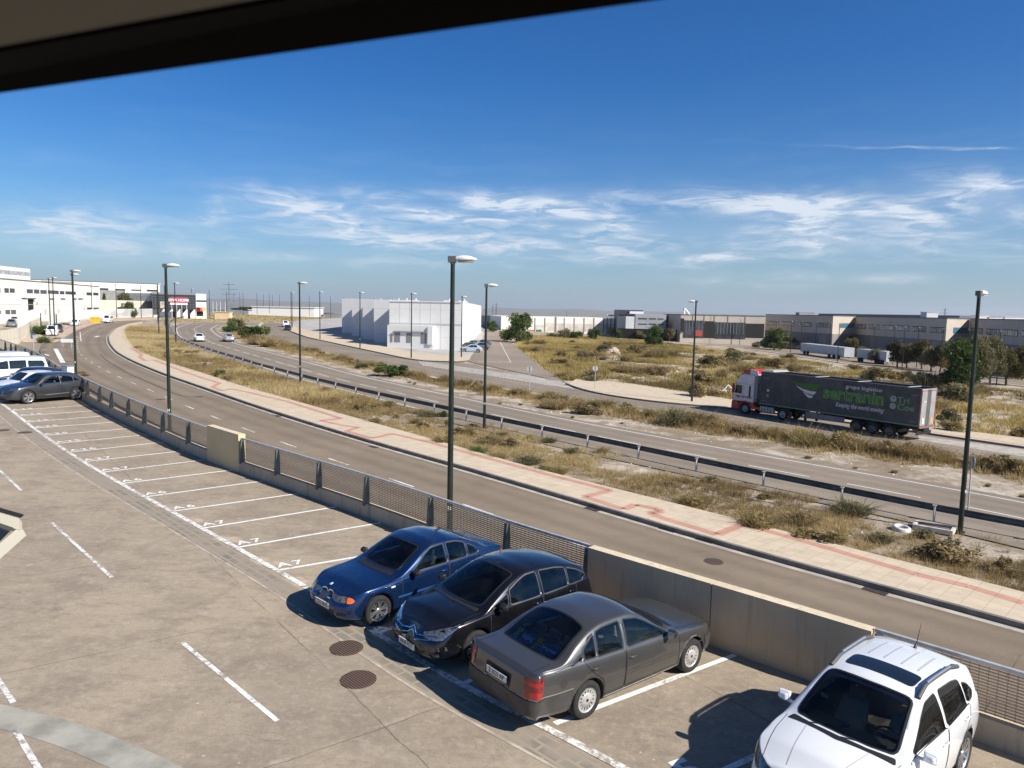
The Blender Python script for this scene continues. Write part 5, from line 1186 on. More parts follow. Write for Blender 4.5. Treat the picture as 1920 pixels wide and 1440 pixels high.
for (x, y, pc, lab) in ((1496, 652, (.7, .7, .7), 'white car half hidden by the trees in front of the long trailer'), (1514, 655, (.75, .75, .75), 'white car at the nose of the long white trailer'), (1287, 640, (.7, .7, .7), 'white car in front of the glazed industrial units'), (1268, 638, (.5, .5, .5), 'silver car beside the bushes by the glazed industrial units')):
    road_car(sedan_like(4.2, 1.76, 1.5, 2.6, paint('lot2_' + str(int(pc[0] * 100)), pc, .1)), x, y, 'parked_car', lab, hd=rad(140))

# ------------------------------------------------------------------ articulated lorry
th = rad(128.13); fr_ = Vector((20.10, 67.94)); ux = Vector((math.cos(th), math.sin(th)))
ctr = fr_ - ux * 8.25 + Vector((ux.y, -ux.x)) * 1.22
lorry = empty('articulated_lorry', (0, 0, 0), 0, 'articulated lorry with white and red cab and long dark grey open-top trailer', 'lorry')
X = lambda d: 8.25 - d      # distance from the nose -> local x ; +y is the side facing us (left)
TW = mat('cab_white', (.62, .62, .62), .35, noise=(3, .12), coat=.6); TR = mat('cab_red', (.45, .025, .03), .35, coat=.6, noise=(3, .2)); TG = mat('trailer_grey', (.070, .071, .069), .65, noise=(1.2, .35))
def bev(o, w=.05, s=3):
    b = o.modifiers.new('b', 'BEVEL'); b.width = w; b.segments = s; b.limit_method = 'ANGLE'; return o
def side_solid(poly, y0, y1): mk = MB(); mk.prism([(x, y0, z) for x, z in poly], [(x, y1, z) for x, z in poly]); return mk
cabp = [(X(.06), 1.10), (X(.10), 1.75), (X(.32), 2.75), (X(.75), 3.45), (X(1.05), 3.62), (X(2.25), 3.62), (X(2.25), 1.10)]
cab = bev(fixn(side_solid(cabp, -1.22, 1.22).build('cab', TW, lorry)), .10)
bev(fixn(side_solid([(X(0), .35), (X(0), 1.0), (X(.08), 1.12), (X(.62), 1.12), (X(.75), .95), (X(.80), .35)], -1.24, 1.24).build('front_bumper', TR, lorry)), .06)
fixn(side_solid([(X(2.0), .50), (X(2.0), 1.1), (X(2.3), 1.1), (X(2.25), .5)], -1.2, 1.2).build('rear_step', TR, lorry))
mk = MB()
for k in range(13):
    a = rad(12 + 156 * k / 12); a2 = rad(12 + 156 * (k + 1) / 12)
    if k < 12:
        for y0, y1 in ((1.0, 1.26), (-1.26, -1.0)): mk.prism([(X(1.45) + .60 * math.cos(t), y, .53 + .60 * math.sin(t)) for t, y in ((a, y0), (a2, y0), (a2, y1), (a, y1))], [(X(1.45) + .68 * math.cos(t), y, .53 + .68 * math.sin(t)) for t, y in ((a, y0), (a2, y0), (a2, y1), (a, y1))])
fixn(mk.build('mudguard', TR, lorry))
fixn(side_solid([(X(.055), 1.15), (X(.09), 1.75), (X(.31), 2.75), (X(.30), 2.78), (X(.02), 1.75), (X(0), 1.15)], -1.15, 1.15).build('windscreen', TR, lorry))
fixn(side_solid([(X(.06), 1.72), (X(.28), 2.68), (X(.24), 2.68), (X(.0), 1.72)], -1.05, 1.05).build('windscreen_glass', DGLASS, lorry))
for s in (1, -1):
    d_ = fixn(side_solid(rounded([(X(.30), 1.82), (X(.42), 2.55), (X(1.02), 2.55), (X(1.02), 1.80)], .06), s * 1.215, s * 1.235).build('side_window', DGLASS, lorry))
    fixn(side_solid([(X(1.75), 1.55), (X(1.75), 2.60), (X(1.92), 2.60), (X(1.92), 1.55)], s * 1.215, s * 1.235).build('side_slot', INK, lorry))
    mk = MB(); 
    for pts in ([(X(1.18), 1.12), (X(1.18), 2.70)], [(X(.25), 1.40), (X(1.18), 1.40)], [(X(.3), 2.72), (X(2.2), 2.72)]):
        mk.tube([(a, s * 1.224, b) for a, b in pts], .010, 4)
    mk.build('cab_seam', INK, lorry)
    bev(MB().box((X(.22), s * 1.42, 2.25), (.16, .24, .85)).build('wing_mirror', TR, lorry), .04)
    text_mb('sertranin', .30, frame((X(1.55), s * 1.232, 1.56), (-s, 0, 0), (0, 0, 1)), off=.008).build('cab_lettering', TR, lorry)
    mk = MB(); mk.add([(X(.30), s * 1.232, 1.62), (X(1.0), s * 1.232, 1.62), (X(.86), s * 1.232, 1.50), (X(.62), s * 1.232, 1.44)], [(0, 1, 2, 3)]); mk.build('cab_emblem', TR, lorry)
fixn(side_solid([(X(.72), 3.50), (X(1.15), 3.98), (X(1.7), 4.08), (X(1.7), 3.55)], -1.12, 1.12).build('roof_deflector', TR, lorry))
mk = MB()
for s in (1, -1): mk.prism([(X(1.7), s * 1.05, 3.5), (X(2.45), s * 1.05, 3.5), (X(2.45), s * 1.05, 3.95), (X(1.7), s * 1.05, 4.06)], [(X(1.7), s * 1.12, 3.5), (X(2.45), s * 1.12, 3.5), (X(2.45), s * 1.12, 3.95), (X(1.7), s * 1.12, 4.06)])
fixn(mk.build('deflector_fin', TW, lorry))
mk = MB()
for s in (1, -1): mk.box((X(2.42), s * 1.17, 2.5), (.34, .04, 2.0))
mk.build('side_fairing', mat('fairing_grey', (.16, .18, .20), .4), lorry)
mk = MB(); mk.box((X(4.3), 0, .80), (5.0, .9, .26)); mk.box((X(2.9), 0, 1.1), (.9, 1.6, .5)); mk.build('chassis', INK, lorry)
ALU = mat('tank_alu', (.38, .38, .37), .45, .5, noise=(4, .3))
for s in (1, -1):
    t = bev(MB().box((X(3.62), s * .98, .68), (1.35, .46, .60)).build('fuel_tank', ALU, lorry), .10)
    mk = MB()
    for k in (-.45, -.15, .15, .45): mk.box((X(3.62 + k), s * .98, .68), (.04, .485, .62))
    mk.build('tank_strap', INK, t)
    mk = MB()
    for k in range(11):
        a = rad(5 + 150 * k / 10); a2 = rad(5 + 150 * (k + 1) / 10)
        if k < 10: mk.prism([(X(5.2) - .58 * math.cos(q_), y, .52 + .58 * math.sin(q_)) for q_, y in ((a, s * .78), (a2, s * .78), (a2, s * 1.24), (a, s * 1.24))], [(X(5.2) - .62 * math.cos(q_), y, .52 + .62 * math.sin(q_)) for q_, y in ((a, s * .78), (a2, s * .78), (a2, s * 1.24), (a, s * 1.24))])
    mk.box((X(5.86), s * 1.01, .55), (.03, .46, .5)); fixn(mk.build('wheel_cover', TRIMG, lorry))
# trailer
tr = MB(); t0, t1 = X(2.90), X(16.42)
tr.box(((t0 + t1) / 2, 1.25, 2.57), (t0 - t1, .05, 2.84)); tr.box(((t0 + t1) / 2, -1.25, 2.57), (t0 - t1, .05, 2.84)); tr.box((t0, 0, 2.57), (.05, 2.45, 2.84)); tr.box(((t0 + t1) / 2, 0, 1.2), (t0 - t1 - .06, 2.45, .10)); tr.box(((t0 + t1) / 2, 0, 3.35), (t0 - t1 - .06, 2.45, .05))
tr.build('trailer_body', TG, lorry)
mk = MB(); mk.box(((t0 + t1) / 2, 1.27, 1.17), (t0 - t1, .04, .09)); mk.box(((t0 + t1) / 2, -1.27, 1.17), (t0 - t1, .04, .09)); mk.build('bottom_rail', mat('rail_green', (.14, .24, .15), .5), lorry)
mk = MB(); mk.box(((t0 + t1) / 2, 1.25, 4.005), (t0 - t1, .07, .03)); mk.box(((t0 + t1) / 2, -1.25, 4.005), (t0 - t1, .07, .03)); mk.build('top_rail', mat('rail_grey', (.30, .31, .31), .5), lorry)
mk = MB()
for k in (.35, 4.9, 8.5, 12.4): mk.box((t0 - k, 0, 3.99), (.09, 2.46, .03))
mk.build('roof_bow', mat('bow_light', (.55, .56, .55), .5), lorry)
mk = MB(); mk.prism([(t0 - .0, -1.2, 4.03), (t0 - 1.2, -1.2, 4.03), (t0 - 1.2, 1.2, 4.03), (t0, 1.2, 4.03)], [(t0 - .0, -1.1, 4.13), (t0 - 1.0, -1.1, 4.16), (t0 - 1.0, 1.1, 4.16), (t0, 1.1, 4.13)]); fixn(mk.build('rolled_cover', mat('cover_grey', (.35, .35, .33), .8), lorry))
DW = mat('door_white', (.30, .30, .29), .5, noise=(2, .15))
for s in (1, -1):
    dr = MB().box((t1 - .03, s * .62, 2.58), (.05, 1.20, 2.78)).build('rear_door', DW, lorry)
    mk = MB(); mk.box((t1 - .07, s * .62, 3.82), (.02, 1.2, .04)); mk.box((t1 - .07, s * 1.20, 2.5), (.02, .04, 2.6)); mk.build('door_reflector', TR, dr)
    mk = MB(); mk.tube([(t1 - .09, s * .25, 1.2), (t1 - .09, s * .25, 3.9)], .02, 6); mk.tube([(t1 - .09, s * .08, 1.2), (t1 - .09, s * .08, 3.9)], .02, 6); mk.build('lock_rod', mat('rod_grey', (.2, .2, .2), .5), dr)
    mk = MB(); mk.box((t1 - .075, s * .70, 1.55), (.01, .35, .45)); mk.box((t1 - .075, s * .62, 3.0), (.01, .5, .05)); mk.build('door_sticker', mat('sticker_orange', (.60, .30, .16), .5) if s < 0 else mat('sticker_pale', (.62, .7, .5), .5), dr)
mk = MB(); mk.box((t1 + .35, 0, .80), (.12, 2.4, .18)); mk.box((t1 - .06, 0, 1.08), (.10, 2.5, .16)); mk.build('rear_bumper', mat('bumper_redgrey', (.25, .13, .12), .5, noise=(6, .4)), lorry)
mk = MB(); mk.box((t1 + 3.9, 0, .95), (8.0, .9, .35)); mk.box((X(13.0), 0, .55), (3.6, 1.5, .25)); mk.box((t1 + .1, 0, .62), (.06, 2.45, .28)); mk.build('trailer_chassis', INK, lorry)
for s in (1, -1):
    mk = MB(); mk.box((X(9.1), s * 1.20, .78), (3.3, .04, .42)); mk.build('side_guard', mat('guard_grey', (.22, .22, .23), .5, noise=(3, .2)), lorry)
    MB().box((X(7.95), s * 1.12, .80), (1.1, .28, .52)).build('tool_box', mat('toolbox', (.26, .22, .19), .7, noise=(4, .3)), lorry)
    MB().box((X(7.2), s * .9, .55), (.16, .16, .95)).build('landing_leg', INK, lorry)
def big_wheel(d, s, r=.50, w_=.30, m_=None):
    e = empty('wheel', (X(d), s * (1.22 - w_ / 2), r)); e.parent = lorry; Mx = Matrix.Rotation(rad(-90 * s), 4, 'X'); h = w_ / 2
    MB().lathe([(.30, -h), (r * .95, -h), (r, -h * .7), (r, h * .7), (r * .95, h), (.33, h * .95), (.30, h * .7)], Mx, 28).build('tyre', RUBBER, e)
    mk = MB().lathe([(.30, h * .8), (.27, h * .35), (.17, h * .2), (.15, h * .75), (.08, h * .8), (0, h * .8)], Mx, 24); mk.build('rim', m_ or mat('steel_rim', (.16, .16, .155), .5, .5, noise=(9, .3)), e)
for d in (1.45, 5.2, 11.7, 13.0, 14.3):
    for s in (1, -1): big_wheel(d, s, m_=ALU if d < 6 else None)
for s in (1, -1):
    mk = MB()
    for k in range(1, 10): mk.box((t0 - k * 1.352, s * 1.276, 2.6), (.02, .006, 2.75))
    mk.build('side_seam', mat('seam_grey', (.045, .046, .045), .7), lorry)
    mk = MB()
    for d_ in (3.4, 16.0): mk.box((X(d_), s * 1.278, 3.45), (.5, .006, .04)); mk.box((X(d_), s * 1.278, 1.45), (.5, .006, .04))
    mk.build('marker_tape', mat('tape_grey', (.22, .22, .22), .5), lorry)
# lettering on the grey sides
LG = mat('letter_green', (.12, .36, .06), .6); LW = mat('letter_white', (.62, .62, .62), .6); LGf = mat('foliage_print', (.06, .20, .03), .7, noise=(18, .7))
def on_side(s, d, z): return frame((X(d), s * 1.277, z), (-s, 0, 0), (0, 0, 1))
for s in (1, -1):
    c_ = 9.55
    dpos = lambda v: v if s > 0 else 19.3 - v
    def fit(txt, size, d, z, width, m, off=.0, dz=0.0, shear=0.0, nm='trailer_lettering'):
        k = text_mb(txt, size, Matrix.Identity(4), off=off, shear=shear); w_ = max(v[0] for v in k.v) - min(v[0] for v in k.v)
        text_mb(txt, size, on_side(s, dpos(d), z) @ Matrix.Translation((0, 0, dz)), off=off, shear=shear, sx=width / w_).build(nm, m, lorry)
    fit('sertranin', 1.35, 11.3, 2.82, 5.0, LG, off=.045)
    fit('sertranin', 1.35, 11.3, 2.82, 4.96, mat('letter_fill', (.050, .075, .045), .7), off=-.022, dz=.004)
    fit('grupo logístico', .42, 12.1, 3.52, 2.9, LW, off=.004); fit('Keeping the world moving', .50, 11.85, 1.98, 3.9, LW, off=.006, shear=.3)
    LD = mat('letter_green_dull', (.15, .30, .12), .6); fit('Tri', .62, 15.2, 2.95, .9, LD, off=.010); fit('Coe', .66, 15.42, 2.42, 1.25, LD, off=.012)
    mk = MB()
    for z in (3.0, 2.45): mk.lathe([(.24, .0), (.24, .002), (0, .002)], on_side(s, dpos(14.45), z), 20, False)
    mk.build('trailer_disc', mat('letter_dot', (.30, .36, .30), .6), lorry)
    text_mb('+', .45, on_side(s, dpos(14.45), 3.03) @ Matrix.Translation((0, 0, .004))).build('trailer_sign', TG, lorry); text_mb('-', .45, on_side(s, dpos(14.45), 2.49) @ Matrix.Translation((0, 0, .004))).build('trailer_sign', TG, lorry)
    W1 = lambda pts, nm, m, k=0: MB().add([(X(dpos(d) if s > 0 else dpos(d)), s * (1.278 + k), z) for d, z in pts], [tuple(range(len(pts)))]).build(nm, m, lorry)
    W1([(5.6, 3.52), (6.5, 3.36), (7.5, 3.36), (8.5, 3.46), (8.42, 3.14), (8.2, 2.94), (7.7, 2.92), (7.0, 3.0), (6.2, 3.24)], 'wing_emblem', LGf)
    W1([(6.25, 3.14), (7.0, 2.90), (7.7, 2.80), (8.2, 2.80), (8.0, 2.52), (7.4, 2.56), (6.8, 2.80)], 'wing_emblem', LW)
    W1([(6.95, 2.70), (7.45, 2.48), (7.95, 2.42), (7.8, 2.22), (7.5, 2.22), (7.25, 2.42)], 'wing_emblem', LW)
    mk = MB(); mk.box((X(dpos(3.7)), s * 1.278, 2.40), (.20, .01, .20)); mk.build('trailer_plate', LW, lorry)
    MB().lathe([(.12, 0), (.12, .004), (0, .004)], on_side(s, dpos(3.7), 1.95), 16, False).build('trailer_plate', mat('letter_dull', (.25, .25, .25), .6), lorry)
place(lorry, ctr.x, ctr.y, th, zr)

# ------------------------------------------------------------------ street lamps
POLE = mat('lamp_green', (.016, .028, .022), .45, .3, noise=(3, .3)); LHEAD = mat('lamp_white', (.72, .72, .70), .4, noise=(5, .12)); LDARK = mat('lamp_grey', (.10, .10, .10), .5)
def make_lamp(Lh=10.0):
    r_ = empty('street_lamp')
    mk = MB(); mk.tube([(0, 0, 0), (0, 0, .02)], .20, 12, smooth=False); mk.tube([(0, 0, 0), (0, 0, Lh * .5), (0, 0, Lh - .12)], [.105, .09, .07], 12); mk.build('pole', POLE, r_)
    mk = MB(); mk.tube([(0, 0, Lh - .18), (0, 0, Lh + .02)], .085, 10); mk.box((-.02, 0, Lh - .02), (.26, .20, .20)); mk.build('bracket', LDARK, r_)
    n = 12; secs = [(.08, .09, .08), (.17, .12, .11), (.33, .17, .14), (.49, .16, .13), (.65, .12, .09), (.75, .07, .05), (.79, .03, .02)]; vs = []; fs = []
    for x, w_, h in secs:
        for k in range(n):
            t = 2 * math.pi * k / n; z = math.sin(t); vs.append((x, w_ * math.cos(t), Lh - .02 + h * (z if z > 0 else z * .35)))
    for i in range(len(secs) - 1):
        for k in range(n): j = (k + 1) % n; fs.append((i * n + k, i * n + j, (i + 1) * n + j, (i + 1) * n + k))
    mk = MB(); mk.add(vs, fs, True); mk.add(vs[:n], [tuple(range(n))]); mk.add(vs[-n:], [tuple(range(n))]); fixn(mk.build('lamp_head', LHEAD, r_))
    MB().box((.42, 0, Lh - .09), (.50, .21, .05)).build('lamp_glass', mat('lamp_lens', (.35, .32, .27), .3), r_)
    MB().box((0, -.085, 1.75), (.12, .02, .14)).build('lamp_number', LHEAD, r_)
    return r_
proto = make_lamp(); used = [False]
def lamp(x, y, rz, label=None, s=1.0):
    o = proto if not used[0] else copy_tree(proto); used[0] = True
    o.location = (x, y, zr(x, y) + .02); o.rotation_euler = (0, 0, rz); o.scale = (s, s, s)
    tag(o, label or 'distant green street lamp in the rows along the estate roads', 'street lamp', 'street lamps'); return o
lamp(-2.0, 24.5, rad(-4), 'tall green street lamp just behind the fence, in the centre of the view')
lamp(-19.7, 42.6, rad(0), 'green street lamp behind the fence, standing over the empty bays at the left')
lamp(-39.9, 68, rad(0), 'street lamp behind the white cabinet, nearer of that pair'); lamp(-50.5, 86, rad(0), 'street lamp behind the white cabinet, farther of that pair')
for px, py, rz, lab in ((563, 720, 0, 'street lamp behind the guardrail left of the white warehouse'), (908, 803, 0, 'street lamp at the guardrail right of the central lamp'), (1800, 998, 40, 'street lamp on the dry verge near the right edge'), (1297, 755, 170, 'street lamp on the pavement left of the lorry')):
    g = at(px, py); lamp(g.x, g.y, rad(rz), lab)
MB().lathe([(0, 0), (.16, .0), (.16, .02), (0, .02)], frame((0, 0, 0), (0, .3, 1), (0, 1, 0)), 20, False)
for px, py, lab in ((330, 645, 'street lamp inside the guardrail bend behind the white city car'), (298, 627, 'street lamp in the dry grass inside the bend, farther from us'), (103, 632, 'street lamp beside the white delivery van on the pink pavement'), (95, 622, 'street lamp behind the dark people carrier on the pink pavement'), (173, 598, 'street lamp behind the yellow recycling bins'), (219, 598, 'street lamp in front of the grey cladding of the rear hall'), (265, 597, 'street lamp left of the dark showroom'), (360, 596, 'street lamp in front of the right end of the dark showroom'), (393, 594, 'street lamp between the pale hall and the flagpoles'), (600, 637, 'street lamp on the warehouse pavement, farthest of its four'), (675, 654, 'street lamp on the warehouse pavement, second farthest of its four'), (771, 673, 'street lamp on the warehouse pavement in front of the annex doors'), (865, 671, 'street lamp on the warehouse pavement beside the pale blue hatchback'), (548, 615, 'street lamp right behind the dark hatchback, nearer of the pair'), (546, 613, 'street lamp right behind the dark hatchback, farther of the pair'), (296, 604, 'street lamp half hidden behind the tall lamp of the empty bays'), (310, 611, 'street lamp at the tip of the guardrail bend')):
    g = at(px, py); lamp(g.x, g.y, rad(0 if px > 300 else -8), lab)
for px, top in ((425, 550), (450, 560), (456, 554), (482, 558), (494, 565), (505, 561), (511, 567), (524, 564), (561, 551), (645, 554), (702, 553), (736, 555), (580, 560), (620, 556)):
    # far rows: the lamp is as far as its height makes it look
    hz_ = 582 + (px - 960) * .02; d = 10 - (-1) * 0; base = 594; dist = 10 * 1400 / max(10, (597 - top)); x, y = vz(px, dist); lamp(x, y, 0)
for k_, (px, top, bs) in enumerate(((1486, 593, 658), (1576, 595, 668), (1457, 592, 640), (1505, 593, 645), (1533, 593, 648), (1559, 594, 652), (1642, 597, 662), (1681, 597, 668), (1699, 597, 676), (1726, 598, 672), (1772, 599, 676), (1820, 600, 680), (1880, 603, 704), (1216, 592, 632), (1062, 590, 625), (1390, 592, 640))):
    dist = 8.4 * 1400 / (bs - top); x, y = vz(px, dist); o = lamp(x, y, rad(60), 'street lamp ' + ['left of the long white trailer', 'rising in front of the long white trailer', 'at the left corner of the left taupe block', 'over the small tree by the left taupe block', 'behind the long white trailer, left one', 'behind the long white trailer, right one', 'before the left end of the middle taupe block', 'over the middle taupe block, second from its left end', 'in front of the middle of the middle taupe block', 'over the middle taupe block, right of its centre', 'at the right corner of the middle taupe block', 'at the lit end wall of the middle taupe block', 'between the big dark trees at the far right', 'in front of the grey office', 'in front of the long low panel hall', 'before the second glazed unit'][k_], .84)

# ------------------------------------------------------------------ guardrail
GP = smooth(R2([(345, 597), (330, 600), (318, 607), (316, 616), (322, 628), (338, 641), (355, 650), (400, 666), (458, 684), (477, 691), (522, 703), (576, 718), (645, 736), (729, 756), (834, 779), (962, 808), (1130, 844), (1351, 893), (1651, 957), (1845, 997)]) + [(28, 25), (36, 17)], 1.0, 10)
gr = empty('guardrail', (0, 0, 0), 0, 'long steel guardrail on posts along the near side of the middle road', 'guardrail')
gz = lambda x, y: zr(x, y) + .0
RAILM = mat('rail_steel', (.10, .115, .118), .45, .65, noise=(2.5, .3))
Q = resample(GP, 1.0); prof = [(.00, .75), (-.08, .72), (-.08, .66), (.0, .61), (-.08, .55), (-.08, .49), (.0, .44)]; mk = MB()
vs = []; fs = []; n = len(Q); m_ = len(prof)
O = [offset(Q, .12 - a) for a, b in prof]
for k in range(m_): vs += [(O[k][i].x, O[k][i].y, gz(*Q[i]) + prof[k][1]) for i in range(n)]
for k in range(m_ - 1):
    for i in range(n - 1): fs.append((k * n + i, k * n + i + 1, (k + 1) * n + i + 1, (k + 1) * n + i))
mk.add(vs, fs, True); rl = mk.build('rail', RAILM, gr); so = rl.modifiers.new('s', 'SOLIDIFY'); so.thickness = .006
PM = MB(); PM.box((0, 0, .33), (.05, .10, .80)); PM.box((0, .05, .33), (.10, .012, .80)); pme = None
tot = plen(GP); s_ = 1.0; k = 0; first = None
while s_ < tot - 1 and k < 98:
    q = sub(GP, s_, s_ + .3); t = q[-1] - q[0]; rz = math.atan2(t.y, t.x)
    if first is None: first = PM.build('post', MAT_GALV, gr); o = first; cap = MB().box((0, .03, .745), (.16, .17, .03)).build('post_cap', mat('cap_steel', (.75, .76, .76), .35, .6), first)
    else: o = copy_tree(first, gr)
    o.location = (q[0].x, q[0].y, gz(*q[0]) - .03); o.rotation_euler = (0, 0, rz); s_ += 4.0 if s_ > 60 else 4.0; k += 1
# ------------------------------------------------------------------ signs, bins and small things
def round_sign(px, py, h, label, w_=.30, rz=0):
    g = at(px, py); e = empty('road_sign', (g.x, g.y, zr(g.x, g.y)), rad(rz), label, 'road sign', None); MB().tube([(0, 0, 0), (0, 0, h)], .035, 8).build('post', MAT_GALV, e)
    F = frame((0, -.05, h - w_), (1, 0, 0), (0, 0, 1)); MB().lathe([(w_, 0), (w_, .015), (0, .015)], F, 20, False).build('sign_plate', mat('sign_back', (.55, .56, .56), .5, .4), e)
    MB().box((0, -.07, h - w_), (.06, .02, w_ * 1.9)).build('sign_bracket', mat('sign_bracket', (.1, .1, .1), .6), e); return e
round_sign(992, 741, 2.9, 'round road sign seen from the back between two roads, left one'); round_sign(1115, 732, 2.7, 'round road sign on the pavement in front of the dry field'); round_sign(1815, 955, 2.6, 'round road sign seen edge-on beside the right street lamp', rz=75)
# octagonal stop sign seen from behind, in the side street
g = at(64, 668); e = empty('stop_sign', (g.x, g.y, zr(g.x, g.y)), rad(25), 'octagonal stop sign seen from behind at the side street', 'road sign')
MB().tube([(0, 0, 0), (0, 0, 2.9)], .035, 8).build('post', MAT_GALV, e); oc = [(.42 * math.cos(rad(22.5 + 45 * k)), .42 * math.sin(rad(22.5 + 45 * k))) for k in range(8)]
mk = MB(); mk.prism([(a, -.06, 2.5 + b) for a, b in oc], [(a, -.03, 2.5 + b) for a, b in oc]); fixn(mk.build('sign_plate', mat('sign_grey', (.32, .34, .34), .6), e))
g = at(126, 652); e = empty('street_name_board', (g.x, g.y, zr(g.x, g.y)), rad(10), 'white street name board on two posts beside the lamp pair', 'sign')
MB().tube([(-.55, 0, 0), (-.55, 0, 1.1)], .03, 6).build('post', MAT_GALV, e); MB().tube([(.55, 0, 0), (.55, 0, 1.1)], .03, 6).build('post', MAT_GALV, e); MB().box((0, -.04, 1.0), (1.6, .03, .5)).build('board', mat('board_white', (.62, .66, .68), .5), e)
for px, lab in ((175, 'left one of two yellow recycling bins by the far bend'), (182.5, 'right one of two yellow recycling bins by the far bend')):
    g = at(px, 606); e = empty('recycling_bin', (g.x, g.y, zr(g.x, g.y)), rad(8), lab, 'bin', 'yellow recycling bins'); Y = mat('bin_yellow', (.75, .45, .02), .5)
    bb = MB(); bb.prism([(-.42, -.4, .08), (.42, -.4, .08), (.42, .4, .08), (-.42, .4, .08)], [(-.55, -.5, 1.2), (.55, -.5, 1.2), (.55, .5, 1.2), (-.55, .5, 1.2)]); fixn(bb.build('bin_body', Y, e))
    bb = MB(); bb.prism([(-.58, -.53, 1.21), (.58, -.53, 1.21), (.58, .53, 1.21), (-.58, .53, 1.21)], [(-.5, -.2, 1.5), (.5, -.2, 1.5), (.5, .45, 1.5), (-.5, .45, 1.5)]); fixn(bb.build('bin_lid', mat('bin_orange', (.60, .28, .01), .5), e))
    MB().box((0, 0, .05), (.7, .7, .08)).build('wheel_base', INK, e)
# white tyre and slab box lying on the verge
g = at(1690, 992); o = MB().lathe([(.20, 0), (.20, .12), (.28, .17), (.36, .12), (.36, 0)], n=24).build('discarded_tyre', mat('tyre_whitewashed', (.60, .60, .60), .8, noise=(8, .3))); o.location = (g.x, g.y, zr(g.x, g.y) - .03); o.rotation_euler = (.12, .05, 0); tag(o, 'whitewashed tyre lying on the verge left of the right lamp', 'tyre')
g = at(1751, 993); e = empty('inspection_pit', (g.x, g.y, zr(g.x, g.y)), rad(-38), 'rusty inspection cover in a concrete frame at the foot of the right lamp', 'utility cover')
mk = MB(); mk.box((0, .38, .08), (1.5, .12, .2)); mk.box((0, -.38, .08), (1.5, .12, .2)); mk.box((.7, 0, .08), (.12, .64, .2)); mk.box((-.7, 0, .08), (.12, .64, .2)); mk.build('concrete_frame', mat('pit_frame', (.6, .55, .47), .9, noise=(4, .3)), e); MB().box((0, 0, .10), (1.27, .63, .04)).build('cover_plate', mat('rust_plate', (.20, .12, .09), .8, noise=(6, .4)), e)
# ================================================================== BUILDINGS
class Fac:
    """a vertical wall plane through two ground places; features are given by where they are seen in the survey photo"""
    def __init__(s, A, B, ground=None):
        s.A = Vector(A); s.B = Vector(B); s.d = (s.B - s.A).normalized(); s.n = Vector((s.d.y, -s.d.x))   # n points to the viewer side
        if s.n.dot(-s.A) < 0: s.n = -s.n
        s.L = (s.B - s.A).length
    def uz(s, px, py):
        r = ray(px, py); # solve A + d*u = t*r (xy)
        det = s.d.x * (-r.y) + s.d.y * r.x; u = (s.A.x * r.y - s.A.y * r.x) / det if abs(det) > 1e-9 else 0
        p = s.A + s.d * u; t = p.dot(Vector((r.x, r.y))) / (r.x * r.x + r.y * r.y); return u, H + r.z * t
    def P(s, u, z, o=0.0): p = s.A + s.d * u + s.n * o; return (p.x, p.y, z)
    def quad(s, mb, x0, y0, x1, y1, o=.03, z=None):
        u0, za = s.uz(x0, y0); u1, zb = s.uz(x1, y1)
        if z: za, zb = z
        lo, hi = sorted((u0, u1)); zl, zh = sorted((za, zb)); s.rect(mb, lo, hi, zl, zh, o)
    def rect(s, mb, u0, u1, z0, z1, o=.03, back=-.05):
        mb.prism([s.P(u0, z0, back), s.P(u1, z0, back), s.P(u1, z1, back), s.P(u0, z1, back)], [s.P(u0, z0, o), s.P(u1, z0, o), s.P(u1, z1, o), s.P(u0, z1, o)])
def gp(px, dist): x, y = vz(px, dist); return Vector((x, y))
def zt(px, py, dist):        # height seen at column/row at that distance
    r = ray(px, py); return H + r.z * (dist / r.y)
def part(fac, rects, name, m, parent, o=.03):
    out = []
    for r in rects:
        mb = MB(); fac.quad(mb, r[0], r[1], r[2], r[3], o); out.append(fixn(mb.build(name, m, parent)))
    return out
def block(name, A, B, depth, z0, z1, m, parent=None, rim=None, bk=None):
    f = Fac(A, B); bk = bk if bk is not None else -f.n * depth; b = [A, B, B + bk, A + bk]; mb = MB()
    mb.prism([(p.x, p.y, z0) for p in b], [(p.x, p.y, z1) for p in b]); o = fixn(mb.build(name, m, parent))
    if rim:
        mb = MB(); c = sum(b, Vector((0, 0))) / 4; q = [p + (p - c).normalized() * .12 for p in b]
        mb.prism([(p.x, p.y, z1 + .002) for p in q], [(p.x, p.y, z1 + .25) for p in q]); fixn(mb.build('roof_edge', rim, parent))
    return f
def panelwall(c1, c2, step, ang=0.0):
    def fn(t, b):
        p = t.pos(); n = t.noise(p, .25, 6, .65); s_ = t.noise(t.vmap(p, (.7, .7, .12)), 1.5, 5, .7)
        c = t.mix(t.ramp(n, .3, .7), c1, c2); c = t.mix(t.m('MULTIPLY', t.ramp(s_, .5, .8), .22), c, tuple(x * .6 for x in c1))
        sx = t.node('ShaderNodeSeparateXYZ'); t.l.new(p, sx.inputs[0]); q = t.m('ADD', t.m('MULTIPLY', sx.outputs[0], math.cos(ang)), t.m('MULTIPLY', sx.outputs[1], math.sin(ang)))
        fr = t.m('FRACT', t.m('DIVIDE', q, step)); ln = t.m('LESS_THAN', fr, .05 / step * 2)
        fz = t.m('LESS_THAN', t.m('FRACT', t.m('DIVIDE', sx.outputs[2], 2.6)), .03)
        return t.mix(t.m('MULTIPLY', t.m('MAXIMUM', ln, fz), .35), c, tuple(x * .45 for x in c1))
    return fn
CREAM = shader('cream_panels', panelwall((.74, .69, .60), (.79, .74, .65), 4.0, rad(102)), .8)
WHITEW = shader('white_panels', panelwall((.72, .70, .66), (.78, .76, .72), 6.0, 0), .8)
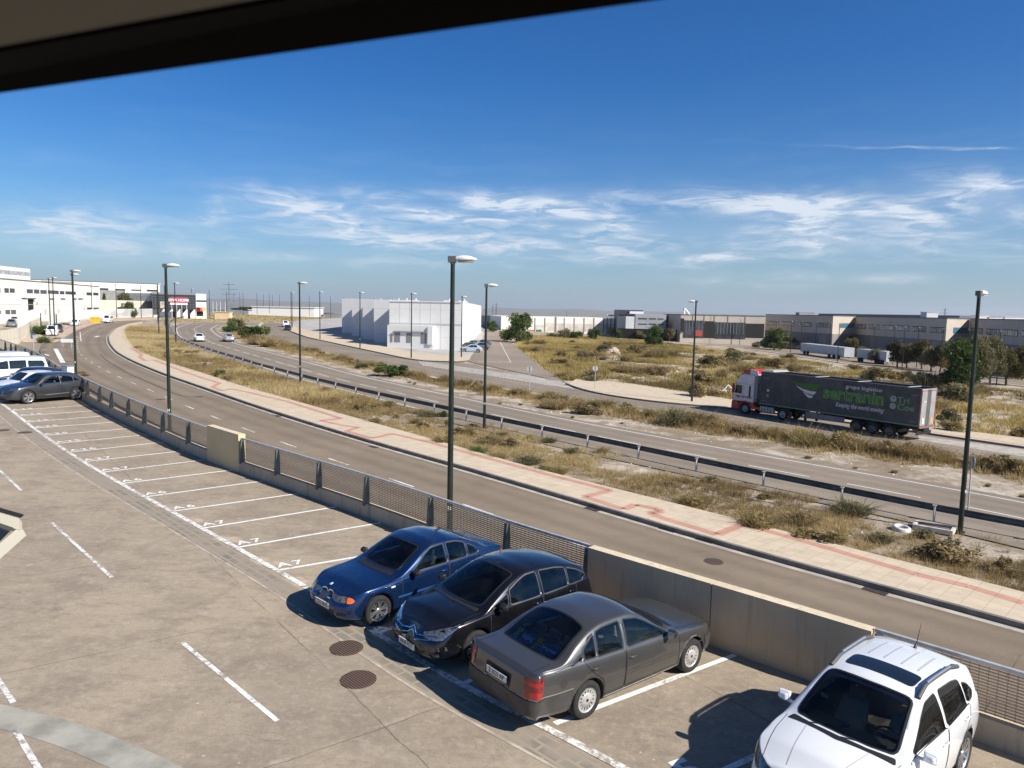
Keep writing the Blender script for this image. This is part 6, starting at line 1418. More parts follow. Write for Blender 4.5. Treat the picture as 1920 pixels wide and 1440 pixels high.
GREYP = shader('grey_panels', panelwall((.28, .27, .26), (.32, .31, .30), 3.0, 0), .8)
BEIGE = shader('beige_panels', panelwall((.47, .41, .34), (.53, .46, .38), 6.0, rad(95)), .8)
BEIGED = shader('taupe_panels', panelwall((.20, .175, .155), (.235, .205, .18), 6.0, rad(95)), .8)
GW = mat('window_glass_grey', (.045, .06, .075), .12, spec=.8); DARK = mat('dark_opening', (.015, .014, .013), .8); ROOFD = mat('roof_dark', (.10, .10, .105), .7)
WFR = mat('white_frame', (.70, .69, .66), .5); STONE = shader('cream_stone', m_wall((.60, .53, .42), (.66, .58, .46), .6), .9)

# ---- cream works hall at the far left
A, B = gp(-60, 150), gp(187, 226); e = tag(empty('works_hall'), 'long cream industrial hall with a row of small dark windows and tall white doors', 'building')
ztop = zt(187, 538, 226); f = block('wall', A, B, 45, -3, ztop, CREAM, e, ROOFD)
wr_ = [(0, 540, 1, 549), (8, 540, 16.5, 549), (18, 540.5, 27.5, 549), (50, 542, 61.5, 550), (63.5, 542.5, 73.5, 550.5), (75.5, 543.5, 87.5, 551), (89.5, 544, 110, 551.5), (112, 545.5, 120.5, 552), (122.5, 546, 142, 552.5), (162, 548, 172.5, 554), (174.5, 548.5, 184.5, 554), (0, 582, 2, 589), (10, 581, 19, 589), (20.5, 581, 30, 589), (163, 576.5, 173, 582), (175, 576.5, 185.5, 581.5)]
for r in wr_:
    for w_ in part(f, [r], 'window', GW, e, .04): pass
for r in ((40, 560, 48.5, 586), (93, 561, 100, 586), (113, 561, 120.5, 588), (136, 561, 142, 588), (146, 561, 153.5, 588)):
    part(f, [r], 'loading_door', WFR, e, .05); part(f, [(r[0], r[1] - 1.6, r[2] + .6, r[1])], 'door_hood', DARK, e, .25)
part(f, [(52, 561, 63, 583)], 'open_doorway', DARK, e, .03); part(f, [(51, 558.5, 63, 561)], 'door_canopy', ROOFD, e, .6)
part(f, [(83, 580, 87, 590), (108.5, 580, 112, 588), (156.5, 577, 159.5, 584), (67.5, 566, 71.5, 572)], 'small_door', mat('small_door', (.45, .42, .38), .7), e, .03)
part(f, [(0, 571, 187, 571.8)], 'string_course', mat('course', (.50, .44, .35), .8), e, .04)
A2, B2 = gp(-90, 175), gp(59.5, 215); e2 = tag(empty('upper_hall'), 'taller white hall with a grey window band rising behind the cream hall', 'building')
f2 = block('wall', A2, B2, 40, 2, zt(59.5, 504.5, 215), mat('white_render', (.72, .70, .64), .8, noise=(.2, .15)), e2); 
u0, za = f2.uz(0, 510); u1, zb = f2.uz(59, 517.5); mb = MB(); f2.rect(mb, -5, f2.L - .3, zt(59.5, 518, 215), zt(59.5, 511, 215), .05); fixn(mb.build('window_band', mat('band_grey', (.42, .42, .42), .6, noise=(1, .4)), e2))
# ---- second hall with retaining wall
e3 = tag(empty('rear_hall'), 'cream hall with dark openings under its eaves standing above a stone wall', 'building')
A3, B3 = gp(60, 262), gp(301, 292); f3 = block('wall', A3, B3, 50, 0, zt(301, 533.5, 292), shader('cream_metal', panelwall((.70, .66, .58), (.76, .71, .62), 3.0, 0), .7), e3, ROOFD)
part(f3, [(77, 526.5, 139, 536)], 'roof_strip', mat('strip_grey', (.22, .22, .22), .6), e3, .3)
part(f3, [(187, 540, 203.5, 544), (216, 541.5, 235, 545), (246, 542.5, 264.5, 545.5), (275, 543, 294, 547)], 'eaves_opening', DARK, e3, .05)
part(f3, [(187, 543.5, 235, 563)], 'grey_cladding', mat('clad_grey', (.24, .235, .23), .6, noise=(.6, .15)), e3, .08)
rw = Fac(gp(185, 238), gp(290, 262)); mb = MB(); rw.rect(mb, 0, rw.L, -2, zt(240, 563.5, 251), .0, -.6); tag(fixn(mb.build('stone_retaining_wall', STONE)), 'pale stone retaining wall below the cream rear hall', 'wall')
mb = MB(); zz = zt(240, 563.5, 251)
for k in range(28): mb.tube([rw.P(12 + k * 1.6, zz, -.3), rw.P(12 + k * 1.6, zz + 1.5, -.3)], .03, 4)
mb.tube([rw.P(12, zz + 1.5, -.3), rw.P(56, zz + 1.5, -.3)], .04, 4); tag(mb.build('railing', mat('rail_dark', (.1, .1, .1), .6)), 'thin dark railing on top of the stone retaining wall', 'railing')
# ---- dark glazed showroom with the red sign
e4 = tag(empty('showroom'), 'dark glazed furniture showroom on white slanted piers with a red sign', 'building')
A4, B4 = gp(286, 250), gp(367.5, 256); zlo, zhi = zt(320, 580, 252), zt(320, 552.5, 252)
f4 = block('glazed_storey', A4, B4, 30, zlo, zhi, mat('dark_glazing', (.03, .034, .04), .15, spec=.8), e4); mb = MB(); f4.rect(mb, 0, f4.L, zhi + .01, zt(320, 548.5, 252), .3, -29); fixn(mb.build('roof', mat('roof_metal', (.20, .20, .21), .5), e4))
mb = MB()
for k in range(1, 6): mb2 = f4.rect(mb, 0, f4.L, zlo + (zhi - zlo) * k / 6, zlo + (zhi - zlo) * k / 6 + .10, .06)
for k in range(15): f4.rect(mb, f4.L * k / 15, f4.L * k / 15 + .07, zlo, zhi, .05)
fixn(mb.build('mullions', mat('mullion', (.12, .13, .14), .5), e4))
mb = MB(); f4.rect(mb, .3, f4.L - .3, -2, zlo - .01, -2.2, -25); fixn(mb.build('ground_storey', mat('white_wallw', (.72, .70, .66), .8), e4))
for x0, x1 in ((300.5, 309), (314, 324.5), (331, 338.5), (343, 352), (357, 366)):
    u0, z_ = f4.uz(x0, 595); u1, _ = f4.uz(x1, 595); mb = MB(); mb.prism([f4.P(u0, z_ - .5, .05), f4.P(u1, z_ - .5, .05), f4.P(u1, zlo + .1, .05), f4.P(u1 - .3, zlo + .1, .05), f4.P(u0, zlo - 1.4, .05)], [f4.P(u0, z_ - .5, -2.1), f4.P(u1, z_ - .5, -2.1), f4.P(u1, zlo + .1, -2.1), f4.P(u1 - .3, zlo + .1, -2.1), f4.P(u0, zlo - 1.4, -2.1)]); fixn(mb.build('pier', WFR, e4))
part(f4, [(325, 580, 331, 594), (338.5, 579, 343, 594), (352, 580, 357, 594)], 'doorway', DARK, e4, -2.0)
part(f4, [(300, 565, 308, 578)], 'display_panel', mat('display_beige', (.42, .38, .30), .6, noise=(2, .5)), e4, .08)
# free-standing red sign in front
e5 = tag(empty('red_sign'), 'red shop sign with white lettering on slim posts before the showroom', 'sign'); A5, B5 = gp(319, 247.5), gp(352, 250); f5 = Fac(A5, B5)
z0s, z1s = zt(335, 571.5, 249), zt(335, 558, 249); mb = MB(); f5.rect(mb, 0, f5.L, z0s + 1.0 * 0 + (z1s - z0s) * .26, z1s, .1, -.1); fixn(mb.build('red_board', mat('sign_red', (.48, .05, .09), .5), e5)); mb = MB(); f5.rect(mb, 0, f5.L, z0s, z0s + (z1s - z0s) * .26 - .01, .1, -.1); fixn(mb.build('white_strip', WFR, e5))
F = frame(Vector(f5.P(f5.L / 2, z0s + (z1s - z0s) * .63, .13)), (f5.d.x, f5.d.y, 0), (0, 0, 1)); text_mb('DIVA HOME', 1.15, F, off=.03, ex=.02).build('sign_lettering', mat('letter_whiter', (.8, .78, .76), .5), e5)
mb = MB()
for k in (.1, .38, .66, .94): mb.tube([f5.P(f5.L * k, -1, 0), f5.P(f5.L * k, z0s, 0)], .08, 6)
mb.build('sign_posts', WFR, e5)
# ---- pale hall right of the showroom
e6 = tag(empty('pale_hall'), 'pale hall with orange canopy right of the dark showroom', 'building'); A6, B6 = gp(367.8, 258), gp(387, 262); f6 = block('wall', A6, B6, 40, -3, zt(377, 551, 260), mat('white_render', (.72, .70, .64), .8), e6)
part(f6, [(367.8, 562.5, 387, 566.5)], 'window_band', GW, e6, .05); part(f6, [(368.5, 576, 380, 583)], 'canopy', mat('canopy_orange', (.75, .33, .12), .6), e6, 1.5); part(f6, [(367.8, 577, 371.5, 583.5)], 'red_panel', mat('sign_red', (.48, .05, .09), .5), e6, 1.8); part(f6, [(368.5, 584, 381, 593)], 'entrance', DARK, e6, .05)
# ---- boundary: walls and white fences at the left
cw = R2([(-10, 660), (0, 655), (35, 645), (58, 626.5), (74, 618), (76, 617)])
mb = MB(); q = resample(cw, 2)
mb.strip(on(q, zr, -.2), on(q, zr, 2.3)); mb.strip(on(q, zr, 2.3), on(offset(q, .3), zr, 2.3)); mb.strip(on(offset(q, .3), zr, 2.3), on(offset(q, .3), zr, -.2)); tag(mb.build('boundary_wall', shader('pale_block', panelwall((.66, .60, .47), (.70, .64, .50), 1.2, rad(60)), .85)), 'pale yellow concrete boundary wall beyond the far end of the deck', 'wall')
def palisade(pts, z0, h, label, step=.35, m=WFR, zf=zr):
    e = tag(empty('white_fence'), label, 'fence'); q = resample(pts, step); mb = MB()
    for i, p in enumerate(q):
        zz = zf(p.x, p.y) + z0; mb.box((p.x, p.y, zz + h / 2), (.11, .05, h))
    mb.build('pales', m, e); mb = MB(); q2 = resample(pts, 2.5)
    for k in (.15, .85): a = [Vector((p.x, p.y, zf(p.x, p.y) + z0 + h * k)) for p in q2]; mb.tube(a, .035, 4)
    mb.build('rails', m, e); return e
palisade([cw[2], cw[3], cw[4], cw[5]], 2.3, 1.9, 'white metal fence on top of the pale boundary wall', .5)
palisade(R2([(92, 613), (128, 607), (165, 600), (200, 597), (240, 596), (286, 594.5)]), .5, 2.3, 'white metal fence along the forecourt of the halls')
mb = MB(); q = resample(R2([(92, 613), (128, 607), (165, 600), (200, 597), (240, 596), (286, 594.5)]), 3); mb.strip(on(q, zr, 0), on(q, zr, .5)); mb.strip(on(q, zr, .5), on(offset(q, .2), zr, .5)); tag(mb.build('low_wall', STONE), 'low pale wall under the forecourt fence', 'wall')
e = tag(empty('gate_piers'), 'pair of slim dark gate piers at the end of the boundary fence', 'gate'); g = at(77, 617)
MB().box((g.x, g.y, zr(g.x, g.y) + 1.6), (.18, .18, 3.2)).build('pier', DARK, e); MB().box((g.x + 1.6, g.y + 2.5, zr(g.x, g.y) + 1.5), (.15, .15, 3.0)).build('pier', DARK, e)
# box van and striped pallets in the yard
g = gp(238, 243); e = empty('parked_trailer', (g.x, g.y, zr(g.x, g.y)), rad(15), 'white box trailer parked below the stone retaining wall', 'trailer'); MB().box((0, 0, 2.1), (6.0, 2.4, 2.3)).build('box', WFR, e); MB().box((0, 0, .7), (5.4, 2.0, .4)).build('chassis', DARK, e)
MB().box((-.2, -1.22, 2.75), (4.6, .05, .55)).build('window_strip', DARK, e)
# flag poles and gatehouse
for px in (399.5, 406.5, 413.5, 422.5):
    g = gp(px, 262); mb = MB(); mb.tube([(0, 0, 0), (0, 0, 6)], [.09, .06], 6); mb.lathe([(0, 6.08), (.1, 6.0), (0, 5.95)], n=8); o = mb.build('flagpole', WFR); o.location = (g.x, g.y, zr(g.x, g.y)); tag(o, {399.5: 'leftmost of the four bare white flagpoles', 406.5: 'second from the left of the four bare white flagpoles', 413.5: 'third from the left of the four bare white flagpoles', 422.5: 'rightmost of the four bare white flagpoles'}[px], 'flagpole', 'bare white flagpoles')
g = gp(419, 262); mb = MB(); mb.box((0, 0, 1.2), (5.2, 2.6, 2.4)); mb.box((0, 0, 2.5), (5.6, 3, .2)); o = mb.build('utility_hut', mat('hut_cream', (.66, .52, .32), .8)); o.location = (g.x, g.y, zr(g.x, g.y)); tag(o, 'small cream utility hut among the flagpoles', 'hut')

# ---- the big white warehouse with stepped units
e = tag(empty('white_warehouse'), 'big white warehouse stepped in bays with tall blank walls, left of the street', 'building')
WHW = shader('warehouse_white', panelwall((.74, .73, .70), (.79, .78, .75), 12.0, 0), .8)
BK = (gp(902, 262) - gp(866, 142)); R_, L_ = gp(865, 142), gp(730, 144.5); ztop = zt(865, 568, 142)
fm = block('wall', L_, R_, 60, -4, ztop, WHW, e, WFR, bk=BK)
steps = [(701, 730.5, 157), (680, 701.5, 169), (660, 680.5, 181), (641, 660.5, 196)]
for i, (xa, xb, dd) in enumerate(steps):
    a, b = gp(xa, dd + .6), gp(xb, dd); block('wall', a, b, 40, -4, zt(xb, 562 - i * .7, dd), WHW, e, bk=BK * .5)
part(fm, [(742, 620.5, 801, 622.5)], 'canopy', ROOFD, e, 1.6)
u0, _ = fm.uz(730, 640); u1, zl = fm.uz(815, 647); zs = zt(772, 608.5, 150); mb = MB(); fm.rect(mb, u0, u1, -3, zs, 1.2, -.2); fixn(mb.build('office_annex', WFR, e))
part(fm, [(743.5, 623, 754, 641), (766, 624, 773.5, 642), (793, 624, 803, 644), (736, 627, 740, 641)], 'door', mat('door_grey', (.20, .20, .21), .6), e, 1.26)
part(fm, [(730, 607, 865, 608.2)], 'string_course', mat('course_grey', (.5, .5, .49), .8), e, .05)
mb = MB()
for k in range(1, 7): fm.rect(mb, fm.L * k / 7, fm.L * k / 7 + .10, -3, ztop, .015)
fixn(mb.build('panel_joint', mat('joint_grey', (.55, .55, .54), .8), e))
part(fm, [(806, 612, 815, 646)], 'pilaster', WFR, e, 1.5)
fs_ = Fac(R_, gp(881, 168)); Q0 = R_; Q1 = Vector(gp(893, 205)); Q2 = Vector(gp(907, 285))
fr2 = Fac(gp(866.5, 143), gp(901, 258))
for k in range(1, 12): mb = MB(); fr2.rect(mb, fr2.L * k / 12, fr2.L * k / 12 + .8, -4, ztop - .2, .5); fixn(mb.build('pilaster', WFR, e))
for px, dd in ((712, 185), (745, 172), (760, 168), (777, 166), (840, 160), (868, 160), (652, 225)): 
    g = gp(px, dd); mb = MB(); mb.box((g.x, g.y, ztop + .35), (1.8, 1.4, .5)); mb.tube([(g.x + .3, g.y, ztop + .5), (g.x + .3, g.y, ztop + 1.0)], .15, 8); mb.build('roof_unit', WFR, e)
# ---- long boundary hall across the end of the street
e = tag(empty('long_hall'), 'long low white panel hall with dark downpipes and graffiti beyond the dry field', 'building')
A7, B7 = gp(940, 289), gp(1156, 296); zt7 = zt(1050, 595, 292); f7 = block('wall', A7, B7, 40, -4, zt7, mat('hall_cream', (.80, .77, .69), .8, noise=(.15, .1)), e)
part(f7, [(1022, 605.5, 1150, 623), (1003, 609, 1022, 623)], 'lower_band', mat('hall_lower', (.58, .54, .47), .85, noise=(.4, .25)), e, .04)
part(f7, [(x - .35, 596, x + .35, 625) for x in (1003, 1021.5, 1058, 1076.5, 1095, 1113.5, 1131.5, 1138, 1145)] + [(1040.5, 594, 1043, 625)], 'downpipe', mat('pipe_brown', (.20, .17, .14), .7), e, .14)
part(f7, [(1138, 590, 1151, 593)], 'roof_box', WFR, e, -2)
mb = MB()
for (x0, x1, y0, y1, cc) in ((1003.5, 1015.5, 617.5, 624.5, 'graffiti_green'), (1044, 1056, 619, 624.5, 'graffiti_green')):
    u0, z0_ = f7.uz(x0, y1); u1, z1_ = f7.uz(x1, y0); pts = [(u0, z0_), (u1, z0_), (u1, z0_ + (z1_ - z0_) * .8), (u0 + (u1 - u0) * .7, z1_), (u0 + (u1 - u0) * .45, z0_ + (z1_ - z0_) * .8), (u0 + (u1 - u0) * .2, z1_)]
    mb.prism([f7.P(a, b, .02) for a, b in pts], [f7.P(a, b, .07) for a, b in pts])
fixn(mb.build('graffiti', mat('graffiti_green', (.03, .14, .08), .7, noise=(1.4, .5)), e)); part(f7, [(992, 618, 1002, 624)], 'graffiti', mat('graffiti_red', (.50, .16, .10), .7, noise=(2, .5)), e, .06)
e = tag(empty('stepped_hall'), 'grey and cream stepped hall at the far end of the street', 'building')
block('wall', gp(896, 330), gp(925, 322), 30, -4, zt(925, 592, 322), GREYP, e); block('wall', gp(925, 318), gp(941, 306), 20, -4, zt(925, 592, 316), mat('hall_cream', (.80, .77, .69), .8), e)
g = Fac(gp(925, 318), gp(941, 306)); mb = MB(); mb.prism([g.P(.5, -3, .05), g.P(g.L - .2, -3, .05), g.P(g.L - .2, zt(941, 594, 306), .05)], [g.P(.5, -3, .06), g.P(g.L - .2, -3, .06), g.P(g.L - .2, zt(941, 594, 306), .06)]); fixn(mb.build('painted_shadow_wedge', GREYP, e))  # grey wedge paints a cast shadow on the cream wall
g = Fac(gp(896, 330), gp(925, 322)); part(g, [(912, 604, 919, 612)], 'doorway', DARK, e, .1)
# ---- grey office
e = tag(empty('grey_office'), 'grey three-storey office with a dark tower block beside the long hall', 'building')
OG = mat('office_grey', (.36, .37, .38), .6, noise=(.3, .1)); OD = mat('office_dark', (.055, .06, .068), .5)
fo = block('wall', gp(1192, 262), gp(1250, 262), 25, -4, zt(1220, 589, 262), OG, e)
part(fo, [(1196.5, 596, 1213, 599), (1216.5, 596.5, 1230, 599.2), (1233, 597, 1244, 599.5), (1196.5, 606.5, 1213, 609), (1216.5, 606.5, 1230, 609.2), (1233, 607, 1244, 609.5)], 'window', GW, e, .05)
block('dark_wing', gp(1161, 272), gp(1191.8, 264), 20, -4, zt(1175, 590, 266), OD, e); block('tower', gp(1161, 283), gp(1206, 283), 14, -4, zt(1180, 581, 283), OD, e)
block('plant_room', gp(1181, 281), gp(1207, 281), 10, 2, zt(1190, 583.8, 281), WFR, e); block('low_wing', gp(1157, 262), gp(1174, 259), 10, -4, zt(1165, 593, 260), OG, e)
e = tag(empty('white_hall'), 'bright white hall with curved parapet behind the grey office', 'building'); fw = block('wall', gp(1250.5, 275), gp(1277, 275), 25, -4, zt(1262, 592, 275), mat('white_render2', (.78, .77, .75), .7), e); part(fw, [(1250.5, 605, 1277, 616)], 'lower_cladding', OG, e, .1)
mb = MB(); a, b, c = gp(1282, 300), gp(1283, 300), gp(1293, 300); mb.tube([(a.x, a.y, 4), (b.x, b.y, zt(1282, 577.5, 300))], .45, 6); mb.tube([(b.x, b.y, zt(1282, 578, 300)), (c.x, c.y, zt(1293, 590, 300))], .45, 6); tag(mb.build('steel_mast', WFR), 'white slanting steel mast rising over the glazed units', 'mast')
mb = MB(); a, b = Fac(gp(1158, 258), gp(1290, 252)), 0; a.rect(mb, 0, a.L, -3, zt(1220, 617, 255), .1, -.1); tag(fixn(mb.build('dark_fence', DARK)), 'dark boundary screen in front of the grey office', 'fence')
# ---- beige units with glass fronts
e = tag(empty('glazed_units'), 'row of beige industrial units with dark glazed fronts', 'building')
f9 = block('wall', gp(1277, 247), gp(1436, 246), 35, -4, zt(1350, 592, 247), BEIGE, e, ROOFD)
gl = mat('unit_glazing', (.055, .06, .065), .2, noise=(.5, .5), spec=.7)
part(f9, [(1282, 600.5, 1319, 634), (1341, 604, 1397, 636)], 'glass_front', gl, e, .08); part(f9, [(1320, 602, 1340, 634), (1398, 606.5, 1432, 634)], 'dark_front', DARK, e, .06); part(f9, [(1276.5, 597, 1281.5, 622)], 'dark_end', DARK, e, .4)
mb = MB()
for x in range(1286, 1319, 6): f9.quad(mb, x, 601, x + .5, 622, .14)
for x in range(1345, 1397, 6): f9.quad(mb, x, 604.5, x + .5, 627, .14)
for y in (607, 614): f9.quad(mb, 1282, y, 1319, y + .5, .14)
fixn(mb.build('mullions', mat('mullion', (.12, .13, .14), .5), e))
part(f9, [(1304, 619, 1316.5, 630)], 'red_door', mat('door_red', (.42, .06, .04), .6), e, .12)
for x in (1298.5, 1320, 1339, 1364.5, 1397): part(f9, [(x, 591, x + .7, 606)], 'downpipe', mat('pipe_brown', (.20, .17, .14), .7), e, .1)
# ---- the three taupe blocks receding to the right
def taupe(x0, d0, x1, d1, x2, d2, top, label, feats):
    e = tag(empty('industrial_block'), label, 'building'); A, B, C_ = gp(x0, d0), gp(x1, d1), gp(x2, d2); z1 = zt(x1, top, d1)
    f = Fac(A, B); g = Fac(B, C_); D = A + (C_ - B); mb = MB(); pts = [A, B, C_, D]
    mb.prism([(p.x, p.y, -5) for p in pts], [(p.x, p.y, z1) for p in pts]); fixn(mb.build('wall', BEIGE, e))
    c = (A + B + C_ + D) / 4; q = [p + (p - c).normalized() * .15 for p in pts]; mb = MB(); mb.prism([(p.x, p.y, z1 + .003) for p in q], [(p.x, p.y, z1 + .22) for p in q]); fixn(mb.build('roof_edge', ROOFD, e))
    zb = H + (z1 - H) - 0; hgt = 8.6
    mb = MB(); f.rect(mb, .05, f.L - .05, z1 - 9.5, z1 - 5.3, .08, -.05); fixn(mb.build('lower_cladding', mat('slate_cladding_shaded', (.17, .17, .175), .6, noise=(.5, .15)), e))  # long side: cladding colour darkened to stand for its shade
    mb = MB(); g.rect(mb, .05, g.L - .05, z1 - 9.5, z1 - 5.3, .08, -.05); fixn(mb.build('lower_cladding', mat('slate_cladding_sunlit', (.24, .235, .22), .6, noise=(.5, .15)), e))  # end wall: same cladding, sunlight put into a lighter colour
    n = max(2, int(f.L / 8.5))
    for k in range(n):
        u = f.L * (k + .12) / n; w_ = f.L / n * .78; mb = MB(); f.rect(mb, u, u + w_, z1 - 3.5, z1 - 2.1, .06); fr = fixn(mb.build('window_strip', DARK, e)); mb = MB()
        for j in range(6): f.rect(mb, u + w_ * (j + .08) / 6, u + w_ * (j + .92) / 6, z1 - 3.4, z1 - 2.25, .10)
        fixn(mb.build('window', mat('blind_glass', (.36, .36, .34), .25, noise=(.7, .6)), fr))
        if k % 2: mb = MB(); f.rect(mb, u + w_ * .3, u + w_ * .75, z1 - 9.3, z1 - 5.6, .14); fixn(mb.build('roller_door', mat('roller_grey', (.22, .22, .22), .5), e))
    mb = MB(); g.rect(mb, g.L * .3, g.L * .95, z1 - 3.5, z1 - 2.1, .08); fixn(mb.build('window_strip', mat('blue_glass', (.07, .16, .22), .15), e))
    mb = MB(); g.rect(mb, g.L * .72, g.L * .95, z1 - 9.0, z1 - 6, .12); fixn(mb.build('doorway', DARK, e)); return f, g, e
taupe(1436.5, 262, 1563, 222, 1605, 232, 592.5, 'taupe industrial block with a lit beige end wall, left of the three', None)
f, g, e = taupe(1605.5, 231, 1777, 180, 1820, 187, 597.5, 'taupe industrial block with a row of blinds, middle of the three', None)
taupe(1820.5, 186, 2050, 132, 2110, 138, 603, 'taupe industrial block cut by the right edge of the view', None)
mb = MB(); a = Fac(gp(1535, 330), gp(1800, 260)); a.rect(mb, 0, a.L, 0, zt(1650, 589.5, 298), 0, -30); tag(fixn(mb.build('blue_grey_hall', mat('bluegrey_roof', (.10, .13, .17), .6))), 'blue grey hall roof showing above the taupe blocks', 'building')
for px, w_, hh in ((1510, 5, 1.8), (1743, 3, 2.2), (1838, 3, 1.6), (1860, 4, 1.2), (1900, 6, 1.3)):
    dd = 250 if px < 1600 else 205; p = gp(px, dd - 5); zz = zt(px, 594.5 + (px - 1510) * .017, dd); mb = MB(); mb.box((p.x, p.y, zz + hh / 2 - .4), (w_, 3, hh)); mb.box((p.x, p.y, zz + hh - .35), (w_ + .2, 3.2, .12)); tag(mb.build('roof_unit', OG if px < 1600 else WFR), {1510: 'grey plant box on the roof of the left taupe block', 1743: 'white vent with dark front on the roof of the middle taupe block', 1838: 'small white vent just right of the tall right street lamp', 1860: 'low white vent on the right taupe block, second from the lamp', 1900: 'wide low white vent on the right taupe block near the edge'}[px], 'roof unit')
# ---- long white trailers parked on the lot
def wtrailer(xa, da, xb, db, ya, lab, m):
    A, B = gp(xa, da), gp(xb, db); f = Fac(A, B); e = tag(empty('white_trailer'), lab, 'trailer'); zg = zr(A.x, A.y); zg2 = zr(B.x, B.y); mb = MB(); n_ = -f.n * 2.5
    mb.prism([(A.x, A.y, zg + .7), (B.x, B.y, zg2 + .7), (B.x + n_.x, B.y + n_.y, zg2 + .7), (A.x + n_.x, A.y + n_.y, zg + .7)], [(A.x, A.y, zg + 2.9), (B.x, B.y, zg2 + 2.9), (B.x + n_.x, B.y + n_.y, zg2 + 2.9), (A.x + n_.x, A.y + n_.y, zg + 2.9)]); fixn(mb.build('trailer_box', m, e))
    for k in (.12, .2, .7, .8, .9):
        p = A.lerp(B, k); w_ = MB(); w_.lathe([(.5, 0), (.5, .3), (.2, .32), (0, .3)], frame((p.x, p.y, zr(p.x, p.y) + .5), (f.d.x, f.d.y, 0), (0, 0, 1)), 14); w_.build('wheel', RUBBER, e)
WT = mat('tarp_white', (.44, .47, .49), .6, noise=(.6, .1))
wtrailer(1505, 198, 1588, 176, 0, 'long white trailer parked before the left taupe block', WT); wtrailer(1612, 172, 1668, 162, 0, 'white trailer half hidden by trees before the middle taupe block', WT)
e = empty('yellow_van', (*gp(1598, 190), zr(*gp(1598, 190))), rad(100), 'small yellow lorry beside the long white trailer', 'lorry'); MB().box((0, 0, 1.6), (4, 2.1, 1.9)).build('box', mat('van_yellow', (.7, .45, .02), .5), e); MB().box((0, 0, .5), (3.6, 1.9, .5)).build('chassis', DARK, e)
# ---- street across the field
mk = MB(); sa = R2([(1180, 633), (1290, 641), (1400, 652), (1480, 664), (1600, 682), (1700, 697), (1830, 713), (1990, 730)]); sb = R2([(1180, 629), (1290, 634), (1400, 643), (1500, 652), (1640, 667), (1800, 686), (1920, 697), (2060, 712)])
n = 40; a_ = resample(sa, plen(sa) / n)[:n]; b_ = resample(sb, plen(sb) / n)[:n]; mk.strip(on(a_, zr, .01), on(b_, zr, .01)); tag(mk.build('street', MAT_ROADB), kind='structure')
mk = MB(); ribbon(mk, offset(a_, -1.6), 1.5, zr, .05); ribbon(mk, offset(b_, 2.0), 2.4, zr, .05); tag(mk.build('sidewalk', MAT_WALK), kind='structure')
# ---- pylons and the city far away
PYL = mat('pylon_steel', (.18, .19, .20), .6, .4)
def pylon(px, dist, top, label):
    g = gp(px, dist); zb = terrain(g.x, g.y); z1 = zt(px, top, dist); h = z1 - zb; mb = MB(); w0 = h * .075
    for sx_, sy_ in ((-1, -1), (1, -1), (1, 1), (-1, 1)): mb.tube([(sx_ * w0, sy_ * w0, 0), (sx_ * w0 * .3, sy_ * w0 * .3, h * .6), (sx_ * .2, sy_ * .2, h)], h * .0042, 4)
    for k in range(12):
        a, b = h * k / 13, h * (k + 1) / 13; wa = w0 * (1 - .7 * min(1, a / (h * .6))) if a < h * .6 else w0 * .3 * (1 - (a - h * .6) / (h * .4)) + .2; s_ = 1 if k % 2 else -1
        for sy_ in (-1, 1): mb.tube([(-wa * s_, sy_ * wa, a), (wa * s_ * .9, sy_ * wa * .9, b)], h * .003, 3)
    for zf_, w_ in ((.70, .17), (.82, .20), (.93, .13)): mb.tube([(-h * w_, 0, h * zf_), (h * w_, 0, h * zf_)], h * .005, 4)
    o = mb.build('electricity_pylon', PYL); o.location = (g.x, g.y, zb); o.rotation_euler = (0, 0, .3); tag(o, label, 'pylon')
pylon(430, 1150, 528, 'tall lattice pylon beyond the white flagpoles'); pylon(438.5, 1700, 548, 'second smaller lattice pylon right of the tall one'); pylon(924, 1600, 571, 'left lattice pylon over the end of the street'); pylon(930.5, 1350, 568, 'right lattice pylon over the end of the street'); pylon(1772, 1500, 577, 'lattice pylon far behind the taupe blocks')
rnd = random.Random(11); mb = MB()
for k in range(260):
    px = rnd.uniform(380, 1300); dist = rnd.uniform(2600, 7000); g = gp(px, dist); w_ = rnd.uniform(14, 60); hh = rnd.uniform(5, 14); mb.k = rnd.choice((0, 0, 1, 2)); mb.box((g.x, g.y, terrain(g.x, g.y) + hh / 2), (w_, rnd.uniform(12, 30), hh), rnd.uniform(0, 3))
for px, dist, w_, h_ in ((470, 3200, 150, 10), (1020, 5000, 120, 22), (1000, 5200, 300, 12), (700, 2500, 60, 9)): g = gp(px, dist); mb.k = 0; mb.box((g.x, g.y, terrain(g.x, g.y) + h_ / 2), (w_, 20, h_))
tag(mb.build('distant_town', [mat('town_white', (.75, .73, .70), .8), mat('town_buff', (.5, .42, .34), .8), mat('town_grey', (.35, .35, .36), .8)]), kind='stuff')
for px, dist, w_, h_, lab in ((541, 420, 34, 5, 'low white hall left of the warehouse beyond the road'), (497, 520, 16, 4, 'small white building on the slope beyond the far lamps')):
    g = gp(px, dist); mb = MB(); zz = terrain(g.x, g.y); mb.box((g.x, g.y, zz + h_ / 2), (w_, 20, h_)); mb.box((g.x, g.y, zz + h_ + .2), (w_ + 1, 21, .4)); tag(mb.build('low_hall', WFR), lab, 'building')

# ================================================================== WINDOW THE PICTURE IS TAKEN FROM
def rp(px, py, t): r = ray(px, py); r = r / FPX; return Vector((0, 0, H)) + r * t
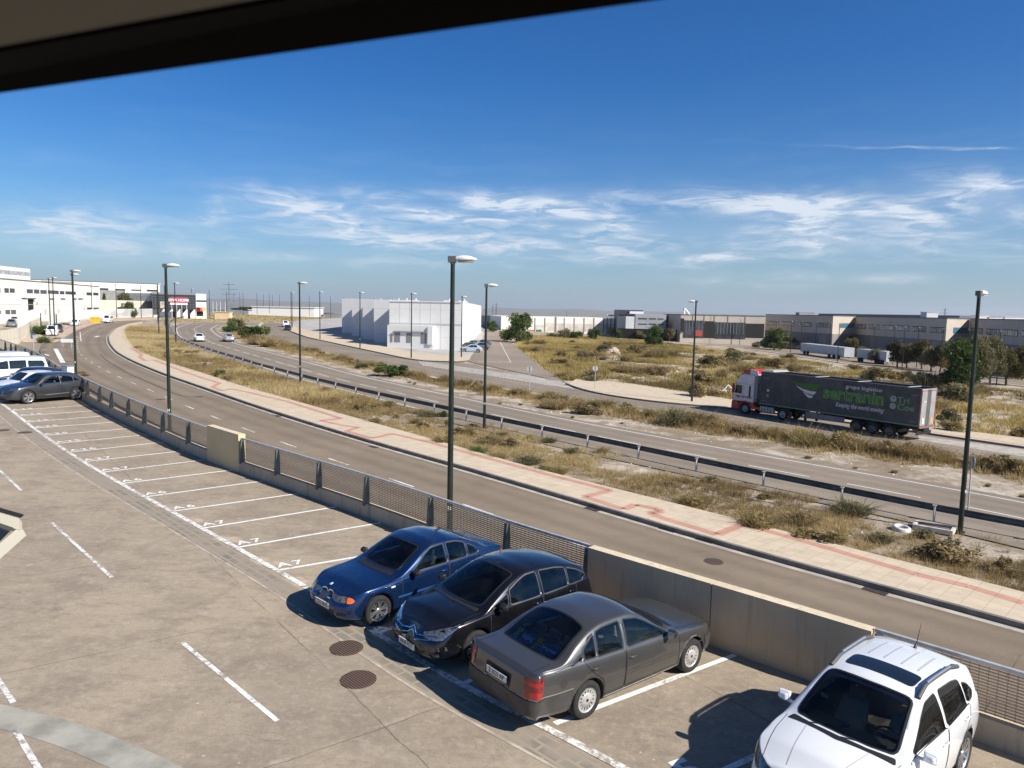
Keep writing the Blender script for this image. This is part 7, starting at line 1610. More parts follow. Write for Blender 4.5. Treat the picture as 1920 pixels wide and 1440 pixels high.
# shutter lintel and frame profile overhead, house shade darkened into their colours
mb = MB(); a0, a1 = rp(-500, 245.5, .62), rp(1700, -66, .50); b0, b1 = rp(-500, 187, .50), rp(1700, -210, .41)
up_ = Vector((0, 0, .10)); mb.prism([a0, b0, b0 + up_, a0 + up_ * .55], [a1, b1, b1 + up_, a1 + up_ * .55]); lin = fixn(mb.build('shutter_box', mat('shutter_shaded', (.0012, .0011, .001), .95, spec=.05)))
tag(lin, 'black roller shutter box across the top left corner, close overhead', 'shutter')
mb = MB(); c0, c1 = rp(-500, 178, .47), rp(1700, -225, .385); d0, d1 = rp(-500, -50, .36), rp(1700, -420, .30)
mb.prism([c0, d0, d0 + up_, c0 + up_], [c1, d1, d1 + up_, c1 + up_]); fr_o = fixn(mb.build('window_head', mat('frame_shaded', (.10, .098, .085), .8, spec=.1)))
tag(fr_o, 'grey window head profile above the black shutter box', 'window frame')
# open casement seen from above at the left edge
e = tag(empty('open_casement'), 'cream framed casement window of the floor below opened outwards at the left edge', 'window')
MC = mat('casement_cream', (.42, .39, .31), .5)
def quadbar(p, q, w1, w2, m, nm):
    mb = MB(); mb.prism([p, p + w1, p + w1 + w2, p + w2], [q, q + w1, q + w1 + w2, q + w2]); return fixn(mb.build(nm, m, e))
T_ = 7.2; cA = rp(33, 970, T_)
quadbar(rp(-60, 944, T_ - .2), rp(36, 972, T_), rp(-60, 966, T_ - .2) - rp(-60, 944, T_ - .2), Vector((0, .04, -.05)), MC, 'top_rail')
quadbar(rp(-60, 941, T_ - .2), rp(38, 969, T_), Vector((0, 0, -.012)), Vector((0, .05, .01)), INK, 'seal')
quadbar(rp(31, 992, T_), rp(-60, 1070, T_ - .8), rp(37, 1000, T_) - rp(31, 992, T_) + Vector((0, 0, -.015)), Vector((.03, .05, -.02)), MC, 'side_rail')
mb = MB(); mb.add([rp(30, 985, T_ + .02), rp(-60, 960, T_ - .2), rp(-60, 1075, T_ - .75)], [(0, 1, 2)]); mb.build('glass', DGLASS, e)

# ================================================================== HAZE
hz_ = MB(); hz_.box((0, 0, (-112 + 270) / 2 - 0), (36000, 36000, 382)); hb = fixn(hz_.build('haze')); hb['kind'] = 'stuff'
hm = bpy.data.materials.new('haze_air'); hm.use_nodes = True; t = NT(hm.node_tree); t.n.remove(t.n['Principled BSDF']); v = t.node('ShaderNodeVolumePrincipled'); v.inputs['Density'].default_value = 6.0e-5; v.inputs['Color'].default_value = (.84, .90, .98, 1); v.inputs['Anisotropy'].default_value = .2
t.l.new(v.outputs[0], t.n['Material Output'].inputs['Volume']); hb.data.materials.append(hm)
# ================================================================== PLANTS
RN = np.random.RandomState(5)
def m_plant(name, cols, rough=.9):
    if name in MATS: return MATS[name]
    m = bpy.data.materials.new(name); m.use_nodes = True; t = NT(m.node_tree); b = t.n['Principled BSDF']; b.inputs['Roughness'].default_value = rough; b.inputs['Specular IOR Level'].default_value = .2
    a = t.node('ShaderNodeAttribute'); a.attribute_name = 'tint'; r = t.node('ShaderNodeValToRGB'); t.l.new(a.outputs['Fac'], r.inputs[0])
    el = r.color_ramp.elements
    while len(el) < len(cols): el.new(.5)
    for i, c in enumerate(cols): el[i].position = i / (len(cols) - 1); el[i].color = (*c, 1)
    t.l.new(r.outputs[0], b.inputs['Base Color']); tr = t.node('ShaderNodeBsdfTranslucent'); t.l.new(r.outputs[0], tr.inputs[0]); mx = t.node('ShaderNodeMixShader'); mx.inputs[0].default_value = .36
    t.l.new(b.outputs[0], mx.inputs[1]); t.l.new(tr.outputs[0], mx.inputs[2]); t.l.new(mx.outputs[0], t.n['Material Output'].inputs[0]); MATS[name] = m; return m
MG_DRY = m_plant('dry_grass', [(.15, .105, .055), (.25, .18, .085), (.38, .28, .125), (.52, .40, .19), (.62, .51, .29)])
MG_FIELD = m_plant('field_grass', [(.17, .115, .06), (.26, .205, .075), (.41, .315, .11), (.55, .42, .17), (.64, .51, .27)])
MG_OLIVE = m_plant('olive_leaf', [(.085, .080, .04), (.15, .14, .07), (.23, .21, .11), (.34, .30, .17)])
MG_GREEN = m_plant('green_leaf', [(.035, .055, .018), (.065, .105, .028), (.11, .16, .045), (.18, .21, .08)])
MG_SCRUB = m_plant('dry_scrub', [(.13, .095, .05), (.24, .18, .09), (.37, .285, .145), (.52, .42, .23)])
MG_SCRUBG = m_plant('green_scrub', [(.12, .095, .045), (.22, .175, .075), (.34, .265, .115), (.48, .385, .19)])
MG_RUST = m_plant('rusty_leaf', [(.04, .04, .016), (.08, .075, .028), (.13, .115, .04), (.20, .15, .06)])
BARK = mat('bark', (.10, .075, .055), .9, noise=(6, .4))
def tri_mesh(name, V, tint, m, parent=None):
    n = len(V) // 3; me = bpy.data.meshes.new(name); me.vertices.add(len(V)); me.vertices.foreach_set('co', V.astype(np.float32).ravel())
    me.loops.add(len(V)); me.loops.foreach_set('vertex_index', np.arange(len(V), dtype=np.int32)); me.polygons.add(n); me.polygons.foreach_set('loop_start', np.arange(0, len(V), 3, dtype=np.int32)); me.polygons.foreach_set('loop_total', np.full(n, 3, dtype=np.int32))
    at_ = me.attributes.new('tint', 'FLOAT', 'POINT'); at_.data.foreach_set('value', np.repeat(tint, 3).astype(np.float32)); me.update(calc_edges=True); me.materials.append(m)
    o = bpy.data.objects.new(name, me); COL.objects.link(o); o.parent = parent; return o
def blades(P, h, rad_, nb, w, tint, lean=.5, spread=.15):
    """P (n,3) tuft feet, h heights, nb blades each -> triangle soup"""
    n = len(P); N_ = n * nb; base = np.repeat(P, nb, 0); hh = np.repeat(h, nb) * RN.uniform(.45, 1.1, N_); rr_ = np.repeat(rad_, nb)
    a = RN.uniform(0, 2 * np.pi, N_); q = rr_ * np.sqrt(RN.uniform(0, 1, N_)); base = base + np.c_[q * np.cos(a), q * np.sin(a), np.zeros(N_)]
    la = a + RN.normal(0, .7, N_); l_ = hh * RN.uniform(.1, lean * 2, N_); top = base + np.c_[l_ * np.cos(la), l_ * np.sin(la), hh]
    t = RN.uniform(0, 2 * np.pi, N_); ww = w * RN.uniform(.6, 1.4, N_); d = np.c_[np.cos(t) * ww, np.sin(t) * ww, np.zeros(N_)]
    V = np.stack([base - d / 2, base + d / 2, top], 1).reshape(-1, 3); tt = np.clip(np.repeat(tint, nb) + RN.normal(0, spread, N_), 0, 1); return V, tt
def vnoise(x, y, s, seed=0):
    def h(i, j): v = np.sin(i * 127.1 + j * 311.7 + seed * 17.3) * 43758.5453; return v - np.floor(v)
    x = x / s; y = y / s; i = np.floor(x); j = np.floor(y); f = x - i; g = y - j; f = f * f * (3 - 2 * f); g = g * g * (3 - 2 * g)
    return (h(i, j) * (1 - f) + h(i + 1, j) * f) * (1 - g) + (h(i, j + 1) * (1 - f) + h(i + 1, j + 1) * f) * g
def between(PA, PB, n, lo=0.0, hi=1.0, pw=1.0):
    A = np.array([p[:2] for p in resample(PA, .8)]); B = np.array([p[:2] for p in resample(PB, .8)])
    # pair each place on A with its nearest on B
    k = np.argmin(((A[:, None, :] - B[None]) ** 2).sum(2), 1); wdt = np.linalg.norm(A - B[k], axis=1); i = RN.choice(len(A), n, p=wdt / wdt.sum()); f = lo + (hi - lo) * RN.uniform(0, 1, n) ** pw
    j = np.clip(i + RN.uniform(-1, 1, n).round().astype(int), 0, len(A) - 1); return A[i] * (1 - f)[:, None] + B[k[i]] * f[:, None] + RN.normal(0, .25, (n, 2)), f
def zrn(xy): return H - 8.513 - .02646 * xy[:, 0] + .0029 * xy[:, 1] - .06
# --- V1: verge between the near pavement and the guardrail
VA = [p for p in WALKF]; VB = [p for p in offset(GP, .15)]
cutA = [p for p in VA if p.y < 178]
xy, f = between(cutA, VB, 22000, .02, .93)
dn = vnoise(xy[:, 0], xy[:, 1], 3.2) * .65 + vnoise(xy[:, 0], xy[:, 1], 1.1, 3) * .35; far_k = np.clip((xy[:, 1] - 60) / 60, 0, 1)
keep = RN.uniform(0, 1, len(xy)) < np.clip((dn - .38 + far_k * .20) * 5.0, .05, 1); xy, f, dn = xy[keep], f[keep], dn[keep]
P = np.c_[xy, zrn(xy)]; n = len(P); dist = np.hypot(xy[:, 0], xy[:, 1]); hh = RN.uniform(.12, .34, n) * (1 + .5 * dn); tn = np.clip(vnoise(xy[:, 0], xy[:, 1], 6, 9) * .75 + .12 + np.clip((dist - 60) / 250, 0, .25), 0, 1)
near = dist < 62
V1, t1_ = blades(P[near], hh[near], RN.uniform(.08, .30, near.sum()), 26, .016, tn[near], .55, .16); V2, t2_ = blades(P[~near], hh[~near] * 1.5, RN.uniform(.15, .5, (~near).sum()), 16, .04, tn[~near], .5, .14)
o = tri_mesh('dry_grass', np.r_[V1, V2], np.r_[t1_, t2_], MG_DRY); o['kind'] = 'stuff'
# --- V2: strip between the middle and the far road
VB2 = offset(B_IN, -1.0); VC2 = offset(C_NEAR, 1.3)
bb2 = [p for p in VB2 if 22 < p.y < 190]; cc2 = [p for p in VC2 if 20 < p.y < 190]
xy, f = between(bb2, cc2, 14000, .0, 1.0, .6); keep = RN.uniform(0, 1, len(xy)) < np.clip((f - .45) * 2.6 + (vnoise(xy[:, 0], xy[:, 1], 2.5, 5) - .5) * .9 + np.clip((xy[:, 1] - 85) / 60, 0, .6), .012, 1); xy, f = xy[keep], f[keep]
P = np.c_[xy, zrn(xy)]; n = len(P); V1, t1_ = blades(P, RN.uniform(.2, .6, n) * (.35 + f * .9), RN.uniform(.15, .45, n), 18, .035, np.clip(vnoise(xy[:, 0], xy[:, 1], 5, 2) * .6 + .25, 0, 1), .45, .15)
o = tri_mesh('dry_grass', V1, t1_, MG_DRY); o['kind'] = 'stuff'
# --- V3: the open field
FP = R2([(968, 648), (1056, 712), (1190, 722), (1365, 750), (1560, 778), (1760, 805), (1920, 826)]) + [Vector((52, 53)), Vector((68, 66))] + R2([(1960, 740), (1830, 725), (1700, 708), (1600, 692), (1480, 673), (1400, 660), (1290, 648), (1180, 636), (1100, 631), (985, 630)])
def inpoly(x, y, poly):
    c = np.zeros(len(x), bool); n = len(poly)
    for i in range(n):
        a, b = poly[i], poly[(i + 1) % n]; m_ = ((a.y > y) != (b.y > y)) & (x < (b.x - a.x) * (y - a.y) / (b.y - a.y + 1e-12) + a.x); c ^= m_
    return c
xs = np.array([p.x for p in FP]); ys = np.array([p.y for p in FP]); NQ = 110000
y = ys.min() + (ys.max() - ys.min()) * RN.uniform(0, 1, NQ) ** 1.5; x = RN.uniform(xs.min(), xs.max(), NQ); k = inpoly(x, y, FP); xy = np.c_[x[k], y[k]]
dn = vnoise(xy[:, 0], xy[:, 1], 9, 21) * .6 + vnoise(xy[:, 0], xy[:, 1], 2.5, 8) * .4; azm = xy[:, 0] / xy[:, 1]
keep = RN.uniform(0, 1, len(xy)) < np.clip((dn - .44 + np.clip(.22 - azm, -.05, .22) * 1.6) * 5.5, .05, 1); xy = xy[keep]; dn = dn[keep]; azm = azm[keep]
P = np.c_[xy, zrn(xy)]; n = len(P); tn = np.clip(vnoise(xy[:, 0], xy[:, 1], 17, 4) * .75 + vnoise(xy[:, 0], xy[:, 1], 4, 14) * .35 - .08, 0, 1)
V1, t1_ = blades(P, RN.uniform(.25, .7, n), RN.uniform(.3, .9, n), 13, .09, tn, .5, .14); o = tri_mesh('field_grass', V1, t1_, MG_FIELD); o['kind'] = 'stuff'
# far slopes and the verge beyond the far roads
xy = np.c_[RN.uniform(-150, 40, 16000), RN.uniform(180, 520, 16000)]; az_ = xy[:, 0] / xy[:, 1]; k = (az_ > -.47) & (az_ < -.12) & ~inpoly(xy[:, 0], xy[:, 1], YARD); xy = xy[k]
db = np.min(((xy[:, None, :] - np.array([p[:2] for p in resample(offset(B_IN, 4), 4)])[None]) ** 2).sum(2), 1) ** .5; dc = np.min(((xy[:, None, :] - np.array([p[:2] for p in resample(C_NEAR, 4)])[None]) ** 2).sum(2), 1) ** .5; xy = xy[(db > 8) & (dc > 9)]
P = np.c_[xy, np.array([terrain(a, b) for a, b in xy])]; n = len(P); V1, t1_ = blades(P, RN.uniform(.15, .45, n), RN.uniform(.6, 1.8, n), 9, .22, RN.uniform(.25, .9, n), .5, .15); o = tri_mesh('slope_grass', V1, t1_, MG_FIELD); o['kind'] = 'stuff'

# --- shrubs and trees
def leaf_cloud(clumps, n, size, tlow=.1, thigh=.9, flat=.0):
    """clumps: (x,y,z,r,squash) ; small randomly turned triangles gathered in balls, denser near the skin"""
    w_ = np.array([c[3] ** 2 for c in clumps]); k = RN.choice(len(clumps), n, p=w_ / w_.sum()); C_ = np.array([c[:3] for c in clumps])[k]; R_ = np.array([c[3] for c in clumps])[k]; S_ = np.array([c[4] for c in clumps])[k]
    d = RN.normal(0, 1, (n, 3)); d /= np.linalg.norm(d, axis=1)[:, None]; r = R_ * RN.uniform(.25, 1, n) ** .55 * RN.uniform(.85, 1.12, n); c = C_ + d * r[:, None] * np.c_[np.ones(n), np.ones(n), S_]
    c[:, 2] = np.maximum(c[:, 2], .02); u = RN.normal(0, 1, (n, 3)); u /= np.linalg.norm(u, axis=1)[:, None]; v = np.cross(u, RN.normal(0, 1, (n, 3))); v /= np.linalg.norm(v, axis=1)[:, None]; s = size * RN.uniform(.5, 1.5, n)
    V = np.stack([c - u * s[:, None] * .5, c + u * s[:, None] * .5, c + v * s[:, None] * .9], 1).reshape(-1, 3); return V, np.clip(RN.uniform(tlow, thigh, len(clumps))[k] + RN.normal(0, .13, n), 0, 1)
def shrub_mesh(kind, seed):
    r = random.Random(seed); cl = []
    for k in range(r.randint(7, 12)):
        a = r.uniform(0, 6.28); q = r.uniform(0, .42); cl.append((q * math.cos(a), q * math.sin(a), r.uniform(.2, .68) * (1 - q * .6), r.uniform(.13, .26), r.uniform(.7, 1.3)))
    if kind == 'spiky':
        P = np.zeros((1, 3)); V, t = blades(np.repeat(P, 14, 0) + RN.normal(0, .10, (14, 3)) * [1, 1, 0], RN.uniform(.5, 1.0, 14), np.full(14, .22), 46, .022, RN.uniform(.2, .8, 14), .55, .15); V2, t2 = leaf_cloud(cl, 1500, .050, .3, .95); return np.r_[V, V2], np.r_[t, t2]
    V, t = leaf_cloud(cl, 2300, .056); P = np.zeros((8, 3)) + RN.normal(0, .08, (8, 3)) * [1, 1, 0]; Vb, tb = blades(P, RN.uniform(.5, .95, 8), np.full(8, .12), 9, .012, np.full(8, .15), .45, .1); return np.r_[V, Vb], np.r_[t, tb]
SH = {}
def shrub(x, y, w_, h_, kind, col, label, group, var=None, zf=None):
    key = (kind, col.name, var if var is not None else random.randint(0, 2))
    z = (zf or zr)(x, y) - .05
    if key in SH: o = SH[key].copy(); COL.objects.link(o)
    else:
        V, t = shrub_mesh(kind, hash(key[2]) + 5); o = tri_mesh('shrub', V, t, col); SH[key] = o
    o.location = (x, y, z); o.scale = (w_, w_, h_); o.rotation_euler = (0, 0, random.uniform(0, 6.28)); tag(o, label, 'shrub', group); return o
G1, G2, G3 = 'dry shrubs on the verge before the guardrail', 'shrubs in the strip beyond the middle road', 'shrubs in the open field'
# singled out on the near verge (column,row of the foot, width m, height m)
for px, py, w_, h_, kd, cl, lb in ((1424, 992, 1.5, .95, 'spiky', MG_SCRUBG, 'spiky yellow green bush at the pavement edge, above the red zigzag'), (1533, 1018, 2.0, .75, 'leafy', MG_SCRUBG, 'broad low green bush spilling over the pavement edge'), (1500, 982, 1.5, .8, 'spiky', MG_SCRUB, 'thin dry bush behind the broad low green bush'), (1775, 1045, 2.3, 1.0, 'leafy', MG_SCRUB, 'large brown bush left of the foot of the right lamp'),
    (1735, 1008, 1.0, .5, 'leafy', MG_OLIVE, 'grey green cushion plant beside the whitewashed tyre'), (833, 782, .8, .7, 'leafy', MG_GREEN, 'small green bush by the guardrail left of the central lamp'), (829, 832, 1.2, .8, 'spiky', MG_SCRUBG, 'yellow green bush just left of the central lamp pole'), (860, 815, 1.5, .7, 'leafy', MG_SCRUB, 'brown bush just right of the central lamp pole'), (897, 850, 1.0, .6, 'spiky', MG_GREEN, 'fresh green clump at the pavement edge right of the central lamp'),
    (934, 860, 1.1, .6, 'spiky', MG_SCRUBG, 'green and yellow clump at the pavement edge, second right of the central lamp'), (1016, 884, .9, .5, 'spiky', MG_GREEN, 'small green clump near the middle of the pavement edge'), (1045, 888, 1.1, .6, 'spiky', MG_SCRUBG, 'dry green bush next to the small green clump at mid pavement'), (410, 705, 1.8, 1.0, 'leafy', MG_GREEN, 'dark green bush in the verge between the left lamp and the guardrail'), (1335, 905, 1.2, .5, 'leafy', MG_OLIVE, 'grey green mound under the guardrail'),
    (1130, 850, .8, .6, 'spiky', MG_SCRUB, 'dry clump round a guardrail post')):
    g = at(px, py); shrub(g.x, g.y, w_, h_, kd, cl, lb, None)
for k in range(95):
    q, f = between(cutA, VB, 1, .08, .85); q = q[0]
    if q[1] > 120: continue
    shrub(q[0], q[1], random.uniform(.6, 1.9), random.uniform(.35, .85), random.choice(('spiky', 'leafy')), random.choice((MG_SCRUB, MG_SCRUB, MG_SCRUBG, MG_OLIVE)), 'low dry shrub among the straw grass between near pavement and guardrail', G1)
# strip beyond the middle road: a nearly closed row along the far road
rowp = resample([p for p in offset(C_NEAR, 2.1) if 30 < p.y < 150], 1.0)
for i, p in enumerate(rowp):
    if random.random() < (.05 if p.y < 62 else .4): continue
    big = 1.0 if p.y < 60 else .75
    shrub(p.x + random.uniform(-.7, .7), p.y + random.uniform(-.7, .7), random.uniform(1.5, 2.9) * big, random.uniform(1.0, 1.75) * big, random.choice(('spiky', 'spiky', 'leafy')), random.choice((MG_SCRUB, MG_SCRUB, MG_SCRUBG, MG_DRY)), 'dry bush in the ragged row along the near edge of the far road', G2)
for px, py, w_, h_, kd, cl, lb in ((734, 704, 4.2, 2.0, 'leafy', MG_GREEN, 'round green bush between the roads, right of the lamp behind the guardrail'), (432, 622, 5.0, 3.6, 'leafy', MG_GREEN, 'tall green bush at the inner tip of the middle road bend'), (445, 620, 4.0, 4.6, 'leafy', MG_OLIVE, 'tall thin olive bush behind the bush at the bend tip'), (474, 636, 6.0, 4.0, 'leafy', MG_GREEN, 'large dark green bush above the silver estate car'), (492, 646, 5.0, 2.6, 'spiky', MG_SCRUB, 'plumed dry reeds right of the large dark green bush'), (505, 650, 3.5, 2.0, 'spiky', MG_DRY, 'pale plumed grass before the far road bend'),
    (1262, 797, 2.2, 1.9, 'spiky', MG_OLIVE, 'tall feathery grey green bush left of the lorry'), (676, 690, 2.5, 1.0, 'leafy', MG_OLIVE, 'small olive bush left of the round green bush'), (1040, 765, 2.6, 1.2, 'spiky', MG_SCRUB, 'dry bush at the middle of the strip between the roads'), (1095, 776, 2.8, 1.1, 'leafy', MG_SCRUB, 'broad brown bush right of the middle of the strip')):
    g = at(px, py); shrub(g.x, g.y, w_, h_, kd, cl, lb, None)
# field
for px, py, w_, h_, cl, lb in ((1115, 637, 7, 5.2, MG_GREEN, 'slim green bush left in the field before the panel hall'), (1082, 636, 7, 3.6, MG_GREEN, 'low green bush left of the slim bush before the panel hall'), (1062, 634, 8, 4.2, MG_OLIVE, 'grey tangled bush against the panel hall'), (1035, 632, 6, 2.0, MG_OLIVE, 'low grey bush by the graffiti'), (1135, 662, 9, 2.6, MG_OLIVE, 'wide grey green bush in the middle of the field'), (1190, 664, 8, 3.0, MG_SCRUBG, 'dark olive bush in the middle of the field'), (1230, 672, 7, 2.8, MG_SCRUBG, 'olive bush right of the dark olive bush in the field'),
    (1330, 688, 8, 3.2, MG_SCRUBG, 'olive bush left of the lorry cab in the field'), (1370, 680, 9, 3.4, MG_OLIVE, 'grey olive bush above the lorry cab'), (1300, 745, 4, 2.4, MG_SCRUB, 'pale twiggy bush beside the lamp left of the lorry'), (1640, 712, 7, 3.0, MG_SCRUBG, 'green brown bush rising behind the trailer roof'), (1690, 716, 6, 2.6, MG_SCRUBG, 'second green brown bush behind the trailer roof'), (1740, 725, 7, 3.2, MG_OLIVE, 'big olive bush behind the rear end of the trailer'), (1790, 755, 7, 3.4, MG_OLIVE, 'large olive bush left of the right lamp pole'), (1755, 770, 4, 2.2, MG_SCRUB, 'brown bush right of the trailer doors'),
    (1780, 810, 3.4, 1.3, MG_SCRUBG, 'low green bush on the roadside behind the trailer'), (1910, 820, 3.2, 1.3, MG_SCRUBG, 'low green bush at the right edge beside the far pavement'), (1110, 716, 2.5, 1.2, MG_OLIVE, 'small bush by the corner of the field and the street'), (1056, 707, 3.0, 1.0, MG_SCRUB, 'dry clump at the corner of the street'), (1420, 652, 5, 2.6, MG_OLIVE, 'low olive bush left of the round green tree'), (1445, 690, 8, 2.8, MG_SCRUBG, 'wide olive bush above the front of the trailer'), (1395, 700, 7, 2.4, MG_SCRUBG, 'olive bush over the red roof deflector')):
    g = at(px, py); shrub(g.x, g.y, w_ * .66, h_, 'spiky' if px % 3 == 0 else 'leafy', cl, lb, None)
kk = 0
while kk < 95:
    y_ = random.uniform(60, 200); x_ = random.uniform(0, 110)
    if not inpoly(np.array([x_]), np.array([y_]), FP)[0]: continue
    kk += 1; shrub(x_, y_, random.uniform(1.2, 4.2), random.uniform(.8, 2.1), random.choice(('spiky', 'spiky', 'leafy')), random.choice((MG_SCRUB, MG_SCRUB, MG_SCRUBG, MG_OLIVE)), 'low dry bush scattered over the open field', G3)
for px, py, w_, h_, lb in ((79, 628, 3.2, 2.6, 'green bush against the pale boundary wall beside the white delivery van'), (84, 643, 2.0, 1.5, 'small green bush on the pink pavement corner'), (116, 606, 3.0, 1.2, 'dry tuft at the fence behind the parked cars'), (122, 610, 3.0, 1.0, 'second dry tuft behind the parked cars'), (107, 637, 1.2, .6, 'tiny plant at the corner kerb')):
    g = at(px, py); shrub(g.x, g.y, w_, h_, 'spiky', MG_GREEN if h_ > 1.3 else MG_SCRUB, lb, None)
for px, py, s_ in ((152, 700, 'r'), (158, 705, 'r')):
    g = at(px, py); shrub(g.x, g.y, .9, .45, 'spiky', MG_SCRUB, 'small dry plant growing at the kerb by the lamp pair', 'kerb plants by the lamp pair')
# weeds in the pavement joints of the near road
for px, py in ((1445, 1040), (1241, 976), (1736, 1118), (997, 910), (920, 888), (807, 855), (640, 806), (505, 762), (575, 783), (456, 748), (1103, 938)):
    g = at(px, py); shrub(g.x, g.y, .42, .30, 'spiky', MG_SCRUBG if px % 2 else MG_SCRUB, 'small weed growing from a joint at the near pavement kerb', 'weeds in the pavement joints')
# weeds before the trees in the gravel strip
for k in range(60):
    q, f = between(bb2, cc2, 1, .0, .35); q = q[0]
    if q[1] > 95: continue
    shrub(q[0], q[1], random.uniform(.25, .5), random.uniform(.15, .3), 'spiky', random.choice((MG_SCRUB, MG_SCRUBG)), 'tiny dry plant in the gravel beside the middle road', 'tiny plants in the gravel')

TR_ = {}
def tree(px, py, top, w_px, kind, label, dist=None):
    if dist: x, y = vz(px, dist)
    else: g = at(px, py); x, y = g.x, g.y
    zb = zr(x, y) - .05; h = zt(px, top, y) - zb; w_ = w_px / FPX * y; v = random.randint(0, 2); key = (kind, v)
    if key not in TR_:
        r = random.Random(hash(v) + len(kind)); root = empty('tree'); mb = MB(); cl = []
        tr_h = .22 if kind != 'bushy' else .10
        mb.tube([(0, 0, 0), (.01, .0, tr_h * .6), (.03, .01, tr_h), (.05, .0, .55)], [.035, .028, .022, .01], 7)
        for k in range(9):
            a = 2 * math.pi * k / 9 + r.uniform(-.3, .3); q = r.uniform(.16, .34); z1 = r.uniform(tr_h + .14, .78); p1 = (q * math.cos(a), q * math.sin(a), z1)
            mb.tube([(.02, .0, tr_h * r.uniform(.7, 1.1)), (p1[0] * .5, p1[1] * .5, (tr_h + z1) / 2 - .03), p1], [.016, .010, .004], 5)
            cl.append((*p1, r.uniform(.16, .23), r.uniform(.75, 1.1)))
            if r.random() < .8: cl.append((p1[0] * 1.25, p1[1] * 1.25, z1 - r.uniform(.05, .15), r.uniform(.08, .13), .9))
        for k in range(7): a = r.uniform(0, 6.28); q = r.uniform(0, .22); cl.append((q * math.cos(a), q * math.sin(a), r.uniform(.6, .88), r.uniform(.15, .21), .9))
        if kind == 'bushy':
            for k in range(8): a = 2 * math.pi * k / 8; cl.append((.3 * math.cos(a), .3 * math.sin(a), r.uniform(.15, .35), r.uniform(.12, .18), 1.0))
        mb.build('trunk', BARK, root); col = {'green': MG_GREEN, 'bushy': MG_GREEN, 'olive': MG_OLIVE, 'rusty': MG_RUST}[kind]
        V, t = leaf_cloud(cl, 7000 if kind in ('green', 'bushy') else 6000, .042, .05, .95); tri_mesh('crown', V, t, col, root); TR_[key] = root; o = root
    else: o = copy_tree(TR_[key])
    o.location = (x, y, zb); o.scale = (w_ / .68, w_ / .68, h / .96); o.rotation_euler = (0, 0, random.uniform(0, 6.28)); tag(o, label, 'tree', None); return o
for a in ((970, 642, 589, 46, 'bushy', 'dense green tree at the corner of the street and the field'), (925, 622, 602, 14, 'bushy', 'small green tree at the far end of the street'), (1227, 648, 611, 28, 'bushy', 'green tree in the field before the grey office'),
    (1452, 656, 617, 36, 'bushy', 'round green tree before the left taupe block'), (1478, 654, 631, 30, 'olive', 'small olive tree right of the round green tree'), (1528, 662, 645, 16, 'green', 'little green tree in front of the long white trailer'), (1592, 672, 635, 26, 'rusty', 'rusty topped tree beside the yellow lorry'), (1614, 672, 650, 22, 'olive', 'small olive tree right of the rusty topped tree'), (1644, 682, 655, 26, 'olive', 'dark olive tree before the second white trailer'), (1663, 682, 656, 18, 'olive', 'slim olive tree left of the twin rusty trees'),
    (1682, 688, 642, 34, 'rusty', 'left one of the twin rusty trees'), (1700, 690, 646, 30, 'olive', 'right one of the twin rusty trees'), (1728, 692, 639, 34, 'rusty', 'tall rusty tree before the corner of the middle block'), (1745, 696, 652, 34, 'olive', 'leaning olive tree right of the tall rusty tree'), (1762, 698, 648, 30, 'rusty', 'tree left of the big dark tree'),
    (1795, 730, 637, 54, 'bushy', 'big dark green tree left of the right lamp pole'), (1828, 728, 632, 46, 'olive', 'big dark olive tree behind the right lamp pole'), (1856, 722, 633, 40, 'olive', 'tall olive tree just right of the right lamp pole'), (1886, 722, 655, 44, 'rusty', 'spreading dark tree near the right edge'), (1916, 712, 650, 36, 'rusty', 'tree cut by the right edge'),
    (1255, 640, 616, 18, 'olive', 'thin olive tree by the dark screen'), (1305, 636, 622, 16, 'bushy', 'small green tree before the red door'), (1337, 640, 622, 14, 'green', 'light green young tree between the glazed units'), (1373, 645, 625, 18, 'bushy', 'green tree right of the light green young tree'), (1200, 636, 620, 16, 'olive', 'olive tree by the grey office'), (1145, 632, 614, 14, 'olive', 'olive tree at the right end of the panel hall'), (1160, 634, 618, 12, 'bushy', 'dark small tree at the corner of the grey office')): tree(*a)
for a in ((235, 0, 550, 22, 'olive', 'olive tree on the terrace above the stone wall', 256), (243, 0, 567, 20, 'bushy', 'dark green tree before the stone retaining wall', 236), (196, 0, 551, 6, 'green', 'slim dark tree on the terrace above the stone wall', 256)): tree(*a[:6], dist=a[6])
for k, (px, dist, top, w_) in enumerate(((448, 520, 581, 26), (470, 600, 583, 34), (492, 650, 584, 30), (517, 560, 585, 36), (600, 480, 588, 40), (408, 420, 582, 22), (620, 430, 590, 30))):
    o = tree(px, 0, top, w_, 'bushy', ['dark tree far off behind the lamp rows, leftmost but one', 'dark tree far off behind the lamp rows, third', 'dark tree far off behind the lamp rows, fourth', 'dark tree far off left of the low white hall', 'dark tree behind the low white hall', 'dark bushy tree just behind the flagpoles', 'dark tree left of the white warehouse'][k], dist=dist)
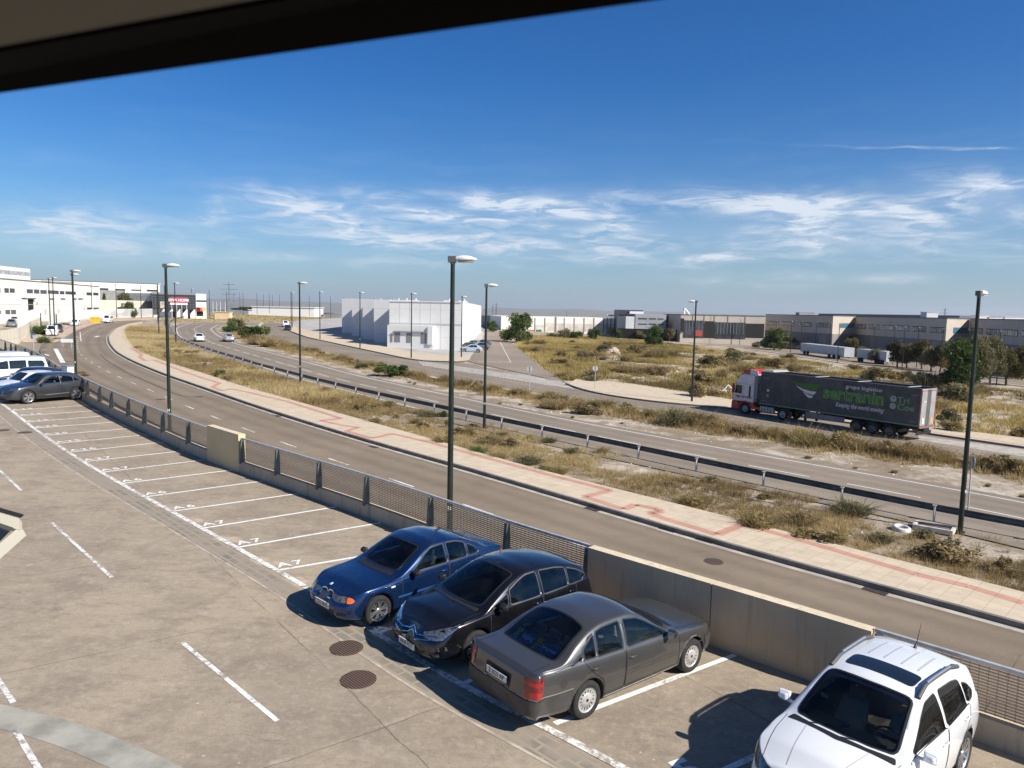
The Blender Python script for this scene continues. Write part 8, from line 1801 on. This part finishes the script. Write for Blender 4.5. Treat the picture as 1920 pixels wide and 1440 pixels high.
# stones, rubble and litter in the field
rk = MB(); r = random.Random(5)
def rock(mb, x, y, z, s):
    n = 7; vs = [(x + s * (.7 + r.random() * .5) * math.cos(k * .9) * (1 - j * .28), y + s * (.7 + r.random() * .5) * math.sin(k * .9) * (1 - j * .28), z + s * j * .33 + r.uniform(-.05, .05) * s) for j in range(3) for k in range(n)]
    fs = [(j * n + k, j * n + (k + 1) % n, (j + 1) * n + (k + 1) % n, (j + 1) * n + k) for j in range(2) for k in range(n)] + [tuple(2 * n + k for k in range(n))]; mb.add(vs, fs)
for k in range(520):
    q, f = between(cutA if k % 2 else bb2, VB if k % 2 else cc2, 1, .03, .9 if k % 2 else .5); q = q[0]; rock(rk, q[0], q[1], zr(q[0], q[1]) - .07, r.uniform(.03, .11))
for k in range(420):
    y_ = r.uniform(55, 150); x_ = r.uniform(0, 80)
    if inpoly(np.array([x_]), np.array([y_]), FP)[0]: rock(rk, x_, y_, zr(x_, y_) - .08, r.uniform(.06, .30))
tag(rk.build('stones', mat('pale_stone', (.58, .51, .42), .9, noise=(3, .3))), kind='stuff')
g = at(1150, 664); mb = MB(); r = random.Random(2)
for k in range(26): a = r.uniform(0, 6.28); q = r.uniform(0, 2.2); rock(mb, g.x + q * math.cos(a), g.y + q * math.sin(a), zr(g.x, g.y) + max(0, .9 - q * .45), r.uniform(.5, .9))
tag(mb.build('rubble_heap', mat('pale_rubble', (.50, .40, .32), .9, noise=(1.5, .3))), 'pale heap of rubble in the middle of the open field', 'rubble')
g = at(1350, 736); mb = MB(); mb.tube([(g.x, g.y, zr(g.x, g.y)), (g.x + .6, g.y, zr(g.x, g.y) + .5), (g.x + .9, g.y, zr(g.x, g.y) + .9), (g.x + 1.5, g.y, zr(g.x, g.y) + .3)], .08, 6); mb.box((g.x + .3, g.y + .2, zr(g.x, g.y) + .15), (.9, .5, .3), .4); tag(mb.build('litter', mat('litter_white', (.75, .75, .72), .7)), 'white plastic rubbish on the field edge between lamp and lorry', 'litter')
for k, (px, py) in enumerate(((1050, 748), (1060, 745))): pass
